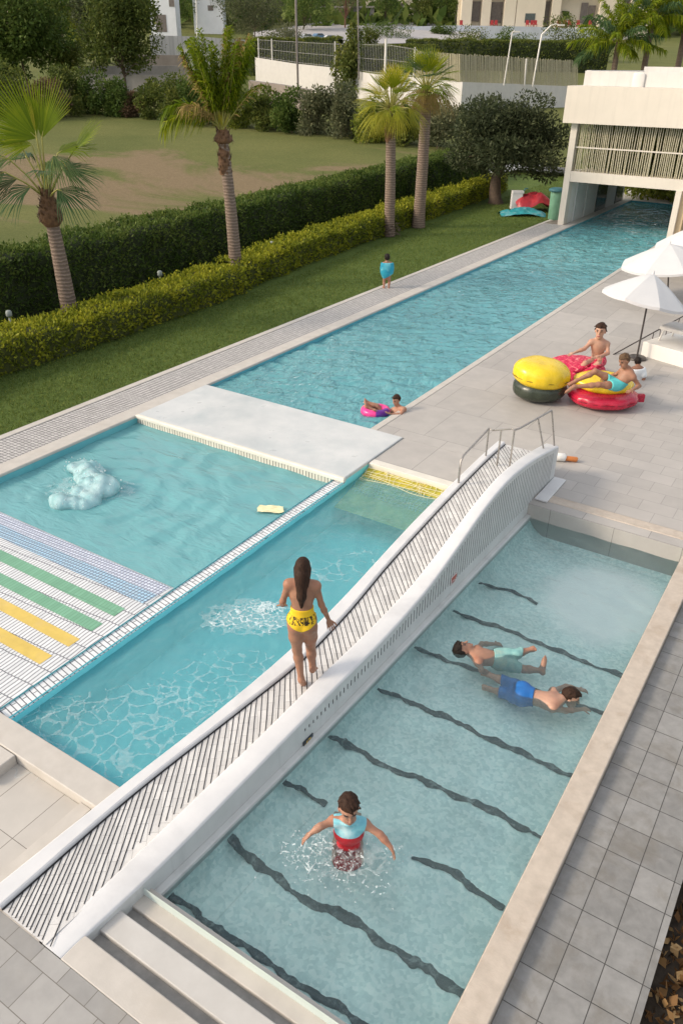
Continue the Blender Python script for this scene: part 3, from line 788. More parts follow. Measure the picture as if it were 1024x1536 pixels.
M['boots'] = simple('palm_boots', (.20, .105, .05), (.085, .045, .024), .8, 9, .8, 26)

def ringbark(name, a, b, dark, freq):
    t = NT(name); c = t.coord('Position')
    z = t.n('ShaderNodeSeparateXYZ'); t.l(c, z.inputs[0])
    n = t.noise(c, 5, 5, .6)
    s = t.math('SINE', t.math('MULTIPLY_ADD', z.outputs['Z'], freq, t.math('MULTIPLY', n, 7.0)))
    f = t.ramp(s, [(.0, 0.0), (.75, 1.0)])
    col = t.mix(f, dark, t.ramp(t.noise(c, 9, 6, .65), [(.3, b), (.7, a)]))
    nor = t.bump(s, .35, .015)
    return t.done(t.principled(col, .8, 0, .2, nor))
M['palm_trunk'] = ringbark('palm_trunk', (.30, .225, .175), (.19, .145, .115), (.155, .115, .09), 62)

def leafmesh(name, P, D, L, W, mat, parent=None, tint=None, bias=.7, kind=None, droop=0.0, rs=rng):
    n = len(P)
    A = D * bias + rs.normal(size=(n, 3)) * .6; A[:, 2] -= droop; A /= np.linalg.norm(A, axis=1)[:, None]
    S = np.cross(A, rs.normal(size=(n, 3))); S /= np.linalg.norm(S, axis=1)[:, None] + 1e-9
    Nn = np.cross(A, S)
    L = np.asarray(L)[:, None] * np.ones((n, 1)); W = np.asarray(W)[:, None] * np.ones((n, 1))
    V = np.stack([P, P + A * L * .5 + S * W + Nn * L * .08, P + A * L, P + A * L * .5 - S * W + Nn * L * .08], 1).reshape(-1, 3)
    Q = np.arange(4 * n).reshape(n, 4)
    t = np.clip(rs.normal(.5, .2, n) if tint is None else tint, 0, 1)
    o = mesh_np(name, V, Q, mat, parent, False, None, np.repeat(t, 4))
    if kind: o['kind'] = kind
    return o

def hedge(name, label, path, width, height, leaf, dens, mat, core_mat, lump=.16, lumpf=1.6, group=None, tbase=.5, seed=0, zb=0.0):
    """clipped hedge along a path: uneven core and a skin of leaves"""
    rs = np.random.default_rng(seed)
    path = np.array(path, float); seg = np.linalg.norm(np.diff(path, axis=0), axis=1); cum = np.concatenate([[0], np.cumsum(seg)]); Ltot = cum[-1]
    def pos(s):
        return np.stack([np.interp(s, cum, path[:, 0]), np.interp(s, cum, path[:, 1])], -1)
    def side(s):
        d = pos(np.clip(s + .3, 0, Ltot)) - pos(np.clip(s - .3, 0, Ltot)); d /= np.linalg.norm(d, axis=-1)[..., None]
        return np.stack([-d[..., 1], d[..., 0]], -1)
    per = height * 2 + width
    def surf(s, q, off=0.0):
        """q 0..1 round the section: left foot, up, over the top, down"""
        a = q * per
        w2 = width / 2
        # rounded section
        x = np.where(a < height, -w2, np.where(a < height + width, -w2 + (a - height), w2))
        z = np.where(a < height, a, np.where(a < height + width, height, per - a))
        r = .22 * min(1, height)
        cx = np.clip(x, -w2 + r, w2 - r); cz = np.minimum(z, height - r)
        dx, dz = x - cx, z - cz; n_ = np.hypot(dx, dz) + 1e-9
        k = np.where(n_ > r, r / n_, 1); x = cx + dx * k; z = cz + dz * k
        lum = (fbm2(s * lumpf, a * lumpf + 40, 4, seed) - .47) * 2 * lump + (fbm2(s * .25, a * .2, 2, seed + 3) - .4) * lump * .8
        nx, nz = np.where(np.abs(dx) > 1e-4, dx, 0), np.where(dz > 1e-4, dz, 0); nn = np.hypot(nx, nz) + 1e-9
        nx, nz = nx / nn, nz / nn
        x = x + nx * (lum + off); z = z + nz * (lum + off)
        p2 = pos(s); sd = side(s)
        return np.stack([p2[..., 0] + sd[..., 0] * -x, p2[..., 1] + sd[..., 1] * -x, z + zb], -1), np.stack([sd[..., 0] * -nx, sd[..., 1] * -nx, nz], -1)
    e = empty(name, (path[0][0], path[0][1], zb), label, 'hedge', group)
    S, Qq = np.meshgrid(np.linspace(0, Ltot, int(Ltot / .3)), np.linspace(0, 1, 22), indexing='ij')
    P, _ = surf(S, Qq, -.10); i = np.arange(S.size).reshape(S.shape)
    mesh_np('inner_growth', P.reshape(-1, 3), np.stack([i[:-1, :-1], i[1:, :-1], i[1:, 1:], i[:-1, 1:]], -1).reshape(-1, 4), core_mat, e, True)
    n = int(Ltot * per * dens)
    s = rs.random(n) * Ltot; q = rs.random(n)
    P, D = surf(s, q, 0.0)
    P = P + rs.normal(size=P.shape) * .035 - D * rs.random((n, 1)) * .10
    D = D * .6 + np.array([0, 0, .5])
    tint = tbase + (fbm2(s * 1.3, q * per * 1.3, 3, seed + 20) - .47) * .9 + rs.normal(size=n) * .15
    leafmesh('foliage', P, D, leaf * (.7 + .7 * rs.random(n)), leaf * .26 * (.7 + .6 * rs.random(n)), mat, e, tint, .8, rs=rs)
    # stray shoots that break the clipped line
    n = int(Ltot * 26)
    s = rs.random(n) * Ltot; q = (height + width * (.05 + .9 * rs.random(n))) / per
    P, D = surf(s, q, .0)
    k = 5
    P = np.repeat(P, k, 0); hgt = np.tile(np.linspace(0, 1, k), n) * np.repeat(.05 + .16 * rs.random(n) ** 2, k)
    P = P + np.stack([rs.normal(size=n * k) * .02, rs.normal(size=n * k) * .02, hgt], -1)
    leafmesh('shoots', P, np.tile([0, 0, .9], (n * k, 1)), leaf * (.6 + .5 * rs.random(n * k)), leaf * .18 * np.ones(n * k), mat, e, tbase + .15 + rs.normal(size=n * k) * .15, .7, rs=rs)
    return e
M['hedge_core'] = simple('hedge_inside', (.030, .042, .012), (.018, .026, .008), .9, 6, .5, 30)
M['hedge_core_gold'] = simple('golden_hedge_inside', (.075, .085, .018), (.04, .05, .012), .9, 6, .5, 30)
hedge('low_hedge', 'low golden green clipped hedge along the edge of the mown lawn strip', [(-18.0, 4), (-18.0, 12), (-18.1, 18.5), (-18.4, 21.3)], 1.35, .86, .12, 300, M['leaf_yellow'], M['hedge_core_gold'], .19, 1.7, seed=31, tbase=.52)
hedge('low_hedge', 'low golden green hedge beyond the second palm running to the far olive tree', [(-18.55, 21.6), (-19.0, 25), (-19.35, 29), (-19.8, 35), (-20.3, 42), (-20.7, 47), (-21.0, 51)], 1.3, .92, .13, 260, M['leaf_yellow'], M['hedge_core_gold'], .19, 1.6, seed=32, tbase=.52)
hedge('tall_hedge', 'tall dark green clipped hedge between the palms and the dry field', [(-21.3, 3), (-21.5, 12), (-21.9, 20), (-22.6, 29), (-23.6, 39), (-24.6, 50), (-25.6, 58)], 1.5, 1.95, .13, 220, M['leaf_dark'], M['hedge_core'], .22, 1.1, seed=33, tbase=.58)

def limbs_tree(base, top, r0, r1, crown_pts, rs, mb, seg=8, lean=(0, 0)):
    base = np.array(base, float); top = np.array(top, float)
    n = 7; pts = []
    for i in range(n):
        t = i / (n - 1); p = base + (top - base) * t
        p[:2] += np.array(lean) * math.sin(t * PI) + rs.normal(size=2) * .02 * r0 * 10 * t
        pts.append(p)
    rr = [r0 * (1.35 if i == 0 else 1) * (1 - i / (n - 1)) + r1 * i / (n - 1) for i in range(n)]
    mb.tube(pts, rr, seg)
    for c in crown_pts:
        k = rs.integers(n // 2, n); a = pts[k]
        mid = a + (c - a) * .5 + np.array([0, 0, .08 * np.linalg.norm(c - a)])
        mb.tube([a, mid, a + (c - a) * .92], [rr[k] * .6, rr[k] * .38, rr[k] * .12], 6)

def tree(name, label, base, trunk_h, crown, clumps, nleaf, leaf, mat, trunk_r=.15, bark=None, cat='tree', group=None, seed=0, lean=(0, 0), droop=0.0, tbase=.5, narrow=.26, shell=.55):
    """crown: (rx, ry, rz) about base+(dx,dy,dz)"""
    rs = np.random.default_rng(seed)
    base = np.array(base, float)
    e = empty(name, base, label, cat, group)
    rx, ry, rz, dx, dy, dz = crown
    cc = base + np.array([dx, dy, dz])
    C = []
    while len(C) < clumps:
        q = rs.normal(size=3); q /= np.linalg.norm(q); r = rs.random() ** .45
        C.append(cc + q * r * np.array([rx, ry, rz]) * .78)
    C = np.array(C)
    cr = (.34 + .26 * rs.random(clumps))
    mb = MB(); limbs_tree(base - (0, 0, .2), base + np.array([dx * .6, dy * .6, trunk_h]), trunk_r, trunk_r * .5, C[: min(14, clumps)], rs, mb, 8, lean)
    mb.build('trunk', bark or M['bark'], e)
    w = cr ** 2; idx = rs.choice(clumps, nleaf, p=w / w.sum())
    q = rs.normal(size=(nleaf, 3)); q /= np.linalg.norm(q, axis=1)[:, None]
    r = shell + (1 - shell) * rs.random(nleaf) ** .7
    rad = np.array([rx, ry, rz]) * .62
    P = C[idx] + q * (r * cr[idx])[:, None] * rad
    tint = tbase + .28 * (rs.random(clumps)[idx] - .5) + rs.normal(size=nleaf) * .15
    leafmesh('crown', P, q + np.array([0, 0, .15]), leaf * (.65 + .7 * rs.random(nleaf)), leaf * narrow * (.7 + .6 * rs.random(nleaf)), mat, e, tint, .7, droop=droop, rs=rs)
    return e

def shrub(label, u, vb, wpx, hpx, mat, seed, leaf=.3, n=1500, name='shrub', group=None, tbase=.5, p=None, droop=0.0):
    b = at_hill(u, vb) if p is None else p
    d = b[0] * FH[0] + b[1] * FH[1]
    s = d / F_PX * 1.04
    w, h = wpx * s / 2, hpx * s
    return tree(name, label, b, h * .35, (w * 1.22, w, h * .62, 0, 0, h * .40), 22, int(n * 1.7), leaf, mat, .05, M['bark'], 'shrub', group, seed, tbase=tbase, droop=droop, shell=.25)

# ---- palms
def fan(e, hub, foot, d, nrm, R, spread, nseg, droop, mat, tint=.5, rs=rng, width=1.0, web=.45):
    hub, foot, d, nrm = (np.array(x, float) for x in (hub, foot, d, nrm))
    d /= np.linalg.norm(d); nrm -= d * (nrm @ d); nrm /= np.linalg.norm(nrm)
    s = np.cross(nrm, d)
    V = []; F = []; T = []
    for k in range(nseg):
        a = (k / (nseg - 1) - .5) * 2 * spread
        dirv = math.cos(a) * d + math.sin(a) * s
        tang = -math.sin(a) * d + math.cos(a) * s
        L = R * (1 - .22 * (a / spread) ** 2) * (.93 + .12 * rs.random())
        hw = L * web * math.tan(spread / nseg) * 1.08 * width
        cup = .10 * R * (abs(a) / spread) ** 1.5
        b = len(V)
        for t, ww in ((.03, .1), (web, 1.0), (.72, .72), (.9, .35), (1.0, .02)):
            g = np.array([0, 0, -droop * R * t ** 2.2 * (.8 + .4 * rs.random())])
            c = hub + dirv * L * t + nrm * cup * t + g
            ple = nrm * hw * .55 * (1 if t > .1 else 0)
            V += [c - tang * hw * ww, c + ple * ww, c + tang * hw * ww]
            T += [np.clip(tint + rs.normal() * .1 + .25 * (t - .4), 0, 1)] * 3
        for j in range(4):
            for q in range(2): F.append((b + j * 3 + q, b + j * 3 + q + 1, b + (j + 1) * 3 + q + 1, b + (j + 1) * 3 + q))
    o = mesh_np('frond', np.array(V), np.array(F), mat, e, False, None, np.array(T))
    m = MB(); mid = (hub + foot) / 2 + np.array([0, 0, .06 * np.linalg.norm(hub - foot)])
    m.tube([foot, mid, hub, hub + d * R * .12], [.034, .024, .018, .006], 6); m.build('petiole', M['petiole'], o)
    return o

def palm_trunk(e, p0, p1, r0, r1, bend=(0, 0), flare=1.25, boots=None, rings=True):
    n = 40; pts = []; rr = []
    p0, p1 = np.array(p0, float), np.array(p1, float)
    rs = np.random.default_rng(int(abs(p0[1]) * 10))
    for i in range(n):
        t = i / (n - 1); p = p0 + (p1 - p0) * t; p[:2] += np.array(bend) * math.sin(t * PI)
        pts.append(p); r = r0 + (r1 - r0) * t
        r *= 1 + (flare - 1) * max(0, 1 - t * 7)
        rr.append(r * (1 + (.012 if i % 2 else -.012) + rs.normal() * .008))
    m = MB(); m.tube(pts, rr, 14); m.build('trunk', M['palm_trunk'], e)
    return p1

def boots(e, c, r, h, n, seed, bulge=.35, z0=0):
    """old leaf bases under the crown"""
    rs = np.random.default_rng(seed); m = MB()
    prof = [(r * .9, 0), (r * (1 + bulge), h * .18), (r * (1 + bulge * .9), h * .4), (r * .95, h * .75), (r * .7, h)]
    m.lathe(prof, (c[0], c[1], c[2]), 16, 0, True)
    for i in range(n):
        a = i * 2.4; t = (i + .5) / n; z = t * h
        rad = np.interp(z, [q[1] for q in prof], [q[0] for q in prof])
        out = np.array([math.cos(a), math.sin(a), 0]); b = np.array(c) + out * rad * .95 + (0, 0, z)
        side = np.array([-out[1], out[0], 0]); L = .10 + .09 * rs.random()
        tip = b + out * (.05 + .04 * rs.random()) + (0, 0, L * (.8 if rs.random() > .25 else -.5))
        w = .035
        m.face([b - side * w, b + side * w, tip + side * w * .5, tip - side * w * .5]); m.face([b - side * w + out * .02, tip + out * .012, b + side * w + out * .02])
    m.build('leaf_bases', M['boots'], e)

R3 = np.array([RH[0], RH[1], 0]); F3 = np.array([FH[0], FH[1], 0]); U3 = np.array([0, 0, 1.0])
def sc(r, u, c): return R3 * r + U3 * u - F3 * c     # right, up, toward the viewer

# palm one: a few broad fans
pb = np.array([-19.28, 15.1, 0]); pt = pb + sc(-.12, 3.15, 0)
e = empty('fan_palm', pb, 'leftmost fan palm with a few very broad lime fans and a swollen brown collar', 'palm tree', 'palms along the hedge')
palm_trunk(e, pb, pt + (0, 0, .1), .255, .17, bend=(.02, 0))
boots(e, pt - (0, 0, .25), .21, 1.0, 70, 3, .55)
top = pt + sc(0, .45, 0)
rs = np.random.default_rng(41)
A = top + sc(-.02, 1.55, .0)
fan(e, A, top, sc(-.70, .72, .10), sc(.25, .2, 1), 1.75, .95, 34, .06, M['palm_green'], .50, rs)
fan(e, A + sc(.14, 0, .05), top, sc(.34, .95, .0), sc(-.15, .1, 1), 1.65, .58, 24, .03, M['palm_green'], .46, rs)
fan(e, A + sc(.03, .12, .12), top, sc(-.03, 1, .05), sc(.2, 0, 1), .85, .10, 5, .0, M['palm_yellow'], .55, rs)
fan(e, A + sc(-.12, -.15, .1), top, sc(-.98, .12, .3), sc(.1, 1, .7), 1.05, .75, 22, .25, M['palm_green'], .6, rs)
fan(e, top + sc(.88, 1.25, -.1), top, sc(.72, .68, .1), sc(-.5, .75, .5), 1.30, .62, 22, .12, M['palm_green'], .45, rs)
fan(e, top + sc(.42, 1.15, .2), top, sc(.55, .0, .6), sc(.2, 1, .4), 1.05, .95, 26, .85, M['palm_deep'], .72, rs)
fan(e, top + sc(-.85, 1.05, .1), top, sc(-.85, .15, .3), sc(-.1, 1, .5), 1.25, .95, 28, .75, M['palm_deep'], .75, rs)
fan(e, top + sc(-.55, 1.0, -.5), top, sc(-.7, .35, -.5), sc(.1, 1, .3), 1.2, .9, 24, .6, M['palm_deep'], .6, rs)
fan(e, top + sc(-.28, .38, .35), top, sc(-.85, -.05, .5), sc(-.2, 1, .6), 1.2, .85, 26, .55, M['palm_deep'], .3, rs)
fan(e, top + sc(.42, .32, .35), top, sc(.82, -.05, .45), sc(.2, 1, .7), 1.30, .85, 26, .45, M['palm_deep'], .15, rs)
fan(e, top + sc(-.1, .7, -.7), top, sc(.1, .5, -.9), sc(0, 1, .5), 1.1, .9, 24, .4, M['palm_green'], .35, rs)
fan(e, top + sc(-.9, .75, .4), top, sc(-.9, -.25, .2), sc(-.2, .8, .8), 1.0, .9, 24, .7, M['palm_deep'], .65, rs)

for dx_, dz_, d_, n_, R_, mt_, t_ in ((-.45, 1.35, sc(-.6, .7, -.5), sc(.2, .6, .6), 1.4, 'palm_green', .42), (.5, 1.2, sc(.75, .45, -.4), sc(-.3, .9, .4), 1.25, 'palm_green', .40), (-.7, .55, sc(-.9, -.1, .1), sc(0, 1, .6), 1.15, 'palm_deep', .5), (.55, .8, sc(.85, .05, .0), sc(0, 1, .5), 1.2, 'palm_deep', .6), (.1, .75, sc(.15, .2, .9), sc(0, 1, -.2), 1.0, 'palm_deep', .55)):
    fan(e, top + sc(dx_, dz_, .1), top, d_, n_, R_, .9, 26, .35, M[mt_], t_, rs)
# palm two: upright feathery brush
def pinnate(e, p0, d0, L, droop, mat, n=46, leaf=.34, hang=.5, seed=0, tint=.5, wd=.018):
    rs = np.random.default_rng(seed); d = np.array(d0, float); d /= np.linalg.norm(d)
    pts = [np.array(p0, float)]
    for i in range(20):
        t = i / 19; dd = d + np.array([0, 0, -droop * t ** 1.6]); dd /= np.linalg.norm(dd); pts.append(pts[-1] + dd * L / 20)
    pts = np.array(pts)
    V = []; F = []; T = []
    for k in range(n * 2):
        t = .22 + .78 * (k // 2) / n; f = t * 20; i = min(19, int(f)); p = pts[i] + (pts[i + 1] - pts[i]) * (f - i)
        ax = pts[min(20, i + 1)] - pts[max(0, i)]; ax /= np.linalg.norm(ax)
        sd = np.cross(ax, [0, 0, 1.0]); sd = sd / (np.linalg.norm(sd) + 1e-6) * (1 if k % 2 else -1)
        a = rs.normal() * .5; up = np.cross(sd, ax); sd = sd * math.cos(a) + up * math.sin(a)
        ll = leaf * (.55 + .6 * math.sin(PI * min(1, t * .95))) * (.8 + .4 * rs.random())
        dv = ax * .75 + sd * .75; dv /= np.linalg.norm(dv)
        tip = p + dv * ll + np.array([0, 0, -hang * ll]); mid = p + dv * ll * .55 + np.array([0, 0, -hang * ll * .2])
        w = np.cross(dv, rs.normal(size=3)); w = w / np.linalg.norm(w) * wd
        b = len(V); V += [p - w * .6, p + w * .6, mid + w, mid - w, tip + w * .15, tip - w * .15]
        F += [(b, b + 1, b + 2, b + 3), (b + 3, b + 2, b + 4, b + 5)]
        T += [np.clip(tint + rs.normal() * .16, 0, 1)] * 6
    o = mesh_np('frond', np.array(V), np.array(F), mat, e, False, None, np.array(T))
    m = MB(); m.tube(list(pts[::4]), [.028, .022, .016, .011, .008, .005][: len(pts[::4])], 5); m.build('petiole', M['petiole'], o)
pb = np.array([-18.55, 21.9, 0]); pt = pb + sc(-.20, 4.70, 0)
e = empty('feather_palm', pb, 'tall palm with upright feathery brush of fronds and one frond drooping left', 'palm tree', 'palms along the hedge')
palm_trunk(e, pb, pt, .24, .165, bend=(.04, 0))
boots(e, pt - (0, 0, .05), .215, .42, 30, 5, .45)
boots(e, pt - (0, 0, 1.0), .20, .95, 46, 6, .05)
top = pt + (0, 0, .35); rs = np.random.default_rng(43)
for i in range(34):
    r = [-.46, -.40, -.34, .36, .42, .30, .24, -.28, -.16, -.06, .06, .14, .20, -.22, .32, .38, -.36, .26, .10, -.1, .44, -.43, .35, -.31, .29, -.25, .39, -.39, .18, -.18, .33, -.34, .22, -.28][i]
    c = rs.normal() * .22
    ln = 2.75 - .6 * abs(r) + .3 * rs.random() - (.45 if -.12 < r < .08 else 0)
    pinnate(e, top + rs.normal(size=3) * .05, sc(r, 1, c), ln, .06 + .14 * rs.random(), M['palm_green'] if i % 6 else M['palm_straw'], 74, .36, .75, 100 + i, .36 + .18 * rs.random(), .022)
pinnate(e, top, sc(-1.0, .75, .25), 2.1, 1.4, M['palm_green'], 60, .50, .9, 150, .62, .022)
pinnate(e, top, sc(-.9, .95, .0), 2.2, 1.3, M['palm_green'], 60, .5, .9, 151, .4, .022)
pinnate(e, top, sc(-.62, .9, .5), 1.7, 1.0, M['palm_straw'], 44, .45, .8, 152, .45)
pinnate(e, top, sc(.72, .9, .3), 2.0, .35, M['palm_straw'], 16, .3, .3, 153, .3)
pinnate(e, top, sc(.5, .9, -.5), 2.2, .7, M['palm_green'], 50, .4, .6, 154, .45)
for i in range(7):
    fan(e, top + sc(rs.normal() * .06, .05, .12), pt, sc(rs.normal() * .22, 1, rs.normal() * .2), sc(0, 0, 1), .55 + .2 * rs.random(), .05, 3, 0, M['palm_yellow'], .7, rs)

# palms three and four: round heads
def round_palm(pb, h, lean, label, r0, r1, n, R, pet, seed, mats, low_mat, skirt, bases):
    pb = np.array(pb, float); pt = pb + sc(lean, h, 0); rs = np.random.default_rng(seed)
    e = empty('fan_palm', pb, label, 'palm tree', 'palms along the hedge')
    palm_trunk(e, pb, pt, r0, r1, bend=(.02, .02), flare=1.15)
    boots(e, pt - (0, 0, bases), r1 * 1.02, bases + .25, int(55 * bases + 12), seed, .10)
    top = pt + (0, 0, .22)
    for i in range(n):
        t = i / (n - 1)
        el = 1.45 - t * 1.75 - .08 * rs.random(); az = i * 2.399 + rs.normal() * .15
        d = np.array([math.cos(az) * math.cos(el), math.sin(az) * math.cos(el), math.sin(el)])
        hub = top + d * pet * (.8 + .35 * rs.random()) + (0, 0, .05)
        d2 = d + np.array([0, 0, .15 - .55 * t]); 
        nr = np.array([-math.cos(az) * math.sin(el), -math.sin(az) * math.sin(el), math.cos(el)]) + rs.normal(size=3) * .25
        fan(e, hub, top - (0, 0, .1), d2, nr, R * (.85 + .25 * rs.random()), .72 + .2 * rs.random(), 15, .10 + .55 * t ** 1.5, mats[rs.integers(0, len(mats))] if t < .82 else low_mat, np.clip(.75 - .5 * t + rs.normal() * .1, .1, .95), rs, .8, .38)
    for i in range(skirt):
        az = i * 2.399; d = np.array([math.cos(az) * .55, math.sin(az) * .55, -.15])
        fan(e, top + d * .55 - (0, 0, .1), top - (0, 0, .2), d + np.array([0, 0, -.7]), np.array([math.cos(az), math.sin(az), .4]), R * .75, .6, 11, .45, low_mat, .45 + rs.normal() * .12, rs, .7, .35)
    return e
round_palm((-18.9, 33.4, 0), 5.1, -.14, 'yellow headed fan palm with a reddish upper trunk and shaggy foot', .25, .21, 44, 1.05, .80, 61, [M['palm_yellow'], M['palm_yellow'], M['palm_green']], M['palm_yellow'], 12, 1.1)
e3 = bpy.data.objects['fan_palm.001']
round_palm((-18.85, 36.2, 0), 5.8, .02, 'greener fan palm behind the yellow one with a skirt of dry fronds', .29, .235, 44, 1.05, .82, 62, [M['palm_green'], M['palm_deep'], M['palm_green']], M['palm_straw'], 20, .35)
# rough foot of the yellow palm
m = MB(); rs = np.random.default_rng(66)
for i in range(150):
    a = rs.random() * 6.28; z = .02 + .55 * rs.random() ** 1.4; r = .32 - .12 * z + .12 * rs.random()
    b = np.array([-18.9 + r * math.cos(a) + .10, 33.4 + r * math.sin(a), z]); o_ = np.array([math.cos(a), math.sin(a), .5]); s_ = np.array([-o_[1], o_[0], 0])
    m.face([b - s_ * .04, b + s_ * .04, b + o_ * .09 + s_ * .015, b + o_ * .09 - s_ * .015])
m.build('rough_foot', M['palm_trunk'], e3)

# olive tree by the building
tree('olive_tree', 'broad dark olive tree with a thick leaning trunk beside the white pavilion', (-18.9, 45.9, 0), 2.6, (4.1, 3.6, 2.7, .3, .2, 3.45), 46, 21000, .24, M['leaf_olive'], .42, M['bark'], 'tree', None, 71, lean=(-.25, 0), narrow=.2, shell=.3, tbase=.42)

# trees further up the hillside
def hill_tree(label, u, vb, crown_px, seed, mat, n=3500, leaf=.42, trunk_frac=.35, name='tree', r=.16, bark=None, lean=(0, 0), tbase=.5, clumps=26, group=None, droop=0.0, shell=.5):
    """crown_px: (u0,u1,v0,v1) in the photo"""
    b = at_hill(u, vb); d = b[0] * FH[0] + b[1] * FH[1]
    s = d / F_PX * 1.02
    u0, u1, v0, v1 = crown_px
    cu, cv = (u0 + u1) / 2, (v0 + v1) / 2
    cpt = at_dist(cu, cv, d); dx = cpt - b
    rx, rz = (u1 - u0) / 2 * s, (v1 - v0) / 2 * s
    return tree(name, label, b, max(.5, dx[2] - rz * .35), (rx, rx * .85, rz, dx[0], dx[1], dx[2]), clumps, n, leaf, mat, r, bark, 'tree', group, seed, lean, droop, tbase, .26, shell)
hill_tree('full round green tree standing alone in front of the terraced walls', 192, 150, (114, 238, -25, 112), 81, M['leaf_mid'], 13000, .36, r=.16, clumps=44, shell=.3, tbase=.42)
hill_tree('dark leaning tree at the left edge above the fan palm', 48, 140, (-70, 112, -40, 92), 82, M['leaf_dark'], 16000, .46, r=.13, lean=(-.5, 0), clumps=40, shell=.3, tbase=.55)
hill_tree('yellow green tree rising behind the dark leaning tree', 96, 95, (50, 135, -45, 70), 83, M['leaf_lime'], 8000, .42, clumps=26, shell=.3)
hill_tree('spindly pale tree between the dark and the round tree', 105, 140, (80, 135, 62, 112), 84, M['leaf_mid'], 2600, .32, r=.08, tbase=.55)
hill_tree('drooping olive green tree behind the white garden wall', 382, 62, (332, 432, -30, 50), 85, M['leaf_olive'], 6000, .5, clumps=30, shell=.3, tbase=.75)
hill_tree('dark spreading tree beside the tall grey post', 455, 56, (418, 497, -22, 38), 86, M['leaf_dark'], 4200, .5, clumps=26, shell=.35, tbase=.6)
hill_tree('small dark conifer like tree above the parked cars', 486, 40, (465, 508, -40, 12), 87, M['leaf_dark'], 2400, .5)
hill_tree('thin crowned tree with a bare reddish trunk', 517, 54, (490, 548, -40, 16), 88, M['leaf_grey'], 2800, .5, r=.28, bark=M['bark_red'], shell=.3)
hill_tree('round dark street tree left of the pair', 576, 42, (546, 612, -35, 26), 89, M['leaf_dark'], 3600, .5, tbase=.55, clumps=24)
hill_tree('pale green street tree left of the dark one near the hotel', 627, 44, (606, 655, -30, 26), 90, M['leaf_mid'], 3000, .5, r=.12)
hill_tree('dark round street tree nearest the cream hotel', 661, 44, (640, 698, -25, 27), 91, M['leaf_dark'], 3400, .5, r=.12, tbase=.6)
hill_tree('dark tree hanging over the white house at upper left', 262, 50, (240, 302, -30, 24), 92, M['leaf_dark'], 3200, .45)
hill_tree('slim dark tree in front of the white house', 318, 50, (300, 340, -34, 12), 93, M['leaf_dark'], 1900, .45)
# weeping plant hanging on the white wall
shrub('weeping pale green plant hanging over the white wall', 522, 146, 42, 92, M['leaf_mid'], 94, .34, 2600, 'weeping_plant', None, .6, droop=1.4)
# shrubs along the far side of the field
SH = [(14, 178, 66, 70, 'leaf_mid', 'green bush at the left edge behind the fan palm'), (66, 176, 70, 55, 'leaf_dry', 'brown dry brush under the dark leaning tree'),
      (108, 172, 62, 66, 'leaf_mid', 'tall green bush left of the terraced walls'), (143, 171, 52, 52, 'leaf_dark', 'dark bush below the round tree on its left'), (172, 173, 48, 48, 'leaf_dark', 'dark bush directly below the round tree'),
      (203, 174, 40, 36, 'leaf_dry', 'reddish dry brush right of the round tree trunk'), (232, 176, 62, 48, 'leaf_mid', 'mid green bush below the lowest terrace'), (268, 181, 58, 60, 'leaf_mid', 'bushy shrub left of the feathery palm'),
      (308, 186, 66, 56, 'leaf_dark', 'dark shrub behind the feathery palm'), (352, 190, 56, 60, 'leaf_lime', 'yellowish shrub behind the feathery palm on its right'), (396, 194, 62, 58, 'leaf_mid', 'rounded green shrub right of the feathery palm'),
      (438, 198, 58, 54, 'leaf_dark', 'dark rounded shrub midway along the field edge'), (476, 202, 58, 60, 'leaf_grey', 'grey green grassy shrub below the white wall'), (512, 206, 54, 62, 'leaf_grey', 'tall grey grassy shrub left of the yellow palm'),
      (552, 212, 70, 58, 'leaf_lime', 'broad pale grassy shrub behind the yellow palm'), (606, 216, 66, 56, 'leaf_mid', 'shrub behind the two round palms'), (655, 222, 70, 60, 'leaf_grey', 'grey shrub behind the olive tree on its left')]
for i, (u, vb, w_, h_, mt, lb) in enumerate(SH):
    shrub(lb, u, vb, w_, h_, M[mt], 200 + i, .26, 2400, group='shrubs along the field edge', tbase=.5)

# mulch: bark chips and dry leaves in the bed lower right
n = 6500; rs = np.random.default_rng(9)
P = np.stack([.26 + 4.2 * rs.random(n), 2.2 + 4.05 * rs.random(n), -.31 + .05 * rs.random(n)], -1)
M['chips'] = leafmat('dry_leaf_litter', [(0, (.035, .018, .009)), (.5, (.13, .065, .025)), (.85, (.28, .16, .065)), (1, (.40, .27, .13))], .6, .1)
leafmesh('leaf_litter', P, np.tile([0, 0, .25], (n, 1)), .06 + .09 * rs.random(n), .016 + .03 * rs.random(n), M['chips'], None, rs.random(n), 1.0, 'stuff', rs=rs)

hill_tree('shadowy evergreen filling the gap at the far left under the dark tree', 8, 130, (-50, 60, 55, 128), 95, M['leaf_dark'], 6000, .40, r=.1, clumps=26, shell=.3, tbase=.5)
hill_tree('dim olive tree behind the round tree on its left', 140, 100, (104, 180, -20, 88), 96, M['leaf_olive'], 6500, .42, r=.1, clumps=26, shell=.3, tbase=.5)

n = 46000; rs = np.random.default_rng(79)
yy = 4 + 58 * rs.random(n) ** 1.25; xx = np.interp(yy, [4, 20, 30, 40, 62], [-17.3, -17.4, -18.2, -19.0, -20.0]); xx = xx + (-14.4 - xx) * rs.random(n)
leafmesh('grass_blades', np.stack([xx, yy, xx * 0 - .012], -1), np.tile([0, 0, 1.0], (n, 1)), .05 + .06 * rs.random(n), .007 + .006 * rs.random(n), leafmat('grass_blade', [(0, (.07, .11, .02)), (.5, (.13, .18, .04)), (1, (.23, .25, .07))]), None, None, .9, 'stuff', rs=rs)

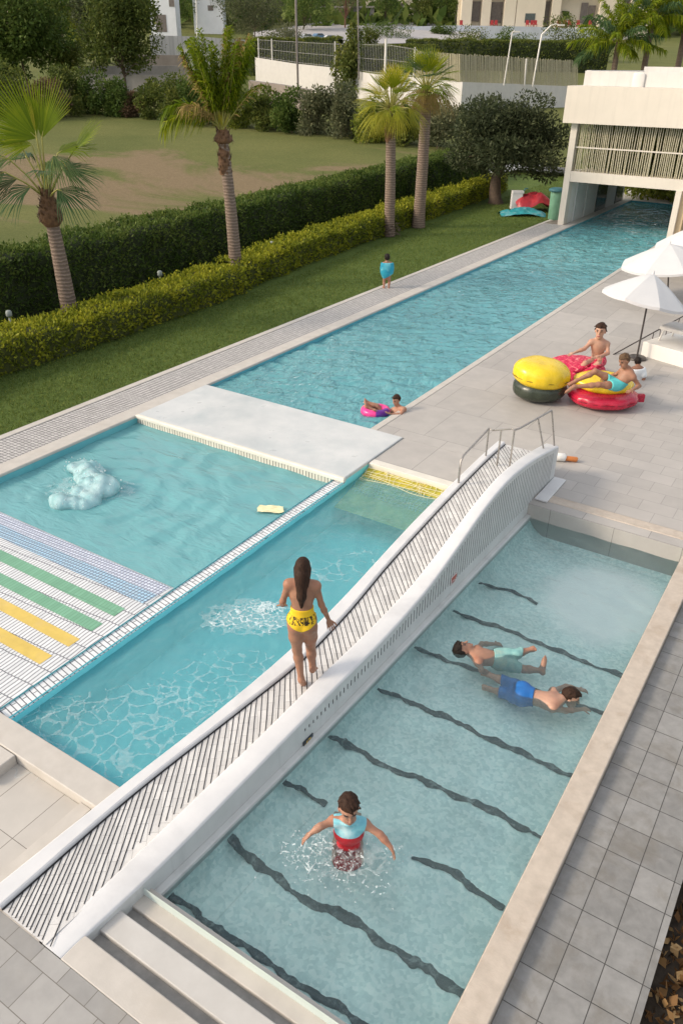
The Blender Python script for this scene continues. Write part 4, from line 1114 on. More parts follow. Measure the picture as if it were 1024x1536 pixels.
# ------------------------------------------------------------------ pavilion over the pool
M['cream'] = simple('cream_render', (.64, .585, .505), (.60, .55, .475), .6, 1.2, .05, 40, stain=((.52, .475, .41), .3), streak=.2)
M['cream_in'] = simple('inner_render', (.72, .70, .66), (.65, .63, .60), .6, 2, .05, 40)
M['bamboo'] = simple('bamboo_cane', (.50, .46, .34), (.34, .31, .20), .55, 12, .2, 40)
M['glass'] = simple('dark_glass', (.10, .12, .12), (.06, .075, .07), .08, 3, spec=.6)
M['door_white'] = simple('door_panel', (.60, .61, .60), (.54, .55, .54), .35, 3)
BY = 41.2
bx0, bx1 = -13.52, 4.0
pav = empty('pavilion', (-10.8, 49, 0), 'white flat roofed pavilion with bamboo screen standing over the end of the long pool', 'building')
m = MB(); m.box(-13.86, bx1, BY - .35, 52, 4.66, 6.22); m.build('roof_fascia', M['cream'], pav)
m = MB()
m.box(-13.45, bx1, 41.9, 42.1, 6.222, 6.84); m.box(-13.45, -13.25, 42.101, 51.799, 6.222, 6.86); m.box(-13.249, bx1, 51.6, 51.8, 6.222, 7.05); m.box(-13.249, bx1, 42.101, 51.599, 6.222, 6.25)
m.lathe([(.0, .56), (.22, .56), (.28, .50), (.28, .0)], (-10.9, 41.86, 6.222), 24, 0, True, 1, .25)
m.build('roof_parapet', M['white_plaster'], pav)
m = MB(); m.prism([(-13.52, BY), (-13.22, BY), (-13.22, BY + .55), (-13.52, BY + .55)], -.6, 4.659); m.build('column', M['cream'], pav)
m = MB(); m.prism([(-8.12, BY - .1), (-7.86, BY - .1), (-7.86, BY + .5), (-8.12, BY + .5)], -.6, 2.06); m.build('column', M['cream'], pav)
m = MB(); m.box(-13.219, bx1, BY + .02, BY + .4, 2.06, 2.54); m.box(-13.219, bx1, BY + .4, 52, 2.2, 2.5); m.build('beam', M['cream'], pav)
m = MB(); rs = np.random.default_rng(15)
x = -13.16
while x < .3:
    j = rs.normal() * .012; r = .020 + .012 * rs.random()
    m.tube([(x + j, BY + .14 + rs.normal() * .015, 2.54), (x + j * .3 + rs.normal() * .02, BY + .14, 3.6), (x - j, BY + .14 + rs.normal() * .015, 4.66)], r, 6)
    x += .098 * (1 + rs.normal() * .12)
m.build('bamboo_screen', M['bamboo'], pav)
m = MB(); m.box(-13.2, .3, BY + .10, BY + .19, 3.58, 3.64); m.build('screen_rail', M['cream'], pav)
# inside: climbing green behind the screen, side walls over the water
m = MB(); m.box(-13.45, -13.25, BY + .6, 52, -.6, 2.19); m.build('side_wall', M['cream_in'], pav)
for k, (y0, y1, mt) in enumerate([(42.6, 44.2, 'door_white'), (44.4, 46.0, 'door_white'), (46.4, 48.2, 'glass'), (48.4, 50.0, 'door_white'), (50.2, 51.6, 'glass')]):
    q = MB(); q.box(-13.248, -13.20, y0, y1, -.05, 2.05); q.build('door', M[mt], pav)
m = MB(); m.box(-8.15, -7.95, BY + .5, 52, -.6, 2.19)
for k in range(14): m.box(-8.19, -8.151, BY + 1.0, 51.5, .02 + k * .15, .10 + k * .15)
m.build('louvred_wall', M['cream_in'], pav)
m = MB(); m.box(-7.859, -7.6, BY + .1, BY + 3, 0, 2.059); m.build('return_wall', simple('ochre_wall', (.62, .48, .30), (.55, .42, .26), .6, 3), pav)
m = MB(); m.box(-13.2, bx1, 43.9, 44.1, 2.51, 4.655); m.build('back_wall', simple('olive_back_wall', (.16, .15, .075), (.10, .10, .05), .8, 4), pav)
n = 7500; rs = np.random.default_rng(16)
P = np.stack([-13.1 + 12.8 * rs.random(n), 42.2 + 1.6 * rs.random(n), 2.5 + 2.1 * rs.random(n)], -1)
leafmesh('climbing_plant', P, np.tile([0, -.6, .3], (n, 1)), .16 + .2 * rs.random(n), .04 + .04 * rs.random(n), M['leaf_mid'], pav, np.clip(rs.normal(.55, .25, n), 0, 1), .6, rs=rs)
# planting seen through the far end
shrub('yellow green shrub seen through the open far end of the pavilion', 0, 0, 150, 62, M['leaf_lime'], 17, .3, 4000, tbase=.75, p=np.array([-10.6, 54.6, -.02]))
m = MB(); m.prism([(-14.1, 52.31), (-7.9, 52.31), (-7.9, 62), (-14.1, 62)], -1.5, -.02); struct(m.build('pool_end_kerb', M['coping']))
# antenna on the roof
m = MB(); m.tube([(-9.6, 50, 6.24), (-9.6, 50, 8.2)], .02, 6); m.build('roof_aerial', M['steel'], pav)

# ------------------------------------------------------------------ walls, fences and buildings up the hill
M['concrete'] = simple('terrace_concrete', (.34, .315, .29), (.26, .24, .22), .8, .8, .1, 20, stain=((.20, .18, .16), .4))
M['brown_wall'] = simple('brown_wall', (.30, .255, .22), (.24, .20, .17), .8, 1.0)
M['blockwork'] = tiles('pale_blockwork', (.52, .50, .49), (.44, .42, .41), (.36, .35, .34), 1.2, .5, .03, .8, vary=.4)
M['asphalt'] = simple('pale_road', (.40, .38, .38), (.33, .32, .32), .8, .4)
M['hotel'] = simple('hotel_render', (.66, .58, .45), (.60, .53, .41), .7, .4)
M['white_house'] = simple('white_house_wall', (.74, .75, .78), (.66, .67, .70), .6, .5)
M['blue_wall'] = simple('blue_grey_wall', (.50, .53, .58), (.42, .45, .50), .7, .5, stain=((.36, .36, .38), .4))
M['shutter'] = simple('shutter_grey', (.20, .17, .15), (.13, .11, .10), .6, 2)
M['pole'] = simple('galvanised_pole', (.50, .49, .47), (.42, .41, .39), .5, 3, metal=.2)
M['pole_dark'] = simple('weathered_pole', (.24, .21, .19), (.17, .15, .14), .7, 3)
M['pole_white'] = simple('white_pole', (.74, .71, .66), (.64, .61, .57), .5, 3)

def depth_of(p): return p[0] * FH[0] + p[1] * FH[1]
def vwall(name, label, cat, pts, thick, mat, sink=.6, depth=None, group=None, parent=None):
    """wall through photo stations (u, v_top, v_base); stands on the hillside"""
    rows = []
    for i, (u, vt, vb) in enumerate(pts):
        d = depth_of(at_hill(u, vb)) if depth is None else (depth[i] if isinstance(depth, (list, tuple)) else depth)
        b = at_dist(u, vb, d); t = at_dist(u, vt, d); back = F3 * thick
        z0, z1 = b[2] - sink, t[2]
        rows.append([(b[0], b[1], z0), (b[0], b[1], z1), (b[0] + back[0], b[1] + back[1], z1), (b[0] + back[0], b[1] + back[1], z0)])
    m = MB()
    for a, b in zip(rows[:-1], rows[1:]):
        for k in range(4): m.face([a[k], b[k], b[(k + 1) % 4], a[(k + 1) % 4]])
    m.face(rows[0]); m.face(rows[-1][::-1])
    o = m.build(name, mat, parent)
    if label: tag(o, label, cat, group)
    return o
vwall('terrace_wall', 'lowest grey terrace wall behind the round tree', 'wall', [(128, 112, 150), (200, 112, 150), (285, 114, 152)], 1.2, M['concrete'])
vwall('terrace_wall', 'middle grey terrace wall stepping up behind the round tree', 'wall', [(122, 100, 133), (205, 98, 133), (287, 99, 133)], 1.5, M['concrete'])
vwall('terrace_wall', 'highest brown terrace wall left of the white gatepost block', 'wall', [(200, 82, 120), (280, 83, 120)], 1.5, M['brown_wall'])
vwall('block_wall', 'pale blockwork wall with stains above the terraces', 'wall', [(228, 53, 92), (305, 55, 92), (350, 59, 92), (425, 62, 90)], .4, M['blockwork'])
vwall('gate_block', 'white rendered gatepost block with sloping top left of the feathery palm', 'wall', [(275, 74, 120), (300, 72, 120), (345, 86, 120)], 1.0, M['white_plaster'])
wallpts = [(384, 86, 128), (440, 95, 134), (505, 102, 142), (560, 111, 152), (630, 117, 160), (690, 123, 166), (770, 126, 162), (860, 130, 160)]
vwall('garden_wall', 'long white garden wall with a fence along its top', 'wall', wallpts, .35, M['white_plaster'])
vwall('ledge_wall', 'low brown wall with a pale paved top under the white wall', 'wall', [(374, 121, 156), (420, 127, 160), (470, 136, 166)], 3.0, M['brown_wall'])
def wall_top(u):
    vt = np.interp(u, [p[0] for p in wallpts], [p[1] for p in wallpts]); vb = np.interp(u, [p[0] for p in wallpts], [p[2] for p in wallpts])
    d = depth_of(at_hill(u, vb)); return at_dist(u, vt, d), d
# mesh fence on the wall with pale posts
fz = empty('metal_fence', wall_top(386)[0], 'wire fence with pale posts on top of the white garden wall', 'fence')
def ftop(u): return np.interp(u, [375, 390, 500, 580, 640], [58, 59, 65, 66, 76])
m = MB()
for u in np.linspace(388, 622, 100):
    p, d = wall_top(u); q = at_dist(u, ftop(u), d); m.tube([p + F3 * .18, (p[0] + F3[0] * .18, p[1] + F3[1] * .18, q[2])], .014, 4, 0, False)
for f in (.06, .5, .97):
    m.tube([wall_top(u)[0] + F3 * .2 + U3 * f * (at_dist(u, ftop(u), wall_top(u)[1])[2] - wall_top(u)[0][2]) for u in np.linspace(386, 624, 12)], .016, 4, 0, False)
m.build('wire_panel', M['pole'], fz)
for u, over in ((388, 2), (408, 2), (502, 3), (577, 8), (538, 3), (620, 2)):
    p, d = wall_top(u); q = at_dist(u, ftop(u) - over, d); k = MB(); k.tube([p + F3 * .14 - U3 * .5, (p[0] + F3[0] * .14, p[1] + F3[1] * .14, q[2])], .07 if u != 577 else .13, 8); k.build('post', M['pole_white'], fz)
bf = empty('bamboo_fence', wall_top(630)[0], 'bamboo cane fence on the white wall beside the pavilion roof', 'fence')
m = MB(); rs = np.random.default_rng(19)
for u in np.linspace(624, 866, 215):
    p, d = wall_top(u); tv = np.interp(u, [624, 700, 870], [76, 82, 92]); q = at_dist(u + rs.normal() * .5, tv + rs.normal() * .8, d)
    a = p + F3 * (.15 + rs.normal() * .02); m.tube([a, (q[0] + F3[0] * .15, q[1] + F3[1] * .15, q[2])], .03 + .012 * rs.random(), 5, 0, False)
m.build('cane_screen', M['bamboo'], bf)
# poles
def pole(label, pts, depth, r, mat, name='lamp_post', head=None, cat='post'):
    P = [at_dist(u, v, depth) for u, v in pts]
    e = empty(name, P[0], label, cat); k = MB(); k.tube(P, r, 8); k.build('shaft', mat, e)
    if head is not None:
        a = P[-1]; k = MB(); k.tube([a, a + R3 * head * .5 + U3 * .12, a + R3 * head + U3 * .05], [r * .7, r * .6, r * .5], 6)
        k.obox(a + R3 * head * 1.15 + U3 * .03, R3 * .35, F3 * .14, U3 * .07); k.build('lamp_head', mat, e)
d0 = depth_of(at_hill(445, 140)) - 1.0
pole('tall weathered wooden pole rising past the top in front of the white wall', [(447, 138), (445, 60), (443, -30)], d0, .13, M['pole_dark'], 'utility_pole')
pole('slim dark pole beside the wire fence', [(538, 118), (537, 40), (536, -25)], depth_of(at_hill(538, 150)) + .8, .08, M['pole_dark'], 'utility_pole')
pole('leaning white pole left of the pair before the bamboo fence', [(755, 128), (768, 48)], depth_of(at_hill(755, 165)) - .3, .07, M['pole_white'], 'lamp_post', .35)
pole('leaning white lamp post with a bent arm beside the pavilion roof', [(798, 130), (812, 52), (826, 38)], depth_of(at_hill(800, 162)) - .3, .09, M['pole_white'], 'lamp_post', .9)
pole('short pale post between the two leaning white poles', [(786, 128), (789, 88)], depth_of(at_hill(786, 162)) - .2, .09, M['pole_white'], 'fence_post')
pole('white lamp post in front of the white house', [(296, 58), (294, -20)], depth_of(at_hill(296, 66)), .12, M['pole_white'], 'lamp_post')
# hedges behind the fence
def hill_hedge(label, pts, width, hpx, leaf, dens, mat, seed, tbase=.5):
    P = [at_hill(u, v) for u, v in pts]; d = depth_of(P[len(P) // 2])
    hedge('hillside_hedge', label, [tuple(p[:2]) for p in P], width, hpx * d / F_PX, leaf, dens, M[mat], M['hedge_core'], .35, .5, seed=seed, tbase=tbase, zb=float(min(p[2] for p in P)) - .1)
hill_hedge('green hedge behind the wire fence on the white wall', [(372, 112), (440, 114), (510, 118)], 2.0, 44, .34, 26, 'leaf_mid', 301, .6)
hill_hedge('dark hedge between the fence and the road', [(500, 104), (575, 106), (650, 110)], 2.2, 30, .34, 26, 'leaf_mid', 302, .5)
hill_hedge('broad rounded hedge behind the bamboo fence', [(610, 100), (700, 104), (790, 106), (905, 108)], 3.0, 33, .36, 26, 'leaf_mid', 303, .5)
for i, (u, vb, w_, h_, mt, lb) in enumerate([(578, 62, 66, 26, 'leaf_dark', 'clipped bush on the roadside island'), (700, 84, 70, 34, 'leaf_mid', 'bush at the left end of the hotel wall'), (760, 84, 60, 34, 'leaf_dark', 'dark bush below the hotel terrace on the left'), (828, 92, 66, 56, 'leaf_mid', 'tall bush right of the leaning lamp post'), (880, 92, 66, 46, 'leaf_mid', 'bush beside the feathery palms'), (668, 60, 36, 18, 'leaf_dark', 'small bush under the street trees'), (555, 72, 30, 26, 'leaf_mid', 'small bush beside the roadside signpost'), (432, 70, 70, 26, 'leaf_grey', 'scrubby bush behind the block wall')]):
    shrub(lb, u, vb, w_, h_, M[mt], 320 + i, .36, 1500, group='bushes by the road')
# road
def hill_strip(name, pix, mat, lift=.06):
    m = MB(); n = len(pix)
    for (a, b), (c, d) in zip(pix[:-1], pix[1:]):
        P = [at_hill(*q) for q in (a, c, d, b)]; m.face([(p[0], p[1], p[2] + lift) for p in P])
    struct(m.build(name, mat))
hill_strip('road', [((380, 66), (380, 50)), ((480, 67), (480, 34)), ((560, 68), (560, 34)), ((640, 66), (640, 36)), ((720, 66), (720, 42))], M['asphalt'], .28)
# hotel up the road
hd = depth_of(at_hill(800, 60)) + 6
hotel = empty('hotel', at_dist(815, 42, hd), 'cream hotel with dark openings and a terrace above the road', 'building')
vwall('terrace_wall', 'long blue grey retaining wall below the hotel terrace', 'wall', [(596, 40, 72), (690, 38, 76), (800, 40, 76), (905, 46, 80)], 5, M['blue_wall'], depth=hd - 5.2)
def hwall(u0, u1, v0, v1, back, name, mat, thick=1.0):
    vwall(name, None, None, [(u0, v0, v1), (u1, v0, v1)], thick, mat, sink=0.0, depth=hd + back, parent=hotel)
hwall(684, 975, -75, 60, 3.0, 'rear_wall', M['hotel'], 8)
for u0, u1 in ((689, 704), (719, 732), (752, 769), (770, 812), (822, 835), (893, 925), (938, 978)):
    hwall(u0, u1, -75, 55, .0, 'pier', M['hotel'], 2.95)
hwall(684, 978, -75, -12, -.05, 'upper_wall', M['hotel'], 2.9)
for u0, u1, v0, v1 in ((705, 718, 2, 32), (733, 751, 3, 34), (770.5, 776, 3, 36), (812.5, 821.5, 2, 36), (868, 878, 4, 34), (880, 890, 8, 30), (926, 937, 0, 33)):
    hwall(u0, u1, v0, v1, 2.6, 'opening', M['shutter'], .3)
hwall(786, 801, 20, 34, -.06, 'window', M['glass'], .2)
hwall(690, 940, 41, 60, -3.0, 'terrace_floor', M['white_plaster'], 3)
M['red_cloth'] = simple('red_cloth', (.45, .05, .05), (.30, .03, .035), .7, 3)
M['red_flower'] = leafmat('red_flowers', [(0, (.10, .05, .03)), (.5, (.38, .05, .06)), (1, (.55, .16, .14))])
def seat_proto(u, v, s):
    p = at_dist(u, v, hd - 2.0); e = empty('terrace_chair', p)
    k = MB(); k.obox(p + U3 * .45, R3 * .28, F3 * .28, U3 * .05); k.build('seat', M['red_cloth'], e)
    k = MB(); k.obox(p + U3 * .8 + F3 * .26, R3 * .28, F3 * .04, U3 * .34); k.build('backrest', M['red_cloth'], e)
    k = MB()
    for i in (-1, 1):
        for j_ in (-1, 1): k.tube([p + R3 * i * .24 + F3 * j_ * .22, p + R3 * i * .24 + F3 * j_ * .22 + U3 * .45], .03, 5)
    k.build('leg_frame', M['red_cloth'], e); e.scale = (s, s, s)
    return e
def copy_tree(o, parent=None):
    c = o.copy(); COL.objects.link(c)
    if parent is not None: c.parent = parent; c.matrix_parent_inverse = o.matrix_parent_inverse.copy()
    for ch in list(o.children): copy_tree(ch, c)
    return c
ch0 = None
for i, u in enumerate((691, 737, 743, 790, 797, 802, 837, 846, 853, 866, 884)):
    p = at_dist(u, 41, hd - 2.0)
    if ch0 is None: ch0 = seat_proto(u, 41, 1.5); o = ch0
    else: o = copy_tree(ch0); o.location = p
    tag(o, 'small red chair standing in the row on the hotel terrace', 'chair', 'red chairs on the hotel terrace')
hl = (670, 710, 748)
# white houses at upper left
def house(label, u0, u1, v0, v1, dep, mat, wins, thick=6):
    e = empty('house', at_dist((u0 + u1) / 2, v1, dep), label, 'building')
    vwall('wall', None, None, [(u0, v0, v1), (u1, v0, v1)], thick, mat, sink=1.5, depth=dep, parent=e)
    for a, b, c, d in wins: vwall('window', None, None, [(a, c, d), (b, c, d)], .1, M['shutter'], sink=0, depth=dep - .06, parent=e)
    vwall('roof_edge', None, None, [(u0 - 2, v0 - 3, v0), (u1 + 2, v0 - 3, v0)], thick + .6, mat, sink=-.01, depth=dep - .3, parent=e)
house('white house with a dark doorway at upper left', 228, 266, -40, 52, depth_of(at_hill(250, 60)) + 4, M['white_house'], [(235, 251, 22, 48), (254, 262, -8, 10)])
house('white gabled house right of the slim dark tree', 292, 336, -30, 48, depth_of(at_hill(310, 54)) + 8, M['white_house'], [(312, 320, 8, 16), (322, 331, -18, -8)])
house('long grey building behind the parked cars', 452, 560, 12, 52, depth_of(at_hill(500, 44)) + 14, M['concrete'], [(465, 476, 22, 36), (520, 530, 20, 34)], 10)
house('pinkish roofed building behind the yellow green tree', 10, 60, -20, 30, depth_of(at_hill(30, 70)) + 30, simple('pink_wall', (.52, .36, .30), (.45, .31, .26), .8, .5), [(22, 30, 2, 14)], 10)
house('low beige building behind the street trees', 545, 700, -20, 32, depth_of(at_hill(620, 42)) + 22, M['hotel'], [(560, 575, 4, 18), (590, 604, 4, 18), (622, 634, 4, 18)], 10)
# parked cars
M['car_blue'] = simple('blue_car_paint', (.10, .22, .36), (.08, .18, .30), .25, 2, spec=.6)
M['car_white'] = simple('white_car_paint', (.70, .71, .72), (.64, .65, .66), .25, 2, spec=.6)
M['tyre'] = simple('tyre', (.03, .03, .03), (.02, .02, .02), .8, 8)
def car(u, v, label, paint, yaw):
    p = at_hill(u, v) + U3 * .30; a = math.atan2(RH[1], RH[0]) + yaw
    X = np.array([math.cos(a), math.sin(a), 0]); Y = np.array([-X[1], X[0], 0])
    e = empty('parked_car', p, label, 'car', 'cars parked by the road')
    prof = [(-2.1, .35), (-2.1, .8), (-1.5, .92), (-.9, 1.38), (.55, 1.42), (1.15, .95), (1.95, .82), (2.1, .55), (2.05, .35)]
    m = MB(); W = .85
    L_ = [p + X * x + U3 * z - Y * W for x, z in prof]; R_ = [p + X * x + U3 * z + Y * W for x, z in prof]
    for i in range(len(prof)): j = (i + 1) % len(prof); m.face([L_[i], L_[j], R_[j], R_[i]])
    m.face(L_[::-1]); m.face(R_); m.build('body', paint, e)
    g = [(-1.35, .95), (-.85, 1.32), (.5, 1.35), (1.0, .97)]
    for sgn in (-1, 1):
        k = MB(); k.face([p + X * x + U3 * z + Y * sgn * (W + .01) for x, z in g]); k.build('side_window', M['glass'], e)
        for wx in (-1.3, 1.3):
            k = MB(); k.tube([p + X * wx + U3 * .33 + Y * sgn * .7, p + X * wx + U3 * .33 + Y * sgn * .9], .33, 14); k.build('wheel', M['tyre'], e)
    k = MB(); k.face([p + X * .62 + U3 * 1.39 - Y * .7, p + X * .62 + U3 * 1.39 + Y * .7, p + X * 1.12 + U3 * 1.01 + Y * .75, p + X * 1.12 + U3 * 1.01 - Y * .75]); k.build('windscreen', M['glass'], e)
car(461, 63, 'white parked car leftmost by the tall pole', M['car_white'], .5)
car(478, 62, 'blue parked car between the two white ones', M['car_blue'], .7)
car(495, 65, 'white parked car beside the reddish trunk', M['car_white'], .35)
# palms behind the pavilion
for i, (u, vb, h, lb) in enumerate([(918, 118, 6.0, 'low feathery palm left of two behind the pavilion roof'), (962, 120, 7.6, 'tall feathery palm between two others behind the pavilion roof'), (1012, 120, 8.0, 'feathery palm at the right edge behind the pavilion roof')]):
    b = at_hill(u, vb); b = at_dist(u, vb, 74 + 2 * i); b[2] = terrain(b[0], b[1])
    e = empty('feather_palm', b, lb, 'palm tree', 'palms behind the pavilion'); rs = np.random.default_rng(400 + i)
    top = b + U3 * (h + 1.2); k = MB(); k.tube([b - U3 * .2, top], [.3, .22], 10); k.build('trunk', M['palm_trunk'], e)
    for q in range(34):
        az = q * 2.399; el = 1.35 - 1.5 * q / 33
        pinnate(e, top, (math.cos(az) * math.cos(el), math.sin(az) * math.cos(el), math.sin(el)), 3.3 + .7 * rs.random(), .45 + .4 * rs.random(), M['palm_green'] if q % 3 else M['palm_deep'], 52, .62, .7, 500 + 40 * i + q, .55, .035)
# wooded ridge closing the view
n = 9000; rs = np.random.default_rng(77)
lat = -210 + 420 * rs.random(n); dep = 262 + 70 * rs.random(n)
P2 = lat[:, None] * RH + dep[:, None] * FH
z = terrain(P2[:, 0], P2[:, 1]) + 9 * fbm2(lat * .06, dep * .06, 3, 8) * rs.random(n)
leafmesh('far_woodland', np.stack([P2[:, 0], P2[:, 1], z], -1), np.tile([0, 0, .5], (n, 1)), 3 + 2.5 * rs.random(n), .9 + .7 * rs.random(n), M['leaf_dark'], None, np.clip(rs.normal(.7, .25, n), 0, 1), .6, 'stuff', rs=rs)

# ------------------------------------------------------------------ organic surfaces: signed distance fields meshed with surface nets
class Field:
    def __init__(self, lo, hi, h):
        self.h = h; self.lo = np.array(lo, float) - 3 * h; n = np.ceil((np.array(hi) - self.lo) / h).astype(int) + 4
        self.n = n; self.D = np.full(n, .6, dtype=np.float32)
    def win(self, lo, hi):
        a = np.clip(np.floor((np.array(lo) - self.lo) / self.h).astype(int), 0, self.n - 1)
        b = np.clip(np.ceil((np.array(hi) - self.lo) / self.h).astype(int) + 1, 1, self.n)
        ax = [self.lo[i] + self.h * np.arange(a[i], b[i]) for i in range(3)]
        return (slice(a[0], b[0]), slice(a[1], b[1]), slice(a[2], b[2])), np.meshgrid(*ax, indexing='ij', sparse=True)
    def merge(self, sl, d, k):
        D = self.D[sl]
        if k > 0:
            hh = np.maximum(k - np.abs(D - d), 0) / k; self.D[sl] = np.minimum(D, d) - hh * hh * k * .25
        else: self.D[sl] = np.minimum(D, d)
    def cone(self, a, b, ra, rb, k=.03, pad=.08):
        a = np.array(a, float); b = np.array(b, float); r = max(ra, rb) + pad
        sl, (X, Y, Z) = self.win(np.minimum(a, b) - r, np.maximum(a, b) + r)
        ab = b - a; L = ab @ ab + 1e-12
        t = np.clip(((X - a[0]) * ab[0] + (Y - a[1]) * ab[1] + (Z - a[2]) * ab[2]) / L, 0, 1)
        d = np.sqrt((X - a[0] - t * ab[0]) ** 2 + (Y - a[1] - t * ab[1]) ** 2 + (Z - a[2] - t * ab[2]) ** 2) - (ra + (rb - ra) * t)
        self.merge(sl, d.astype(np.float32), k)
    def ell(self, c, r, R=np.eye(3), k=.03, pad=.08, sub=False):
        c = np.array(c, float); r = np.array(r, float); m = r.max() + pad
        sl, (X, Y, Z) = self.win(c - m, c + m)
        dx, dy, dz = X - c[0], Y - c[1], Z - c[2]
        q = [dx * R[i][0] + dy * R[i][1] + dz * R[i][2] for i in range(3)]
        k0 = np.sqrt(sum((q[i] / r[i]) ** 2 for i in range(3))); k1 = np.sqrt(sum((q[i] / r[i] ** 2) ** 2 for i in range(3))) + 1e-9
        d = (k0 * (k0 - 1) / k1).astype(np.float32)
        if sub: self.D[sl] = np.maximum(self.D[sl], -d)
        else: self.merge(sl, d, k)
    def coords(self):
        return np.meshgrid(*[self.lo[i] + self.h * np.arange(self.n[i]) for i in range(3)], indexing='ij', sparse=True)

def nets(D, lo, h):
    """surface nets: vertices and quads of the zero level"""
    S = D < 0
    c = np.zeros(tuple(s - 1 for s in D.shape), dtype=np.int8)
    for i in (0, 1):
        for j in (0, 1):
            for k in (0, 1): c += S[i:S.shape[0] - 1 + i, j:S.shape[1] - 1 + j, k:S.shape[2] - 1 + k]
    act = np.argwhere((c > 0) & (c < 8))
    if len(act) == 0: return None
    vid = np.full(c.shape, -1, dtype=np.int64); vid[tuple(act.T)] = np.arange(len(act))
    acc = np.zeros((len(act), 3)); cnt = np.zeros(len(act))
    corners = [(i, j, k) for i in (0, 1) for j in (0, 1) for k in (0, 1)]
    val = {q: D[act[:, 0] + q[0], act[:, 1] + q[1], act[:, 2] + q[2]] for q in corners}
    for q in corners:
        for ax in range(3):
            if q[ax]: continue
            r = list(q); r[ax] = 1; r = tuple(r)
            a, b = val[q], val[r]; cr = (a < 0) != (b < 0)
            t = np.where(cr, a / (a - b + 1e-12), 0)
            p = np.tile(np.array(q, float), (len(act), 1)); p[:, ax] += t
            acc[cr] += p[cr]; cnt[cr] += 1
    V = lo + h * (act + acc / cnt[:, None])
    Q = []
    for ax in range(3):
        o = [a for a in range(3) if a != ax]
        sl0 = [slice(None)] * 3; sl1 = [slice(None)] * 3
        sl0[ax] = slice(0, -1); sl1[ax] = slice(1, None)
        a, b = S[tuple(sl0)], S[tuple(sl1)]
        idx = np.argwhere(a != b)
        ok = (idx[:, o[0]] > 0) & (idx[:, o[1]] > 0) & (idx[:, o[0]] < D.shape[o[0]] - 1) & (idx[:, o[1]] < D.shape[o[1]] - 1)
        idx = idx[ok]; ins = a[tuple(idx.T)]
        def cell(d0, d1):
            q = idx.copy(); q[:, o[0]] += d0; q[:, o[1]] += d1; return vid[tuple(q.T)]
        q = np.stack([cell(-1, -1), cell(0, -1), cell(0, 0), cell(-1, 0)], 1)
        flip = ins if ax != 1 else ~ins
        q[~flip] = q[~flip][:, ::-1]
        Q.append(q)
    Q = np.concatenate(Q); Q = Q[(Q >= 0).all(1)]
    return V, Q

def unit(v): v = np.array(v, float); return v / (np.linalg.norm(v) + 1e-12)
def frame(fwd, up):
    u = unit(up); f = np.array(fwd, float); f = unit(f - u * (f @ u)); r = np.cross(f, u); return np.array([r, f, u])

def skinmat(name, a):
    t = NT(name); c = t.coord()
    col = t.ramp(t.noise(c, 9, 5, .6), [(.3, tuple(x * .80 for x in a)), (.7, a)])
    col = t.mix(t.ramp(t.noise(c, 4.2, 4, .6), [(.45, 0.0), (.72, .55)]), col, (a[0] * 1.02, a[1] * .74, a[2] * .66))
    return t.done(t.principled(col, .5, 0, .35, t.bump(t.noise(c, 120, 3), .06, .004), Subsurface_Weight=.08, Subsurface_Radius=(.02, .008, .004)))
M['skin_tan'] = skinmat('tan_skin', (.34, .175, .11))
M['skin_deep'] = skinmat('deep_tan_skin', (.27, .135, .085))
M['skin_fair'] = skinmat('fair_skin', (.50, .29, .205))
M['skin_mid'] = skinmat('mid_skin', (.40, .215, .145))
M['lip'] = simple('lips', (.36, .13, .11), (.30, .10, .09), .5, 20)
M['eye'] = simple('eye_dark', (.05, .035, .03), (.03, .02, .018), .3, 20)
def hairmat(name, a, b):
    t = NT(name); c = t.coord('Position', (60, 60, 5))
    col = t.ramp(t.noise(c, 1.0, 4, .6), [(.3, b), (.7, a)])
    return t.done(t.principled(col, .6, 0, .15, t.bump(t.noise(t.coord('Position', (90, 90, 7)), 1.0, 3), .6, .01)))
M['hair_brown'] = hairmat('brown_hair', (.052, .026, .016), (.018, .010, .007))
M['hair_black'] = hairmat('black_hair', (.028, .02, .016), (.01, .008, .007))
M['hair_light'] = hairmat('light_brown_hair', (.14, .085, .045), (.06, .035, .02))

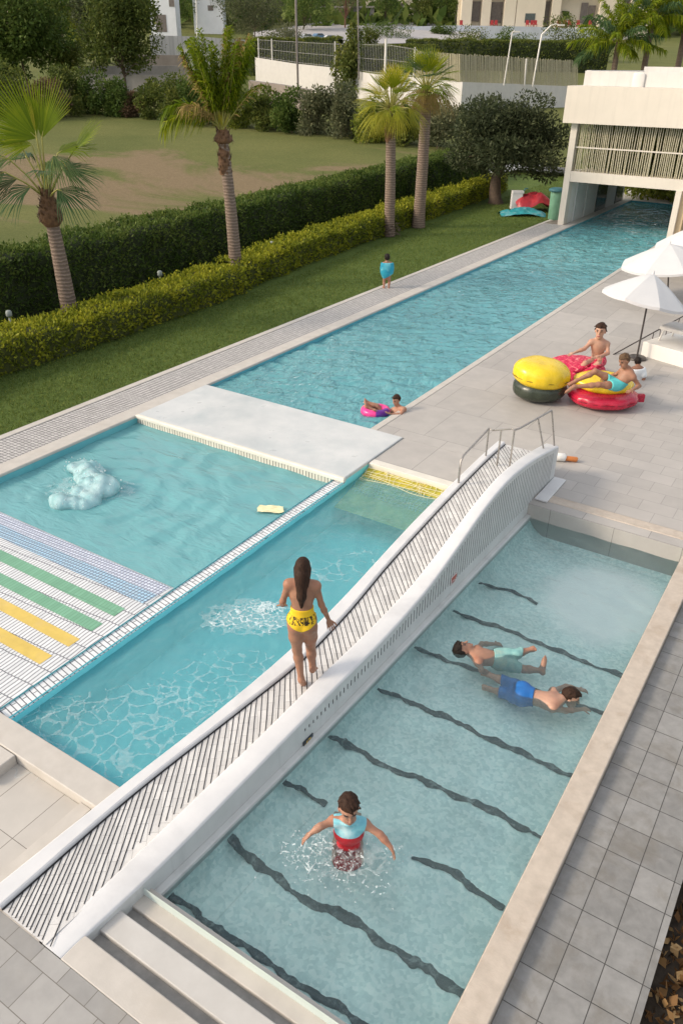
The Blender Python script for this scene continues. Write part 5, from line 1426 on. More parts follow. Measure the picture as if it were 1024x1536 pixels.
def person(label, J, s=1.0, h=.012, skin='skin_tan', hair=None, hair_mat='hair_brown', clothes=(), face=True, hands=True, group=None, male=True, child=False, head_s=1.0, fin=None, extra=None):
    """J: joints in world space. One continuous body; hair and clothing are children."""
    J = {k: (np.array(v, float) if k not in ('hl', 'hr') else v) for k, v in J.items()}
    hs = s * head_s
    pts = np.array([v for k, v in J.items() if k not in ('face', 'hl', 'hr', 'pl', 'pr', 'up')])
    class Rec:
        def __init__(self): self.ops = []; self.tag = 'torso'
        def cone(self, *a, **k_): self.ops.append((self.tag, 'cone', a, k_))
        def ell(self, *a, **k_): self.ops.append((self.tag, 'ell', a, k_))
    F = Rec()
    LO, HI = pts.min(0) - .24 * s, pts.max(0) + .26 * s
    pel, che, nek, hd = J['pelvis'], J['chest'], J['neck'], J['head']
    rt = unit(J['shR'] - J['shL']); up = unit(nek - pel); fw = unit(np.cross(up, rt))
    T = frame(fw, up)
    k = .05 * s
    w = 1.0 if male else .93
    hipx = unit(J['hipR'] - J['hipL']); upp = unit(che - pel); TP = frame(np.cross(upp, hipx), upp)
    F.ell(pel, np.array([.158 if male else .172, .112, .125]) * s, TP, k)
    F.ell(pel * .5 + che * .5 + fw * .0 * s, np.array([.132 * w, .098, .17]) * s, T, k)
    F.ell(che, np.array([.158 * w, .112, .165]) * s, T, k)
    if not male:
        for sg in (-1, 1): F.ell(che + rt * sg * .075 * s + fw * .085 * s - up * .02 * s, np.array([.06, .055, .06]) * s, T, .03 * s)
    F.cone(J['shL'] * .86 + J['shR'] * .14, J['shR'] * .86 + J['shL'] * .14, .058 * s, .058 * s, k)
    F.cone(nek - up * .02 * s, hd - up * .03 * s, .056 * s, .049 * hs, .03 * s)
    for sg, n_ in ((-1, 'L'), (1, 'R')):    # trapezius
        F.cone(nek + up * .03 * s, J['sh' + n_], .04 * s, .045 * s, .05 * s)
    F.tag = 'head'
    H = frame(J['face'], J.get('up', hd - nek + np.array([0, 0, .05])))
    r_, f_, u_ = H
    F.ell(hd + u_ * .02 * hs, np.array([.074, .094, .100]) * hs, H, .02 * s)
    F.ell(hd + f_ * .030 * hs - u_ * .065 * hs, np.array([.055, .058, .058]) * hs, H, .03 * s)
    if face:
        F.cone(hd + f_ * .090 * hs + u_ * .012 * hs, hd + f_ * .110 * hs - u_ * .030 * hs, .009 * hs, .014 * hs, .012 * hs)
        F.ell(hd + f_ * .082 * hs - u_ * .066 * hs, np.array([.024, .014, .012]) * hs, H, .012 * hs)
        F.ell(hd + f_ * .072 * hs - u_ * .103 * hs, np.array([.022, .02, .018]) * hs, H, .015 * hs)
        F.ell(hd + f_ * .082 * hs + u_ * .026 * hs, np.array([.055, .012, .010]) * hs, H, .015 * hs)
    for sg in (-1, 1): F.ell(hd + r_ * sg * .077 * hs - u_ * .012 * hs - f_ * .008 * hs, np.array([.012, .022, .032]) * hs, H, .008 * s)
    F.tag = 'arm'
    ar = np.array([.047, .043, .038, .026]) * s * (1.0 if male else .88)
    for sd, sg in (('L', -1), ('R', 1)):
        sh, el, wr = J['sh' + sd], J['el' + sd], J['wr' + sd]
        F.ell(sh, np.array([.058, .058, .060]) * s * (1 if male else .9), np.eye(3), .04 * s)
        F.cone(sh, el, ar[0], ar[1] * .9, .03 * s)
        d = wr - el
        F.cone(el, el + d * .35, ar[1] * .92, ar[2] * 1.02, .025 * s); F.cone(el + d * .35, wr, ar[2], ar[3], .025 * s)
        if hands:
            hd_ = unit(J['hand' + sd] - wr) if 'hand' + sd in J else unit(d)
            pn = unit(J['p' + sd.lower()]) if 'p' + sd.lower() in J else unit(np.cross(hd_, rt) + 1e-3)
            pn = unit(pn - hd_ * (pn @ hd_)); side = np.cross(hd_, pn) * sg
            HR = np.array([side, pn, hd_])
            F.ell(wr + hd_ * .052 * s, np.array([.041, .018, .054]) * s, HR, .02 * s)
            fr = max(.0088 * s, (fin or h * .8))
            for q, (o, L) in enumerate(((-.030, .068), (-.0105, .078), (.0095, .073), (.028, .058))):
                b = wr + hd_ * (.092 - .004 * abs(q - 1.4)) * s + side * o * 1.12 * s
                d1 = unit(hd_ + pn * .22 + side * (q - 1.5) * .085); m_ = b + d1 * L * .55 * s
                d2 = unit(hd_ * .8 + pn * .65 + side * (q - 1.5) * .06)
                F.cone(b - hd_ * .02 * s, m_, fr, fr * .95, .006 * s, .04); F.cone(m_, m_ + d2 * L * .48 * s, fr * .95, fr * .8, .004 * s, .04)
            b = wr + hd_ * .03 * s - side * .034 * s
            m_ = b + unit(hd_ * .6 - side * .75 + pn * .25) * .042 * s
            F.cone(b, m_, .013 * s, .0105 * s, .012 * s, .04); F.cone(m_, m_ + unit(hd_ * .85 - side * .35 + pn * .3) * .032 * s, .0105 * s, .009 * s, .006 * s, .04)
    F.tag = 'leg'
    for sd in 'LR':
        hp, kn, an = J['hip' + sd], J['kn' + sd], J['an' + sd]
        th = .088 if male else .096
        d = kn - hp
        F.cone(hp, hp + d * .45, th * s, th * .86 * s, .05 * s); F.cone(hp + d * .45, kn, th * .86 * s, .056 * s, .04 * s)
        e = an - kn; back = -unit(np.cross(hipx, unit(e))) if True else fw
        back = unit(hp - kn) * -1 + unit(an - kn) * -1
        if np.linalg.norm(back) < .25: back = -fw
        back = -unit(back) if np.linalg.norm(hp + an - 2 * kn) > .05 else -fw
        F.cone(kn, kn + e * .3 + back * .012 * s, .053 * s, .057 * s, .03 * s); F.cone(kn + e * .3 + back * .012 * s, an, .056 * s, .034 * s, .03 * s)
        if 'toe' + sd in J:
            to = J['toe' + sd]; v = unit(to - an); hl = an - v * .03 * s + unit(e) * .045 * s
            F.ell(hl, np.array([.033, .036, .034]) * s, np.eye(3), .02 * s)
            F.cone(hl, to - v * .05 * s, .034 * s, .034 * s, .02 * s); F.cone(an, to - v * .09 * s, .035 * s, .028 * s, .03 * s)
            sdv = unit(np.cross(v, e))
            for q in range(5): F.cone(to - v * .06 * s + sdv * (q - 2) * .016 * s, to + sdv * (q - 2) * .017 * s - v * abs(q - 1) * .006 * s, .014 * s, .0105 * s, .008 * s, .04)
    # buttocks
    for sd in 'LR': F.ell(J['hip' + sd] * .75 + pel * .25 - TP[1] * .045 * s, np.array([.082, .075, .085]) * s, TP, .035 * s)
    rec = F
    def play(tags):
        G = Field(LO, HI, h)
        for tg, fn, a_, k_ in rec.ops:
            if tg in tags: getattr(G, fn)(*a_, **k_)
        return G
    F = play(('torso', 'head', 'arm', 'leg'))
    base = np.array([pel[0], pel[1], pts[:, 2].min()])
    e = empty('person', base, label, 'person', group)
    V, Q = nets(F.D, F.lo, h)
    C = V[Q].mean(1) - hd; lx, ly, lz = C @ r_ / hs, C @ f_ / hs, C @ u_ / hs
    mi = np.zeros(len(Q), dtype=int)
    if face:
        mi[(ly > .055) & (((np.abs(lx) - .032) / .017) ** 2 + ((lz - .006) / .009) ** 2 < 1)] = 2
        mi[(ly > .05) & (((np.abs(lx) - .033) / .022) ** 2 + ((lz - .030) / .006) ** 2 < 1)] = 2
        mi[(ly > .06) & ((lx / .026) ** 2 + ((lz + .066) / .010) ** 2 < 1)] = 1
    mesh_np('body', V, Q, [M[skin], M['lip'], M['eye']], e, True, mi)
    X, Y, Z = F.coords()
    # hair
    def hfield(fn, nm='hair', mt=None):
        G = Field(F.lo + 3 * h, F.lo + h * (F.n - 4), h); G.n = F.n; G.lo = F.lo; G.D = np.full(F.n, .6, dtype=np.float32)
        fn(G); r = nets(G.D, G.lo, h)
        if r is not None: mesh_np(nm, r[0], r[1], M[mt or hair_mat], e, True)
    if hair:
        def short(G):
            G.ell(hd + u_ * .030 * hs - f_ * .010 * hs, np.array([.086, .104, .104]) * hs, H, 0)
            rs = np.random.default_rng(int(abs(hd[0] * 100)))
            for _ in range(0 if hair == 'long' else 80):
                q = unit(rs.normal(size=3) + u_ * .55 - f_ * .15); b = hd + u_ * .03 * hs - f_ * .01 * hs + (H.T @ (H @ q * np.array([.080, .098, .098]))) * hs
                tq = unit(f_ * .7 - u_ * .3 + r_ * rs.normal() * .6)
                G.cone(b, b + (tq * .045 + q * .002) * hs, .012 * hs, .007 * hs, .012, .04)
            gx = (X - hd[0]) * f_[0] + (Y - hd[1]) * f_[1] + (Z - hd[2]) * f_[2]
            gz = (X - hd[0]) * u_[0] + (Y - hd[1]) * u_[1] + (Z - hd[2]) * u_[2]
            cut = np.minimum(gx - .005 * hs + 0 * gz, (.055 * hs + .10 * (gx - .06 * hs)) - gz)       # face opening
            G.D = np.maximum(G.D, cut.astype(np.float32))
            G.D = np.maximum(G.D, ((-.055 * hs) - gz + .0 * gx).astype(np.float32))
        def long_(G):
            short(G)
            G.ell(hd - f_ * .045 * hs - u_ * .045 * hs, np.array([.082, .07, .12]) * hs, H, .03)
            G.cone(hd - f_ * .07 * hs - u_ * .06 * hs, che - fw * .125 * s + up * .05 * s, .078 * hs, .052 * s, .03)
            G.cone(che - fw * .125 * s + up * .05 * s, che - fw * .125 * s - up * .09 * s, .05 * s, .018 * s, .03)
            for sg in (-1, 1): G.cone(hd + r_ * sg * .07 * hs - f_ * .02 * hs, nek + rt * sg * .055 * s - fw * .05 * s, .028 * hs, .02 * s, .03)
        hfield(long_ if hair == 'long' else short)
    # clothes: the body's surface moved out, cut by half-spaces given as (point, outward normal)
    for nm, mt, t, cuts, add, tags in clothes:
        G = play(tags)
        if add is not None: add(G)
        D = G.D
        D = D - t * s
        for p, n_ in cuts:
            n_ = unit(n_); D = np.maximum(D, ((X - p[0]) * n_[0] + (Y - p[1]) * n_[1] + (Z - p[2]) * n_[2]).astype(np.float32))
        r = nets(D, F.lo, h)
        if r is not None: mesh_np(nm, r[0], r[1], M[mt] if isinstance(mt, str) else mt, e, True)
    return e, dict(T=T, TP=TP, fw=fw, up=up, rt=rt, H=H)

# ------------------------------------------------------------------ inflatables, parasols and the rest of the poolside
def vinyl(name, a, rough=.28): return simple(name, a, tuple(x * .85 for x in a), rough, 3, .05, 25, spec=.5)
M['v_yellow'] = vinyl('yellow_vinyl', (.80, .56, .02)); M['v_red'] = vinyl('crimson_vinyl', (.50, .015, .05)); M['v_black'] = vinyl('dark_green_vinyl', (.035, .045, .03))
M['v_seam'] = simple('seam', (.20, .13, .01), None, .5)
M['v_seam_red'] = simple('red_seam', (.22, .008, .02), None, .5)
t = NT('floral_cloth'); c = t.coord('Position', (1, 1, 1))
nn = t.noise(c, 9, 5, .65, 1.2); f = t.ramp(nn, [(.44, (.50, .012, .06)), (.54, (.62, .03, .10)), (.60, (.80, .20, .20)), (.68, (.85, .42, .38))], 'LINEAR')
M['floral'] = t.done(t.principled(f, .55, 0, .3, t.bump(t.noise(c, 7, 5, .6, .8), .8, .06)))
def cushion(name, c, rx, ry, hgt, z0, mat, ang, parent, seed, wr=.03, sq=2.6, tilt=(0, 0), seg=56, top=.9):
    """blown-up round cushion with puckered seams"""
    rs = np.random.default_rng(seed); n = 22; V = []
    for j in range(n):
        t = j / (n - 1); a = -PI / 2 + PI * t
        cr = abs(math.cos(a)) ** (2 / sq); z = np.sign(math.sin(a)) * abs(math.sin(a)) ** (2 / sq * 1.0)
        for k in range(seg):
            q = 2 * PI * k / seg
            w = 1 + wr * (.5 * math.sin(q * 9 + seed) * (1 - abs(z)) + .5 * math.sin(q * 17 + 2 * seed) * math.exp(-(z / .35) ** 2)) + wr * (fbm2(np.array(q * 2.), np.array(t * 3.), 3, seed) - .5)
            x, y = rx * cr * w * math.cos(q), ry * cr * w * math.sin(q)
            zz = (z * .5 + .5) * hgt * (1 + .10 * (top - 1) ) + hgt * .10 * (fbm2(np.array(x * 2.2 + 9), np.array(y * 2.2), 3, seed + 1) - .5) * (z > 0) + x * tilt[0] + y * tilt[1]
            V.append((c[0] + x * math.cos(ang) - y * math.sin(ang), c[1] + x * math.sin(ang) + y * math.cos(ang), z0 + float(zz)))
    Fq = [(j * seg + k, j * seg + (k + 1) % seg, (j + 1) * seg + (k + 1) % seg, (j + 1) * seg + k) for j in range(n - 1) for k in range(seg)]
    return mesh_np(name, np.array(V), np.array(Fq), mat, parent, True)
vang = math.atan2(RH[1], RH[0])
py = at(806, 597); e = empty('inflatable_seat', py, 'round yellow inflatable seat with a dark green base on the stone deck', 'inflatable')
cushion('base', py, .64, .60, .56, .0, M['v_black'], vang, e, 3)
cushion('top', py - np.append(FH * .02, 0), .68, .63, .64, .33, M['v_yellow'], vang, e, 5, tilt=(-.06, .03))
k = MB(); k.tube([py + R3 * (.684 * math.cos(a)) + F3 * (.632 * math.sin(a)) + U3 * (.58 - .04 * math.cos(a)) for a in np.linspace(PI, 2 * PI, 30)], .012, 5); k.build('seam', M['v_seam'], e)
pr = at(902, 606); e = empty('inflatable_seat', pr, 'crimson inflatable seat with a yellow cushion top under the reclining person', 'inflatable')
cushion('base', pr, .82, .68, .42, 0, M['v_red'], vang, e, 7, .05)
cushion('top', pr - R3 * .02 + F3 * .12, .70, .54, .34, .34, M['v_yellow'], vang, e, 9, .04, tilt=(-.03, .05))
k = MB(); k.tube([pr + R3 * (.818 * math.cos(a)) + F3 * (.678 * math.sin(a)) + U3 * .21 for a in np.linspace(PI * .95, 2 * PI * 1.02, 40)], .011, 5); k.build('seam', M['v_seam_red'], e)
k = MB(); q0 = pr + R3 * .76 - F3 * .08; k.obox(q0 + R3 * .08 + U3 * .20, R3 * .10, F3 * .05 , U3 * .09); k.build('valve_flap', M['v_red'], e)
pm = at(858, 566); e = empty('beanbag', pm, 'low crimson floral beanbag behind the two inflatable seats', 'beanbag')
cushion('cover', pm, .78, .78, .46, 0, M['floral'], vang, e, 11, .07, 2.2, tilt=(.05, .05))
k = cushion('fold', pm + R3 * .38 - F3 * .42, .48, .34, .30, .10, M['floral'], vang - .6, e, 12, .10, 2.0)

M['canvas'] = simple('white_canvas', (.57, .57, .575), (.53, .535, .545), .75, 2, .08, 25)
M['pole_brown'] = simple('dark_pole', (.07, .06, .055), (.05, .042, .04), .45, 6)
def parasol(label, base, top, R, seed, drop=.42, skew=.0):
    base, top = np.array(base), np.array(top); ax = unit(top - base); e = empty('parasol', base, label, 'parasol', 'white parasols on the deck')
    k = MB(); k.tube([base, top - ax * .03], .025, 10); k.build('pole', M['pole_brown'], e)
    k = MB(); k.lathe([(.0, .06), (.22, .06), (.26, .03), (.26, .0)], (base[0], base[1], .005), 24); k.build('base_plate', M['pole_brown'], e)
    k = MB(); k.tube([top - ax * .05, top + ax * .05, top + ax * .09], [.03, .03, .012], 8); k.build('finial', M['canvas'], e)
    tilt_ax = unit(ax + R3 * skew); x = unit(np.cross(tilt_ax, F3)); y = np.cross(tilt_ax, x)
    V = []; n = 8; sub = 6; rows = 9; Nn = n * sub
    for j in range(rows):
        t = j / (rows - 1)
        for q in range(Nn):
            a = 2 * PI * q / Nn; ph = (q % sub) / sub
            sag = math.sin(PI * ph)
            r = R * t * (1 - .055 * sag * t)
            z = -drop * (t ** 1.25) - .05 * sag * t * (1 - .4 * t)
            V.append(top + x * r * math.cos(a) + y * r * math.sin(a) + tilt_ax * z)
    Fq = [(j * Nn + q, (j + 1) * Nn + q, (j + 1) * Nn + (q + 1) % Nn, j * Nn + (q + 1) % Nn) for j in range(rows - 1) for q in range(Nn)]
    # short valance
    b = len(V)
    for q in range(Nn): V.append(V[(rows - 1) * Nn + q] - tilt_ax * .07)
    Fq += [((rows - 1) * Nn + q, b + q, b + (q + 1) % Nn, (rows - 1) * Nn + (q + 1) % Nn) for q in range(Nn)]
    o = mesh_np('canopy', np.array(V), np.array(Fq), M['canvas'], e, False)
    sm = np.zeros(len(o.data.polygons), bool); o.data.polygons.foreach_set('use_smooth', sm)
    for q in range(n):
        a = 2 * PI * q / n; r = MB(); tip = top + x * R * .97 * math.cos(a) + y * R * .97 * math.sin(a) - tilt_ax * (drop + .015)
        r.tube([top - tilt_ax * .04, tip], .009, 5); r.build('rib', M['pole_brown'], e)
    return e
ub = at(954, 538); dU = depth_of(ub)
parasol('nearest white parasol on a dark leaning pole beside the lounger platform', ub, at_dist(979, 411, dU + .15), 1.16, 1, .66, .18)
ub2 = at(1000, 452); dU2 = depth_of(ub2)
parasol('second white parasol just behind the nearest one', ub2, at_dist(1004, 366, dU2), 1.55, 2, .62, .05)
ub3 = at(1046, 418); dU3 = depth_of(ub3)
parasol('white parasol at the right edge behind the other two', ub3, at_dist(1046, 338, dU3), 1.6, 3, .6, .0)

# lounger platform, railing, loungers
pc = at(960, 533); pd = at(1060, 563)
dx = unit(pd - pc); dy = np.array([-dx[1], dx[0], 0]) 
if dy[1] < 0: dy = -dy
q = [pc, pc + dx * 6, pc + dx * 6 + dy * 9, pc + dy * 9]
k = MB(); k.prism([tuple(p[:2]) for p in q], .002, .40, 0, .015)
o = k.build('lounger_platform', M['cream_in']); tag(o, 'low white rendered platform carrying the white sun loungers', 'platform')
M['lounger_frame'] = simple('white_lounger_frame', (.72, .69, .65), (.64, .61, .57), .4, 4)
M['sling'] = simple('lounger_sling', (.52, .50, .47), (.44, .42, .40), .8, 5, .2, 60)
def lounger(p, label, back=.9):
    p = np.array(p); e = empty('sun_lounger', p, label, 'sun lounger', 'sun loungers on the platform')
    L, W, Hh = 1.95, .66, .36
    k = MB()
    for sgn in (0, 1): k.obox(p + dx * L / 2 + dy * W * sgn + U3 * Hh, dx * L / 2, dy * .03, U3 * .045)
    for s_ in (0, 1): k.obox(p + dx * (L * s_) + dy * W / 2 + U3 * Hh, dx * .03, dy * (W / 2 - .031), U3 * .04)
    k.build('frame', M['lounger_frame'], e)
    for a in (.12, L - .12):
        for b in (0, W):
            k = MB(); k.tube([p + dx * a + dy * b + U3 * (Hh - .045), p + dx * (a + (.08 if a > 1 else -.08)) + dy * b], .024, 6); k.build('leg', M['lounger_frame'], e)
    k = MB(); k.obox(p + dx * .62 + dy * W / 2 + U3 * (Hh + .055), dx * .60, dy * (W / 2 - .03), U3 * .010); k.build('seat_sling', M['sling'], e)
    hinge = p + dx * 1.23 + U3 * (Hh + .05); bd = unit(dx * .75 + U3 * back * .7); bn = np.cross(bd, dy)
    k = MB(); k.obox(hinge + dy * W / 2 + bd * .36, bd * .36, dy * (W / 2 - .03), bn * .012); k.build('backrest_sling', M['sling'], e)
    k = MB()
    for b in (.02, W - .02): k.tube([hinge + dy * b, hinge + dy * b + bd * .74], .02, 6)
    k.build('backrest_frame', M['lounger_frame'], e)
P0 = pc + dx * .15 + dy * .45 + U3 * .40
lounger(P0, 'nearest white sun lounger at the front of the platform')
lounger(P0 + dx * .35 + dy * 1.15, 'second white sun lounger behind the nearest one')
lounger(P0 + dx * .7 + dy * 2.4, 'third white sun lounger farther back on the platform')
ra = at(919, 532); 
k = MB(); rb_ = pc + dy * 3.2 - dx * .1 + U3 * .95; rb2 = pc + dy * 5.2 - dx * .1 + U3 * 1.15
k.tube([ra, ra * .6 + rb_ * .4, rb_, rb2], .018, 7)
e = empty('handrail', ra, 'thin dark iron handrail rising beside the lounger platform', 'railing'); k.build('rail', M['pole_brown'], e)
for i in range(9):
    f = .42 + .07 * i; a = ra + (rb_ - ra) * f; kk = MB(); 
    kk.tube([(a[0], a[1], 0.0), (a[0] + .03 * math.sin(i), a[1], a[2] * .55), a], .012, 6); kk.build('baluster', M['pole_brown'], e)
for i in range(6):
    f = i / 5; a = rb_ + (rb2 - rb_) * f; kk = MB(); kk.tube([(a[0], a[1], .0), a], .014, 6); kk.build('baluster', M['pole_brown'], e)

# bottle lying on the deck
pb_ = at(836, 691); dirb = unit(at(868, 694) - pb_)
e = empty('bottle', pb_, 'squat white bottle with an orange cap lying on the deck by the bridge end', 'bottle')
M['bottle_white'] = simple('bottle_white', (.78, .77, .74), (.70, .69, .66), .3, 4); M['orange'] = simple('orange_plastic', (.62, .22, .06), (.52, .17, .045), .35, 4)
k = MB(); k.tube([pb_ + U3 * .085 - dirb * .12, pb_ + U3 * .085 - dirb * .10, pb_ + U3 * .085 + dirb * .12, pb_ + U3 * .08 + dirb * .15], [.05, .085, .085, .05], 18); k.build('body', M['bottle_white'], e)
k = MB(); k.tube([pb_ + U3 * .07 + dirb * .151, pb_ + U3 * .065 + dirb * .36, pb_ + U3 * .06 + dirb * .38], [.052, .055, .04], 14); k.build('cap', M['orange'], e)

# pale cloth afloat in the left pool
pl_ = at(406, 766, ZW_LEFT); rs = np.random.default_rng(3)
u_, v_ = np.meshgrid(np.linspace(-1, 1, 26), np.linspace(-1, 1, 18), indexing='ij')
zz = ZW_LEFT + .018 + .05 * (fbm2(u_ * 2.2, v_ * 3.2, 4, 6)) ; ed = 1 + .25 * (fbm2(u_ * 2, v_ * 2, 3, 9) - .5)
Xc = pl_[0] + (u_ * .24 * ed * math.cos(.5) - v_ * .13 * ed * math.sin(.5)); Yc = pl_[1] + (u_ * .24 * ed * math.sin(.5) + v_ * .13 * ed * math.cos(.5))
i = np.arange(u_.size).reshape(u_.shape); Q1 = np.stack([i[:-1, :-1], i[1:, :-1], i[1:, 1:], i[:-1, 1:]], -1).reshape(-1, 4)
V1 = np.stack([Xc, Yc, zz], -1).reshape(-1, 3)
o = mesh_np('floating_cloth', V1, Q1, simple('pale_yellow_cloth', (.80, .74, .48), (.70, .64, .38), .7, 6), None, True)
tag(o, 'crumpled pale yellow cloth floating in the left pool by the tiled divider', 'cloth')

# things on the lawn beside the pavilion
def drape(name, label, cat, c, rx, ry, hgt, ang, mat, seed, n=40, ridge=3.0, parent=None):
    u_, v_ = np.meshgrid(np.linspace(-1, 1, n), np.linspace(-1, 1, n), indexing='ij')
    ed = 1 + .35 * (fbm2(u_ * 1.5 + 3, v_ * 1.5, 3, seed) - .5)
    fall = np.clip(1.05 - (u_ ** 2 + v_ ** 2) * .62, 0, 1)
    z = hgt * fall * (.35 + .9 * fbm2(u_ * ridge, v_ * ridge * .6, 4, seed + 1)) + .012
    x, y = u_ * rx * ed, v_ * ry * ed
    V = np.stack([c[0] + x * math.cos(ang) - y * math.sin(ang), c[1] + x * math.sin(ang) + y * math.cos(ang), c[2] + z], -1).reshape(-1, 3)
    i = np.arange(n * n).reshape(n, n)
    o = mesh_np(name, V, np.stack([i[:-1, :-1], i[1:, :-1], i[1:, 1:], i[:-1, 1:]], -1).reshape(-1, 4), mat, parent, True)
    return tag(o, label, cat) if label else o
M['red_vinyl2'] = simple('red_sheet', (.42, .03, .04), (.26, .018, .03), .4, 2.5); M['teal'] = simple('teal_mat', (.03, .30, .33), (.02, .20, .24), .45, 3, stain=((.55, .62, .62), .5)); M['box_white'] = simple('white_box', (.70, .69, .69), (.60, .59, .59), .4, 3)
M['bin_green'] = simple('bin_green', (.16, .33, .22), (.12, .26, .17), .5, 3); M['bin_lid'] = simple('bin_lid', (.05, .17, .19), (.04, .13, .15), .45, 3)
drape('crumpled_sheet', 'crumpled red inflatable sheet heaped on the lawn by the green bin', 'inflatable', at(803, 316), 1.35, .75, 1.15, vang + .15, M['red_vinyl2'], 5, 44, 1.7)
drape('play_mat', 'teal patterned mat spread on the lawn in front of the red sheet', 'mat', at(782, 323), 1.25, .55, .42, vang, M['teal'], 8, 40, 2.5)
c = at(772, 316); e = empty('cool_box', c, 'upright white cool box standing behind the teal mat', 'cool box')
k = MB(); k.obox(c + U3 * .52, R3 * .28, F3 * .22, U3 * .42); k.build('body', M['box_white'], e)
k = MB(); k.obox(c + U3 * .99 + R3 * .03, R3 * .30, F3 * .24, U3 * .048); k.build('lid', M['box_white'], e)
k = MB(); k.tube([c + U3 * .9 + R3 * .31, c + U3 * 1.15 + R3 * .42, c + U3 * 1.16 + R3 * .56], .035, 8); k.build('handle', M['bin_lid'], e)
c = at(829, 329); e = empty('waste_bin', c, 'tall green bin with a dark teal lid against the pavilion column', 'bin')
k = MB(); k.lathe([(.0, .0), (.27, .0), (.29, .06), (.31, 1.35), (.30, 1.38), (.0, 1.38)], (c[0], c[1], 0), 20); k.build('body', M['bin_green'], e)
k = MB(); k.lathe([(.0, 1.381), (.40, 1.381), (.42, 1.42), (.40, 1.50), (.22, 1.56), (.0, 1.58)], (c[0], c[1], 0), 22); k.build('lid', M['bin_lid'], e)
# small garden lights between the hedges
M['lamp_grey'] = simple('garden_light_grey', (.26, .29, .27), (.20, .22, .21), .5, 6)
for (u, v, lb) in [(24, 480, 'small grey capped garden light behind the low hedge at the left edge'), (249, 418, 'small pale garden light behind the low hedge between two palms'), (416, 372, 'pale garden light behind the hedge right of the feathery palm')]:
    c = at(u, v, .85); c = np.array([c[0] - .25, c[1], 0]); e = empty('garden_light', c, lb, 'garden light', 'garden lights between the hedges')
    k = MB(); k.lathe([(.0, .0), (.04, .0), (.035, .9), (.0, .9)], tuple(c), 10); k.build('stem', M['lamp_grey'], e)
    k = MB(); k.lathe([(.0, .901), (.07, .901), (.085, .94), (.08, 1.04), (.05, 1.07), (.0, 1.07)], tuple(c), 12); k.build('head', M['lamp_grey'], e)

# ------------------------------------------------------------------ people
def P(u, v, d): return at_dist(u, v, d)
# the woman walking away over the bridge
f0 = at(454, 1032, .05); D0 = depth_of(f0)
j = lambda u, v, o=0.0: at_dist(u, v, D0 + o)
W_PEL = j(453, 928, .0)
t = NT('yellow_print'); c = t.coord('Position', (1, 1, 1))
z_ = t.n('ShaderNodeSeparateXYZ'); t.l(c, z_.inputs[0])
nz = t.noise(t.coord('Position', (30, 30, 13)), 1.0, 4, .6, 1.5)
zc = (W_PEL[2] + .045)
band = t.math('LESS_THAN', t.math('ABSOLUTE', t.math('SUBTRACT', z_.outputs['Z'], zc)), .055)
f = t.math('MULTIPLY', t.ramp(nz, [(.50, 0.0), (.54, 1.0)]), band)
M['yellow_print'] = t.done(t.principled(t.mix(f, (.78, .50, .02), (.03, .02, .012)), .6, 0, .3))
W = dict(head=j(454, 852, .04), face=F3 + R3 * .1 - U3 * .05, neck=j(453.5, 874, .0), chest=j(453, 891, .0), pelvis=j(453, 928, .0), shL=j(432.5, 876), shR=j(474, 879),
         elL=j(424, 902, -.02), wrL=j(424, 908, .26), handL=j(427, 906, .42), elR=j(482, 907, .02), wrR=j(493, 930, .10), handR=j(497, 944, .14),
         hipL=j(443, 938), hipR=j(464, 940), knL=j(445.5, 974, .03), anL=j(451.5, 1017, -.03), toeL=j(457, 1029, .16), knR=j(466, 972, .22), anR=j(468.5, 1000, .12), toeR=j(472, 1003, .30))
tops = lambda o: [(o[0], o[1])]
upW = unit(W['neck'] - W['pelvis'])
wo, wi = person('person with long dark hair and yellow patterned swimsuit bottom walking up the bridge', W, 1.06, .0095, 'skin_tan', 'long', 'hair_brown', male=False, face=True,
    clothes=[('swimsuit_bottom', 'yellow_print', .010, [(W['pelvis'] * .42 + W['chest'] * .58 - upW * .02, upW), (W['pelvis'] - U3 * .115 + R3 * .0, -U3 - R3 * .55), (W['pelvis'] - U3 * .115, -U3 + R3 * .55), (W['shR'] + R3 * .0, R3)], None, ('torso', 'leg'))])

# the boy wading and splashing
bw = at(522, 1268, -.28); D0 = depth_of(bw)
j = lambda u, v, o=0.0: at_dist(u, v + 2, D0 + o)
M['aqua'] = simple('aqua_cloth', (.22, .55, .62), (.14, .42, .52), .6, 9, stain=((.60, .72, .74), .7)); M['red_trunks'] = simple('red_cloth_wet', (.52, .015, .025), (.40, .012, .02), .5, 5)
B = dict(head=j(523, 1210, -.10), face=-F3 - U3 * .12 + R3 * .12, up=U3 - F3 * .12, neck=j(523, 1229, -.02), chest=j(523, 1246, .0), pelvis=j(521, 1290, .06), shL=j(547, 1234, -.0), shR=j(500, 1229, -.0),
         elL=j(570, 1250, -.08), wrL=j(586, 1269, -.16), handL=j(592, 1282, -.18), elR=j(480, 1238, -.08), wrR=j(466, 1248, -.12), handR=j(458, 1255, -.14), pl=-U3 - F3 * .3, pr=-U3 - F3 * .3,
         hipL=j(530, 1296, .06), hipR=j(512, 1296, .06))
for sd_, sg_ in (('L', 1), ('R', -1)):
    hp_ = B['hip' + sd_]; k_ = np.array([hp_[0], hp_[1], ZF + .07]) + F3 * .06 + R3 * .05 * sg_; B['kn' + sd_] = k_; B['an' + sd_] = k_ + F3 * .42; B['toe' + sd_] = k_ + F3 * .56 - U3 * .02
upB = unit(B['neck'] - B['pelvis'])
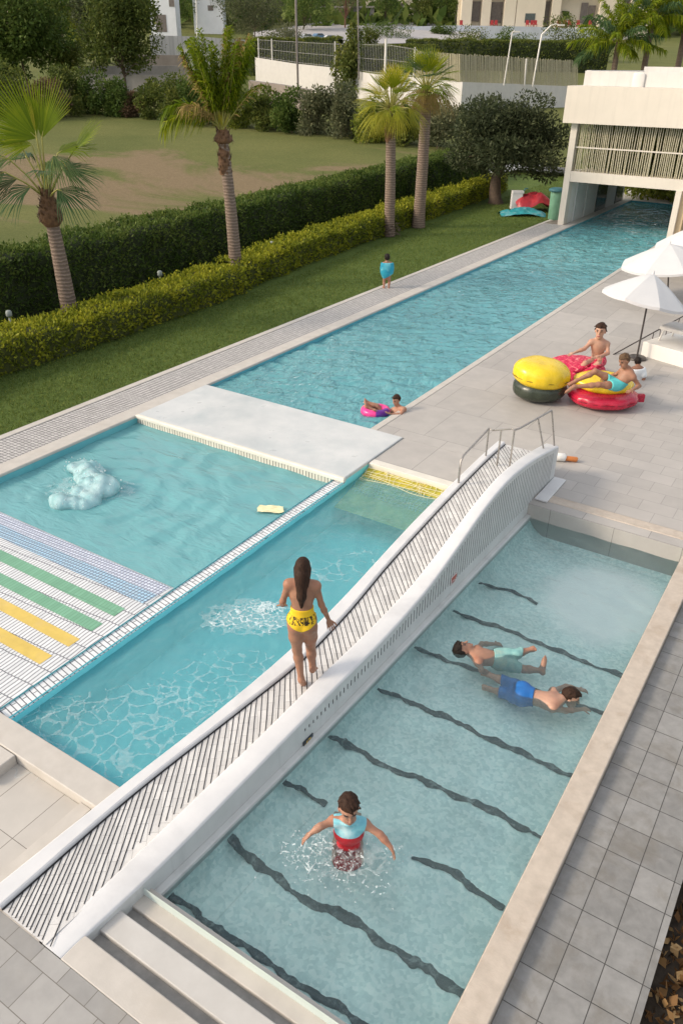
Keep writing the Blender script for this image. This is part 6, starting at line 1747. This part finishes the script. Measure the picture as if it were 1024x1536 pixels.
person('person with short dark hair in a red and aqua vest wading with both arms spread', B, .96, .0095, 'skin_mid', 'spiky', 'hair_brown', head_s=1.3,
    clothes=[('red_vest', 'red_trunks', .012, [(B['chest'] + upB * .045, upB), (B['pelvis'] - upB * .02, -upB)], None, ('torso',)),
             ('aqua_collar', 'aqua', .013, [(B['chest'] + upB * .047, -upB), (B['neck'] + upB * .035, upB)], None, ('torso',))])

# two swimmers in the right pool
zs = -.28
a = lambda u, v, z=0.0: at(u, v, zs + z - .058)
S1 = dict(head=a(694, 974, .07), face=U3 * .8 + R3 * .55 + F3 * .35, up=-R3 - F3 * .15 + U3 * .25, neck=a(709, 981, .02), chest=a(722, 985, .0), pelvis=a(748, 989, -.05), shL=a(715, 974, .03), shR=a(717, 994, .03),
          elL=a(722, 966, -.14), wrL=a(742, 966, -.22), elR=a(722, 1006, -.02), wrR=a(737, 1012, -.14), hipL=a(749, 983, -.05), hipR=a(750, 994, -.07), knL=a(775, 981, .03), anL=a(797, 974, .05), toeL=a(803, 972, .09),
          knR=a(786, 1004, -.10), anR=a(810, 1006, -.02), toeR=a(818, 984, .14))
xl = unit(S1['neck'] - S1['pelvis'])
M['pale_trunks'] = simple('pale_print_trunks', (.28, .50, .46), (.16, .36, .36), .6, 9, stain=((.62, .60, .42), .6))
person('person floating on the back with dark hair and one foot raised out of the water', S1, .98, .011, 'skin_mid', 'short', 'hair_black', head_s=1.15,
       clothes=[('swim_trunks', 'pale_trunks', .018, [(S1['pelvis'] + xl * .10, xl), (S1['pelvis'] - xl * .30, -xl)], None, ('torso', 'leg'))])
S2 = dict(head=a(855, 1046, .05), face=R3 * .75 - U3 * .45 - F3 * .35, up=U3 * .7 + R3 * .2 + F3 * .1, neck=a(838, 1050, .03), chest=a(824, 1052, .0), pelvis=a(786, 1042, -.03), shL=a(829, 1037, -.0), shR=a(828, 1062, .03),
          elL=a(848, 1030, -.10), wrL=a(868, 1034, -.16), elR=a(848, 1066, -.08), wrR=a(872, 1064, -.14), hipL=a(782, 1034, -.04), hipR=a(781, 1048, -.04), knL=a(757, 1022, -.10), anL=a(732, 1012, -.10), toeL=a(720, 1008, -.08),
          knR=a(757, 1040, -.16), anR=a(735, 1034, -.20), toeR=a(722, 1030, -.18))
xl = unit(S2['neck'] - S2['pelvis'])
M['blue_shorts'] = simple('blue_shorts', (.02, .16, .48), (.015, .12, .38), .5, 4)
person('person swimming face down with dark hair and bright blue shorts', S2, .98, .011, 'skin_fair', 'short', 'hair_brown', head_s=1.15,
       clothes=[('swim_shorts', 'blue_shorts', .02, [(S2['pelvis'] + xl * .13, xl), (S2['pelvis'] - xl * .36, -xl)], None, ('torso', 'leg'))])

# the bather with a pink ring at the pool edge
w0 = at(603, 622, ZW_MAIN); D0 = depth_of(w0) + .05
j = lambda u, v, o=0.0: at_dist(u - 6.5, v + 1, D0 + o)
G1 = dict(head=j(601, 599, .0), face=-F3 * .6 - R3 * .75 - U3 * .1, neck=j(604, 611, .02), chest=j(603, 620, .02), pelvis=j(596, 636, .06), shL=j(596, 614, .10), shR=j(612, 613, -.10),
          elL=j(585, 617, -.05), wrL=j(574, 617, -.16), handL=j(570, 616, -.2), elR=j(607, 621, -.26), wrR=j(594, 620, -.30), handR=j(588, 619, -.3), hipL=j(592, 634, .10), hipR=j(592, 637, .0), knL=j(572, 608, .14), anL=j(556, 602, .16), toeL=j(553, 597, .16),
          knR=j(573, 618, .0), anR=j(557, 609, .02), toeR=j(554, 602, .02))
person('person with short dark hair lounging in the long pool against the deck edge', G1, 1.0, .016, 'skin_mid', 'short', 'hair_brown')
rc = at(563, 618, ZW_MAIN + .02); k = MB()
M['pink'] = vinyl('pink_vinyl', (.78, .05, .26)); M['purple'] = vinyl('purple_patch', (.14, .02, .26)); M['salmon'] = vinyl('salmon_vinyl', (.82, .24, .20))
e = empty('swim_ring', rc, 'small pink and purple swim ring floating by the bather in the long pool', 'swim ring')
k.tube([rc + R3 * .26 * math.cos(q) + F3 * .22 * math.sin(q) + U3 * .03 for q in np.linspace(0, 2 * PI, 28)], .095, 12, 0, False); k.build('ring', M['pink'], e)
k = MB(); k.tube([rc + R3 * .26 * math.cos(q) + F3 * .22 * math.sin(q) + U3 * .034 for q in np.linspace(-1.6, -.3, 9)], .0975, 12); k.build('purple_panel', M['purple'], e)
k = MB(); k.tube([rc + R3 * .26 * math.cos(q) + F3 * .22 * math.sin(q) + U3 * .034 for q in np.linspace(1.7, 2.9, 9)], .0975, 12); k.build('salmon_panel', M['salmon'], e)

# the figure wrapped in a towel by the lawn
j = lambda u, v, o=0.0: at_dist(u, v, D0 + o)
t0 = at(579, 432); D0 = depth_of(t0)
C1 = dict(head=j(580.5, 387, .0), face=F3 - R3 * .2, neck=j(580.5, 394), chest=j(580.3, 400), pelvis=j(580, 413), shL=j(575.5, 395), shR=j(586, 395), elL=j(573.5, 404, .06), wrL=j(577, 409, .2), elR=j(587.5, 404, .06), wrR=j(584, 409, .2),
          hipL=j(577.6, 415), hipR=j(582.6, 415), knL=j(575.5, 422, .04), anL=j(575.5, 430.5, 0), toeL=j(573, 431, .14), knR=j(583.5, 422, .04), anR=j(583, 430.5, 0), toeR=j(583.5, 431, .16))
M['towel'] = simple('turquoise_towel', (.03, .36, .50), (.02, .25, .38), .85, 7, .3, 60, stain=((.25, .62, .66), .6))
def cape(G):
    G.ell(C1['chest'] - F3 * .03 - U3 * .06, np.array([.235, .15, .36]), np.array([R3, F3, U3]), .08)
    G.cone(C1['chest'] - U3 * .1, C1['pelvis'] - U3 * .20 - R3 * .02, .13, .04, .08)
person('person wrapped in a turquoise towel standing on the walkway by the lawn', C1, .82, .014, 'skin_mid', 'short', 'hair_black', head_s=1.35,
       clothes=[('towel', 'towel', .016, [(C1['neck'] - U3 * .0, U3), (C1['pelvis'] - U3 * .10 - R3 * .10, -U3 + R3 * .55), (C1['pelvis'] - U3 * .16, -U3 - R3 * .5)], cape, ('torso', 'arm', 'leg'))])

# the group on the inflatables
sm = at(893, 553, .42); D0 = depth_of(sm)
A1 = dict(head=j(900, 496, .0), face=-F3 * .85 - R3 * .45 - U3 * .12, neck=j(898, 509, .0), chest=j(897, 519, .0), pelvis=j(895, 540, .02), shL=j(910, 516, -.0), shR=j(886, 513, .0),
          elL=j(911, 530, -.14), wrL=j(900, 534, -.36), handL=j(894, 534, -.42), elR=j(876, 523, -.10), wrR=j(861, 529, -.22), handR=j(855, 531, -.26), pl=-U3, pr=-U3, hipL=j(901, 543, .0), hipR=j(890, 543, -.02),
          knL=j(896, 546, -.42), anL=j(884, 556, -.55), toeL=j(878, 558, -.62), knR=j(877, 545, -.40), anR=j(868, 556, -.50), toeR=j(862, 557, -.56))
upA = unit(A1['neck'] - A1['pelvis'])
M['khaki'] = simple('khaki_cloth', (.30, .23, .14), (.22, .17, .10), .8, 8)
person('person with swept back brown hair sitting upright on the floral beanbag', A1, 1.16, .015, 'skin_fair', 'short', 'hair_brown', male=True, head_s=1.32,
       clothes=[('floral_wrap', 'floral', .02, [(A1['pelvis'] + upA * .08, upA), (A1['pelvis'] - U3 * .22, -U3)], None, ('torso', 'leg'))])
sr = at(925, 588, .50); D0 = depth_of(sr) + .05
A2 = dict(head=j(936, 541, .0), face=-R3 * .75 - U3 * .55 - F3 * .35, up=U3 * .8 - R3 * .35, neck=j(940, 554, .02), chest=j(939, 563, .0), pelvis=j(926, 576, -.02), shL=j(949, 566, -.12), shR=j(932, 556, .16),
          elL=j(958, 579, -.10), wrL=j(948, 585, -.30), handL=j(941, 587, -.36), elR=j(922, 562, .26), wrR=j(911, 566, .22), hipL=j(920, 578, -.12), hipR=j(919, 571, .06),
          knL=j(897, 577, -.22), anL=j(862, 580, -.20), toeL=j(846, 590, -.26), knR=j(892, 557, .02), anR=j(864, 571, -.02), toeR=j(851, 578, -.06))
M['aqua_shorts'] = simple('aqua_shorts', (.10, .50, .50), (.06, .38, .40), .6, 6)
lg = unit(A2['knL'] - A2['pelvis'])
person('person with short hair and aqua shorts reclining across the two inflatable seats', A2, 1.12, .015, 'skin_tan', 'short', 'hair_light', head_s=1.15,
       clothes=[('swim_shorts', 'aqua_shorts', .022, [(A2['pelvis'] * .6 + A2['chest'] * .4, unit(A2['neck'] - A2['pelvis'])), (A2['pelvis'] + lg * .26, lg), (A2['pelvis'] - U3 * .24, -U3)], None, ('torso', 'leg'))])
D0 = depth_of(at(958, 572)) + .18
A3 = dict(head=j(956, 543, .10), face=F3 * .8 + R3 * .4 - U3 * .5, neck=j(956, 551, .03), chest=j(956, 557, .0), pelvis=j(955, 571, .06), shL=j(948, 554, .02), shR=j(963, 555, -.02),
          elL=j(945, 563, .1), wrL=j(947, 570, .2), elR=j(965, 568, -.08), wrR=j(960, 580, -.12), handR=j(954, 583, -.14), hipL=j(952, 572, .08), hipR=j(959, 572, .06), knL=j(950, 568, .42), anL=j(950, 575, .5), toeL=j(948, 574, .62), knR=j(962, 568, .40), anR=j(962, 575, .48), toeR=j(962, 574, .6))
M['white_tee'] = simple('white_tee', (.74, .77, .78), (.64, .68, .70), .8, 6, .2, 40)
up3 = unit(A3['neck'] - A3['pelvis'])
person('person in a white t-shirt with black hair sitting hunched behind the reclining one', A3, .98, .015, 'skin_deep', 'short', 'hair_black',
       clothes=[('t_shirt', 'white_tee', .018, [(A3['neck'] + up3 * .0, up3), (A3['pelvis'] - up3 * .02, -up3)], lambda G: (G.cone(A3['shR'], A3['shR'] * .45 + A3['elR'] * .55, .066, .07, .03), G.cone(A3['shL'], A3['shL'] * .45 + A3['elL'] * .55, .066, .07, .03)), ('torso',)),
                ('shorts', 'khaki', .02, [(A3['pelvis'] + up3 * .02, up3), (A3['pelvis'] + F3 * .25, F3)], None, ('torso', 'leg'))])

# ------------------------------------------------------------------ foam, splashes, caustic web and the bubbling jet
t = NT('foam'); c = t.coord()
def foammat(name, thin):
    t = NT(name); c = t.coord()
    pr = t.principled((.80, .88, .89), .4, 0, .5, t.bump(t.noise(c, 60, 3), .4, .01))
    tp = t.n('ShaderNodeBsdfTransparent'); mx = t.n('ShaderNodeMixShader')
    t.l(t.ramp(t.noise(c, 26, 4, .65), [(.30, thin[0]), (.70, thin[1])]), mx.inputs[0]); t.l(pr, mx.inputs[1]); t.l(tp.outputs[0], mx.inputs[2])
    return t.done(mx.outputs[0])
M['foam'] = foammat('foam', (.25, .92)); M['film'] = foammat('foam_and_caustics', (.74, .97))
t = NT('bubbling_water'); c = t.coord()
col = t.ramp(t.noise(c, 5, 5, .6), [(.30, (.34, .62, .66)), (.72, (.58, .76, .78))])
pr_ = t.principled(col, .35, 0, .4, t.bump(t.noise(c, 30, 6, .7), .7, .03)); tp_ = t.n('ShaderNodeBsdfTransparent'); tp_.inputs['Color'].default_value = (.8, .97, .97, 1)
lw_ = t.n('ShaderNodeLayerWeight'); lw_.inputs['Blend'].default_value = .35; mx_ = t.n('ShaderNodeMixShader')
t.l(t.math('MULTIPLY_ADD', lw_.outputs['Facing'], .45, .12), mx_.inputs[0]); t.l(pr_, mx_.inputs[1]); t.l(tp_.outputs[0], mx_.inputs[2])
M['bubble'] = t.done(mx_.outputs[0])
def vor_edge(X, Y, s, seed):
    """distance between the two nearest cell points (small on the web between cells)"""
    X = X * s; Y = Y * s; xi = np.floor(X).astype(int); yi = np.floor(Y).astype(int)
    d1 = np.full(X.shape, 9.0); d2 = d1.copy()
    for a_ in (-1, 0, 1):
        for b_ in (-1, 0, 1):
            cx, cy = xi + a_, yi + b_; h1 = _perm[(cx * 1619 + cy * 31337 + seed * 977) % 4096]; h2 = _perm[(cx * 7331 + cy * 1973 + seed * 131) % 4096]
            d = np.hypot(cx + h1 - X, cy + h2 - Y); n = d < d1; d2 = np.where(n, d1, np.minimum(d2, d)); d1 = np.where(n, d, d1)
    return d2 - d1
def lace(name, label, c, rx, ry, ang, z, seed, cell=7.0, thick=.10, dens=.55, step=.012, raise_=.012, falloff=1.0, mat='foam'):
    nx, ny = int(2 * rx / step), int(2 * ry / step)
    u_, v_ = np.meshgrid(np.linspace(-1, 1, nx), np.linspace(-1, 1, ny), indexing='ij')
    X = u_ * rx; Y = v_ * ry; wx = X + .10 * (fbm2(X * 4, Y * 4, 3, seed) - .5) * 2; wy = Y + .10 * (fbm2(X * 4 + 9, Y * 4, 3, seed + 1) - .5) * 2
    e1 = vor_edge(wx, wy, cell, seed); e2 = vor_edge(wx + 3, wy, cell * 2.3, seed + 4)
    r = np.hypot(u_, v_); body = fbm2(X * 2.6 + 5, Y * 2.6, 4, seed + 7) + dens - .5 - .55 * r ** 2 * falloff
    wgt = np.clip(body * 2.2, 0, 1.4)
    on = ((e1 < thick * wgt) | (e2 < thick * .8 * (wgt - .35))) & (r < 1) & (wgt > .05)
    cells = on[:-1, :-1] & on[1:, :-1] & on[1:, 1:] & on[:-1, 1:]
    i = np.arange(nx * ny).reshape(nx, ny)
    ca, sa = math.cos(ang), math.sin(ang)
    Z = z + raise_ * np.clip(1 - e1 / (thick + 1e-6), 0, 1) * np.clip(wgt, .3, 1) + raise_ * .5
    V = np.stack([c[0] + X * ca - Y * sa, c[1] + X * sa + Y * ca, Z], -1).reshape(-1, 3)
    Q = np.stack([i[:-1, :-1], i[1:, :-1], i[1:, 1:], i[:-1, 1:]], -1)[cells]
    if len(Q) == 0: return
    us, inv = np.unique(Q, return_inverse=True)
    o = mesh_np(name, V[us], inv.reshape(-1, 4), M[mat], None, True); o['kind'] = 'stuff'
    return o
fc = at(372, 928, ZW_LAP)
lace('foam', '', fc, .66, .42, .55, ZW_LAP + .012, 3, 9, .15, .62, .008)
lace('foam', '', at(396, 912, ZW_LAP), .36, .20, .5, ZW_LAP + .02, 8, 12, .34, .68, .008)
lace('foam_and_caustics', '', fc, .75, .5, .55, ZW_LAP + .010, 5, 6, .50, .74, .012, .004, 1.0, 'film')
bc = at(520, 1288, zs)
lace('foam', '', at(470, 1285, zs), .40, .32, .4, zs + .010, 21, 11, .11, .58, .007)
lace('foam', '', at(540, 1325, zs), .66, .28, .3, zs + .008, 23, 9, .085, .54, .007)
lace('foam', '', at(600, 1275, zs), .24, .2, .3, zs + .010, 25, 11, .12, .54, .007)
lace('foam_and_caustics', '', at(170, 1100, ZW_LAP), 1.25, .85, .9, ZW_LAP + .006, 31, 4.5, .11, .80, .010, .004, .35, 'film')  # these channel webs stand in for caustic light, laid as pale film
lace('foam_and_caustics', '', at(330, 1020, ZW_LAP), .9, .6, .9, ZW_LAP + .006, 35, 5.0, .09, .70, .010, .004, .5, 'film')
lace('foam_and_caustics', '', at(60, 1072, ZW_LAP), .6, .35, .9, ZW_LAP + .0055, 33, 5, .10, .72, .010, .004, .5, 'film')
lace('foam_and_caustics', '', at(540, 850, ZW_LAP), 1.2, .5, .95, ZW_LAP + .006, 37, 4.0, .09, .62, .012, .004, .5, 'film')
lace('foam_and_caustics', '', at(518, 1280, zs), .50, .42, .3, zs + .012, 27, 9, .22, .66, .008, .006, 1.0, 'film')
lace('foam', '', at(518, 1284, zs), .34, .26, .3, zs + .014, 29, 14, .10, .60, .007)
# flying drops round the boy's hands and the bather's foot
m = MB(); rs = np.random.default_rng(88)
for (u, v, n_, sx) in ((458, 1262, 55, .16), (594, 1285, 30, .12), (500, 1310, 40, .3)):
    c = at(u, v, zs)
    for _ in range(n_):
        p = c + np.array([rs.normal() * sx, rs.normal() * sx, abs(rs.normal()) * .07 + .01]); r = .004 + .007 * rs.random() ** 2
        m.add([p + q for q in np.array([(r, 0, 0), (-r, 0, 0), (0, r, 0), (0, -r, 0), (0, 0, r * 1.4), (0, 0, -r)])], [(0, 2, 4), (2, 1, 4), (1, 3, 4), (3, 0, 4), (2, 0, 5), (1, 2, 5), (3, 1, 5), (0, 3, 5)], 0, True)
o = m.build('spray', M['foam']); o['kind'] = 'stuff'
# bubbling jet
A_, B_, C_ = at(124, 705, ZW_LEFT), at(148, 736, ZW_LEFT), at(108, 757, ZW_LEFT)
G = Field(np.minimum(np.minimum(A_, B_), C_) - .6, np.maximum(np.maximum(A_, B_), C_) + .75, .018)
E_ = np.array([R3, F3, U3])
G.ell(A_ - R3 * .06 + U3 * .05, (.24, .20, 0.112), E_, .16); G.ell(A_ + R3 * .22 + U3 * .01 - F3 * .06, (.20, .14, 0.062), E_, .16)
G.ell(A_ * .65 + B_ * .35 + U3 * .05 - R3 * .05, (.20, .20, 0.093), E_, .18); G.ell(A_ * .35 + B_ * .65 + U3 * .07 + R3 * .02, (.22, .22, 0.112), E_, .18)
G.ell(B_ + U3 * .10, (.33, .29, 0.155), E_, .16); G.ell(B_ - R3 * .16 - F3 * .14 + U3 * .06, (.26, .22, 0.124), E_, .16)
G.ell(B_ * .45 + C_ * .55 + U3 * .03, (.30, .20, 0.087), E_, .18)
G.ell(C_ + U3 * .04, (.30, .17, 0.093), E_, .16); G.ell(C_ - R3 * .22 + U3 * .02, (.18, .16, 0.081), E_, .16)
V0, Q0 = nets(G.D, G.lo, .018); rs = np.random.default_rng(12)
for q in rs.choice(len(V0), 130, replace=False):
    if V0[q][2] > ZW_LEFT - .02: G.ell(V0[q] - U3 * .01, np.array([1, 1, .85]) * (.04 + .09 * rs.random() ** 2), np.eye(3), .09)
V, Q = nets(G.D, G.lo, .018)
o = mesh_np('bubbling_jet', V, Q, M['bubble'], None, True); tag(o, 'frothy white lumps of water welling up in the left pool', 'water jet')
lace('foam_and_caustics', '', at(135, 738, ZW_LEFT), .9, .7, .5, ZW_LEFT + .02, 41, 5, .35, .60, .014, .004, 1.0, 'film')

# froth flung up round the jet
m = MB(); rs = np.random.default_rng(90)
for _ in range(420):
    k_ = rs.integers(0, len(V)); q = V[k_]
    if q[2] < ZW_LEFT: continue
    p = q + rs.normal(size=3) * np.array([.05, .05, .03]) + U3 * .015; r = .006 + .016 * rs.random() ** 2
    m.add([p + z_ for z_ in np.array([(r, 0, 0), (-r, 0, 0), (0, r, 0), (0, -r, 0), (0, 0, r * 1.2), (0, 0, -r)])], [(0, 2, 4), (2, 1, 4), (1, 3, 4), (3, 0, 4), (2, 0, 5), (1, 2, 5), (3, 1, 5), (0, 3, 5)], 0, True)
fr_ = m.build('froth', M['foam']); fr_['kind'] = 'stuff'
lace('foam', '', at(132, 736, ZW_LEFT), .55, .5, .5, ZW_LEFT + .02, 43, 12, .14, .62, .009)

# ------------------------------------------------------------------ light
SUN_EL, SUN_AZ_FROM = math.radians(30), np.array([-.72, -.69])     # the sun stands low behind the viewer's left shoulder
w = bpy.data.worlds.new('World'); SC.world = w; w.use_nodes = True
nt = w.node_tree
bg = nt.nodes['Background']
sky = nt.nodes.new('ShaderNodeTexSky'); sky.sky_type = 'NISHITA'; sky.sun_disc = False
sky.sun_elevation = SUN_EL; sky.sun_rotation = math.atan2(SUN_AZ_FROM[0], SUN_AZ_FROM[1])
sky.air_density = 1.0; sky.dust_density = 3.5; sky.ozone_density = 1.0
hsv = nt.nodes.new('ShaderNodeHueSaturation'); hsv.inputs['Saturation'].default_value = .55     # hazy late-afternoon sky
nt.links.new(sky.outputs[0], hsv.inputs['Color']); 
# unseen broken cloud, added to whiten the reflections in the water
tc = nt.nodes.new('ShaderNodeTexCoord'); mp = nt.nodes.new('ShaderNodeMapping'); mp.inputs['Scale'].default_value = (1, 1, 2.2); nt.links.new(tc.outputs['Generated'], mp.inputs['Vector'])
cn = nt.nodes.new('ShaderNodeTexNoise'); cn.inputs['Scale'].default_value = 2.6; cn.inputs['Detail'].default_value = 6; cn.inputs['Roughness'].default_value = .55; nt.links.new(mp.outputs[0], cn.inputs['Vector'])
cr = nt.nodes.new('ShaderNodeValToRGB'); cr.color_ramp.elements[0].position = .46; cr.color_ramp.elements[1].position = .64; nt.links.new(cn.outputs['Fac'], cr.inputs['Fac'])
cm = nt.nodes.new('ShaderNodeMix'); cm.data_type = 'RGBA'; nt.links.new(cr.outputs['Color'], cm.inputs[0]); nt.links.new(hsv.outputs[0], cm.inputs[6]); cm.inputs[7].default_value = (7.5, 7.3, 7.0, 1)
nt.links.new(cm.outputs[2], bg.inputs['Color']); bg.inputs['Strength'].default_value = SKY_STRENGTH
sd = bpy.data.lights.new('sun', 'SUN'); sd.energy = SUN_STRENGTH; sd.angle = math.radians(SUN_ANGLE); sd.color = (1.0, .83, .63)
so = bpy.data.objects.new('sun', sd); COL.objects.link(so)
dvec = -Vector((SUN_AZ_FROM[0] * math.cos(SUN_EL), SUN_AZ_FROM[1] * math.cos(SUN_EL), math.sin(SUN_EL)))
so.rotation_euler = dvec.to_track_quat('-Z', 'Y').to_euler(); so.location = (-30, -30, 30)
SC.view_settings.view_transform = 'Standard'; SC.view_settings.look = 'None'
SC.view_settings.exposure = EXPOSURE; SC.view_settings.gamma = 1.0
SC.cycles.max_bounces = 10; SC.cycles.transparent_max_bounces = 16
SC.cycles.use_denoising = True
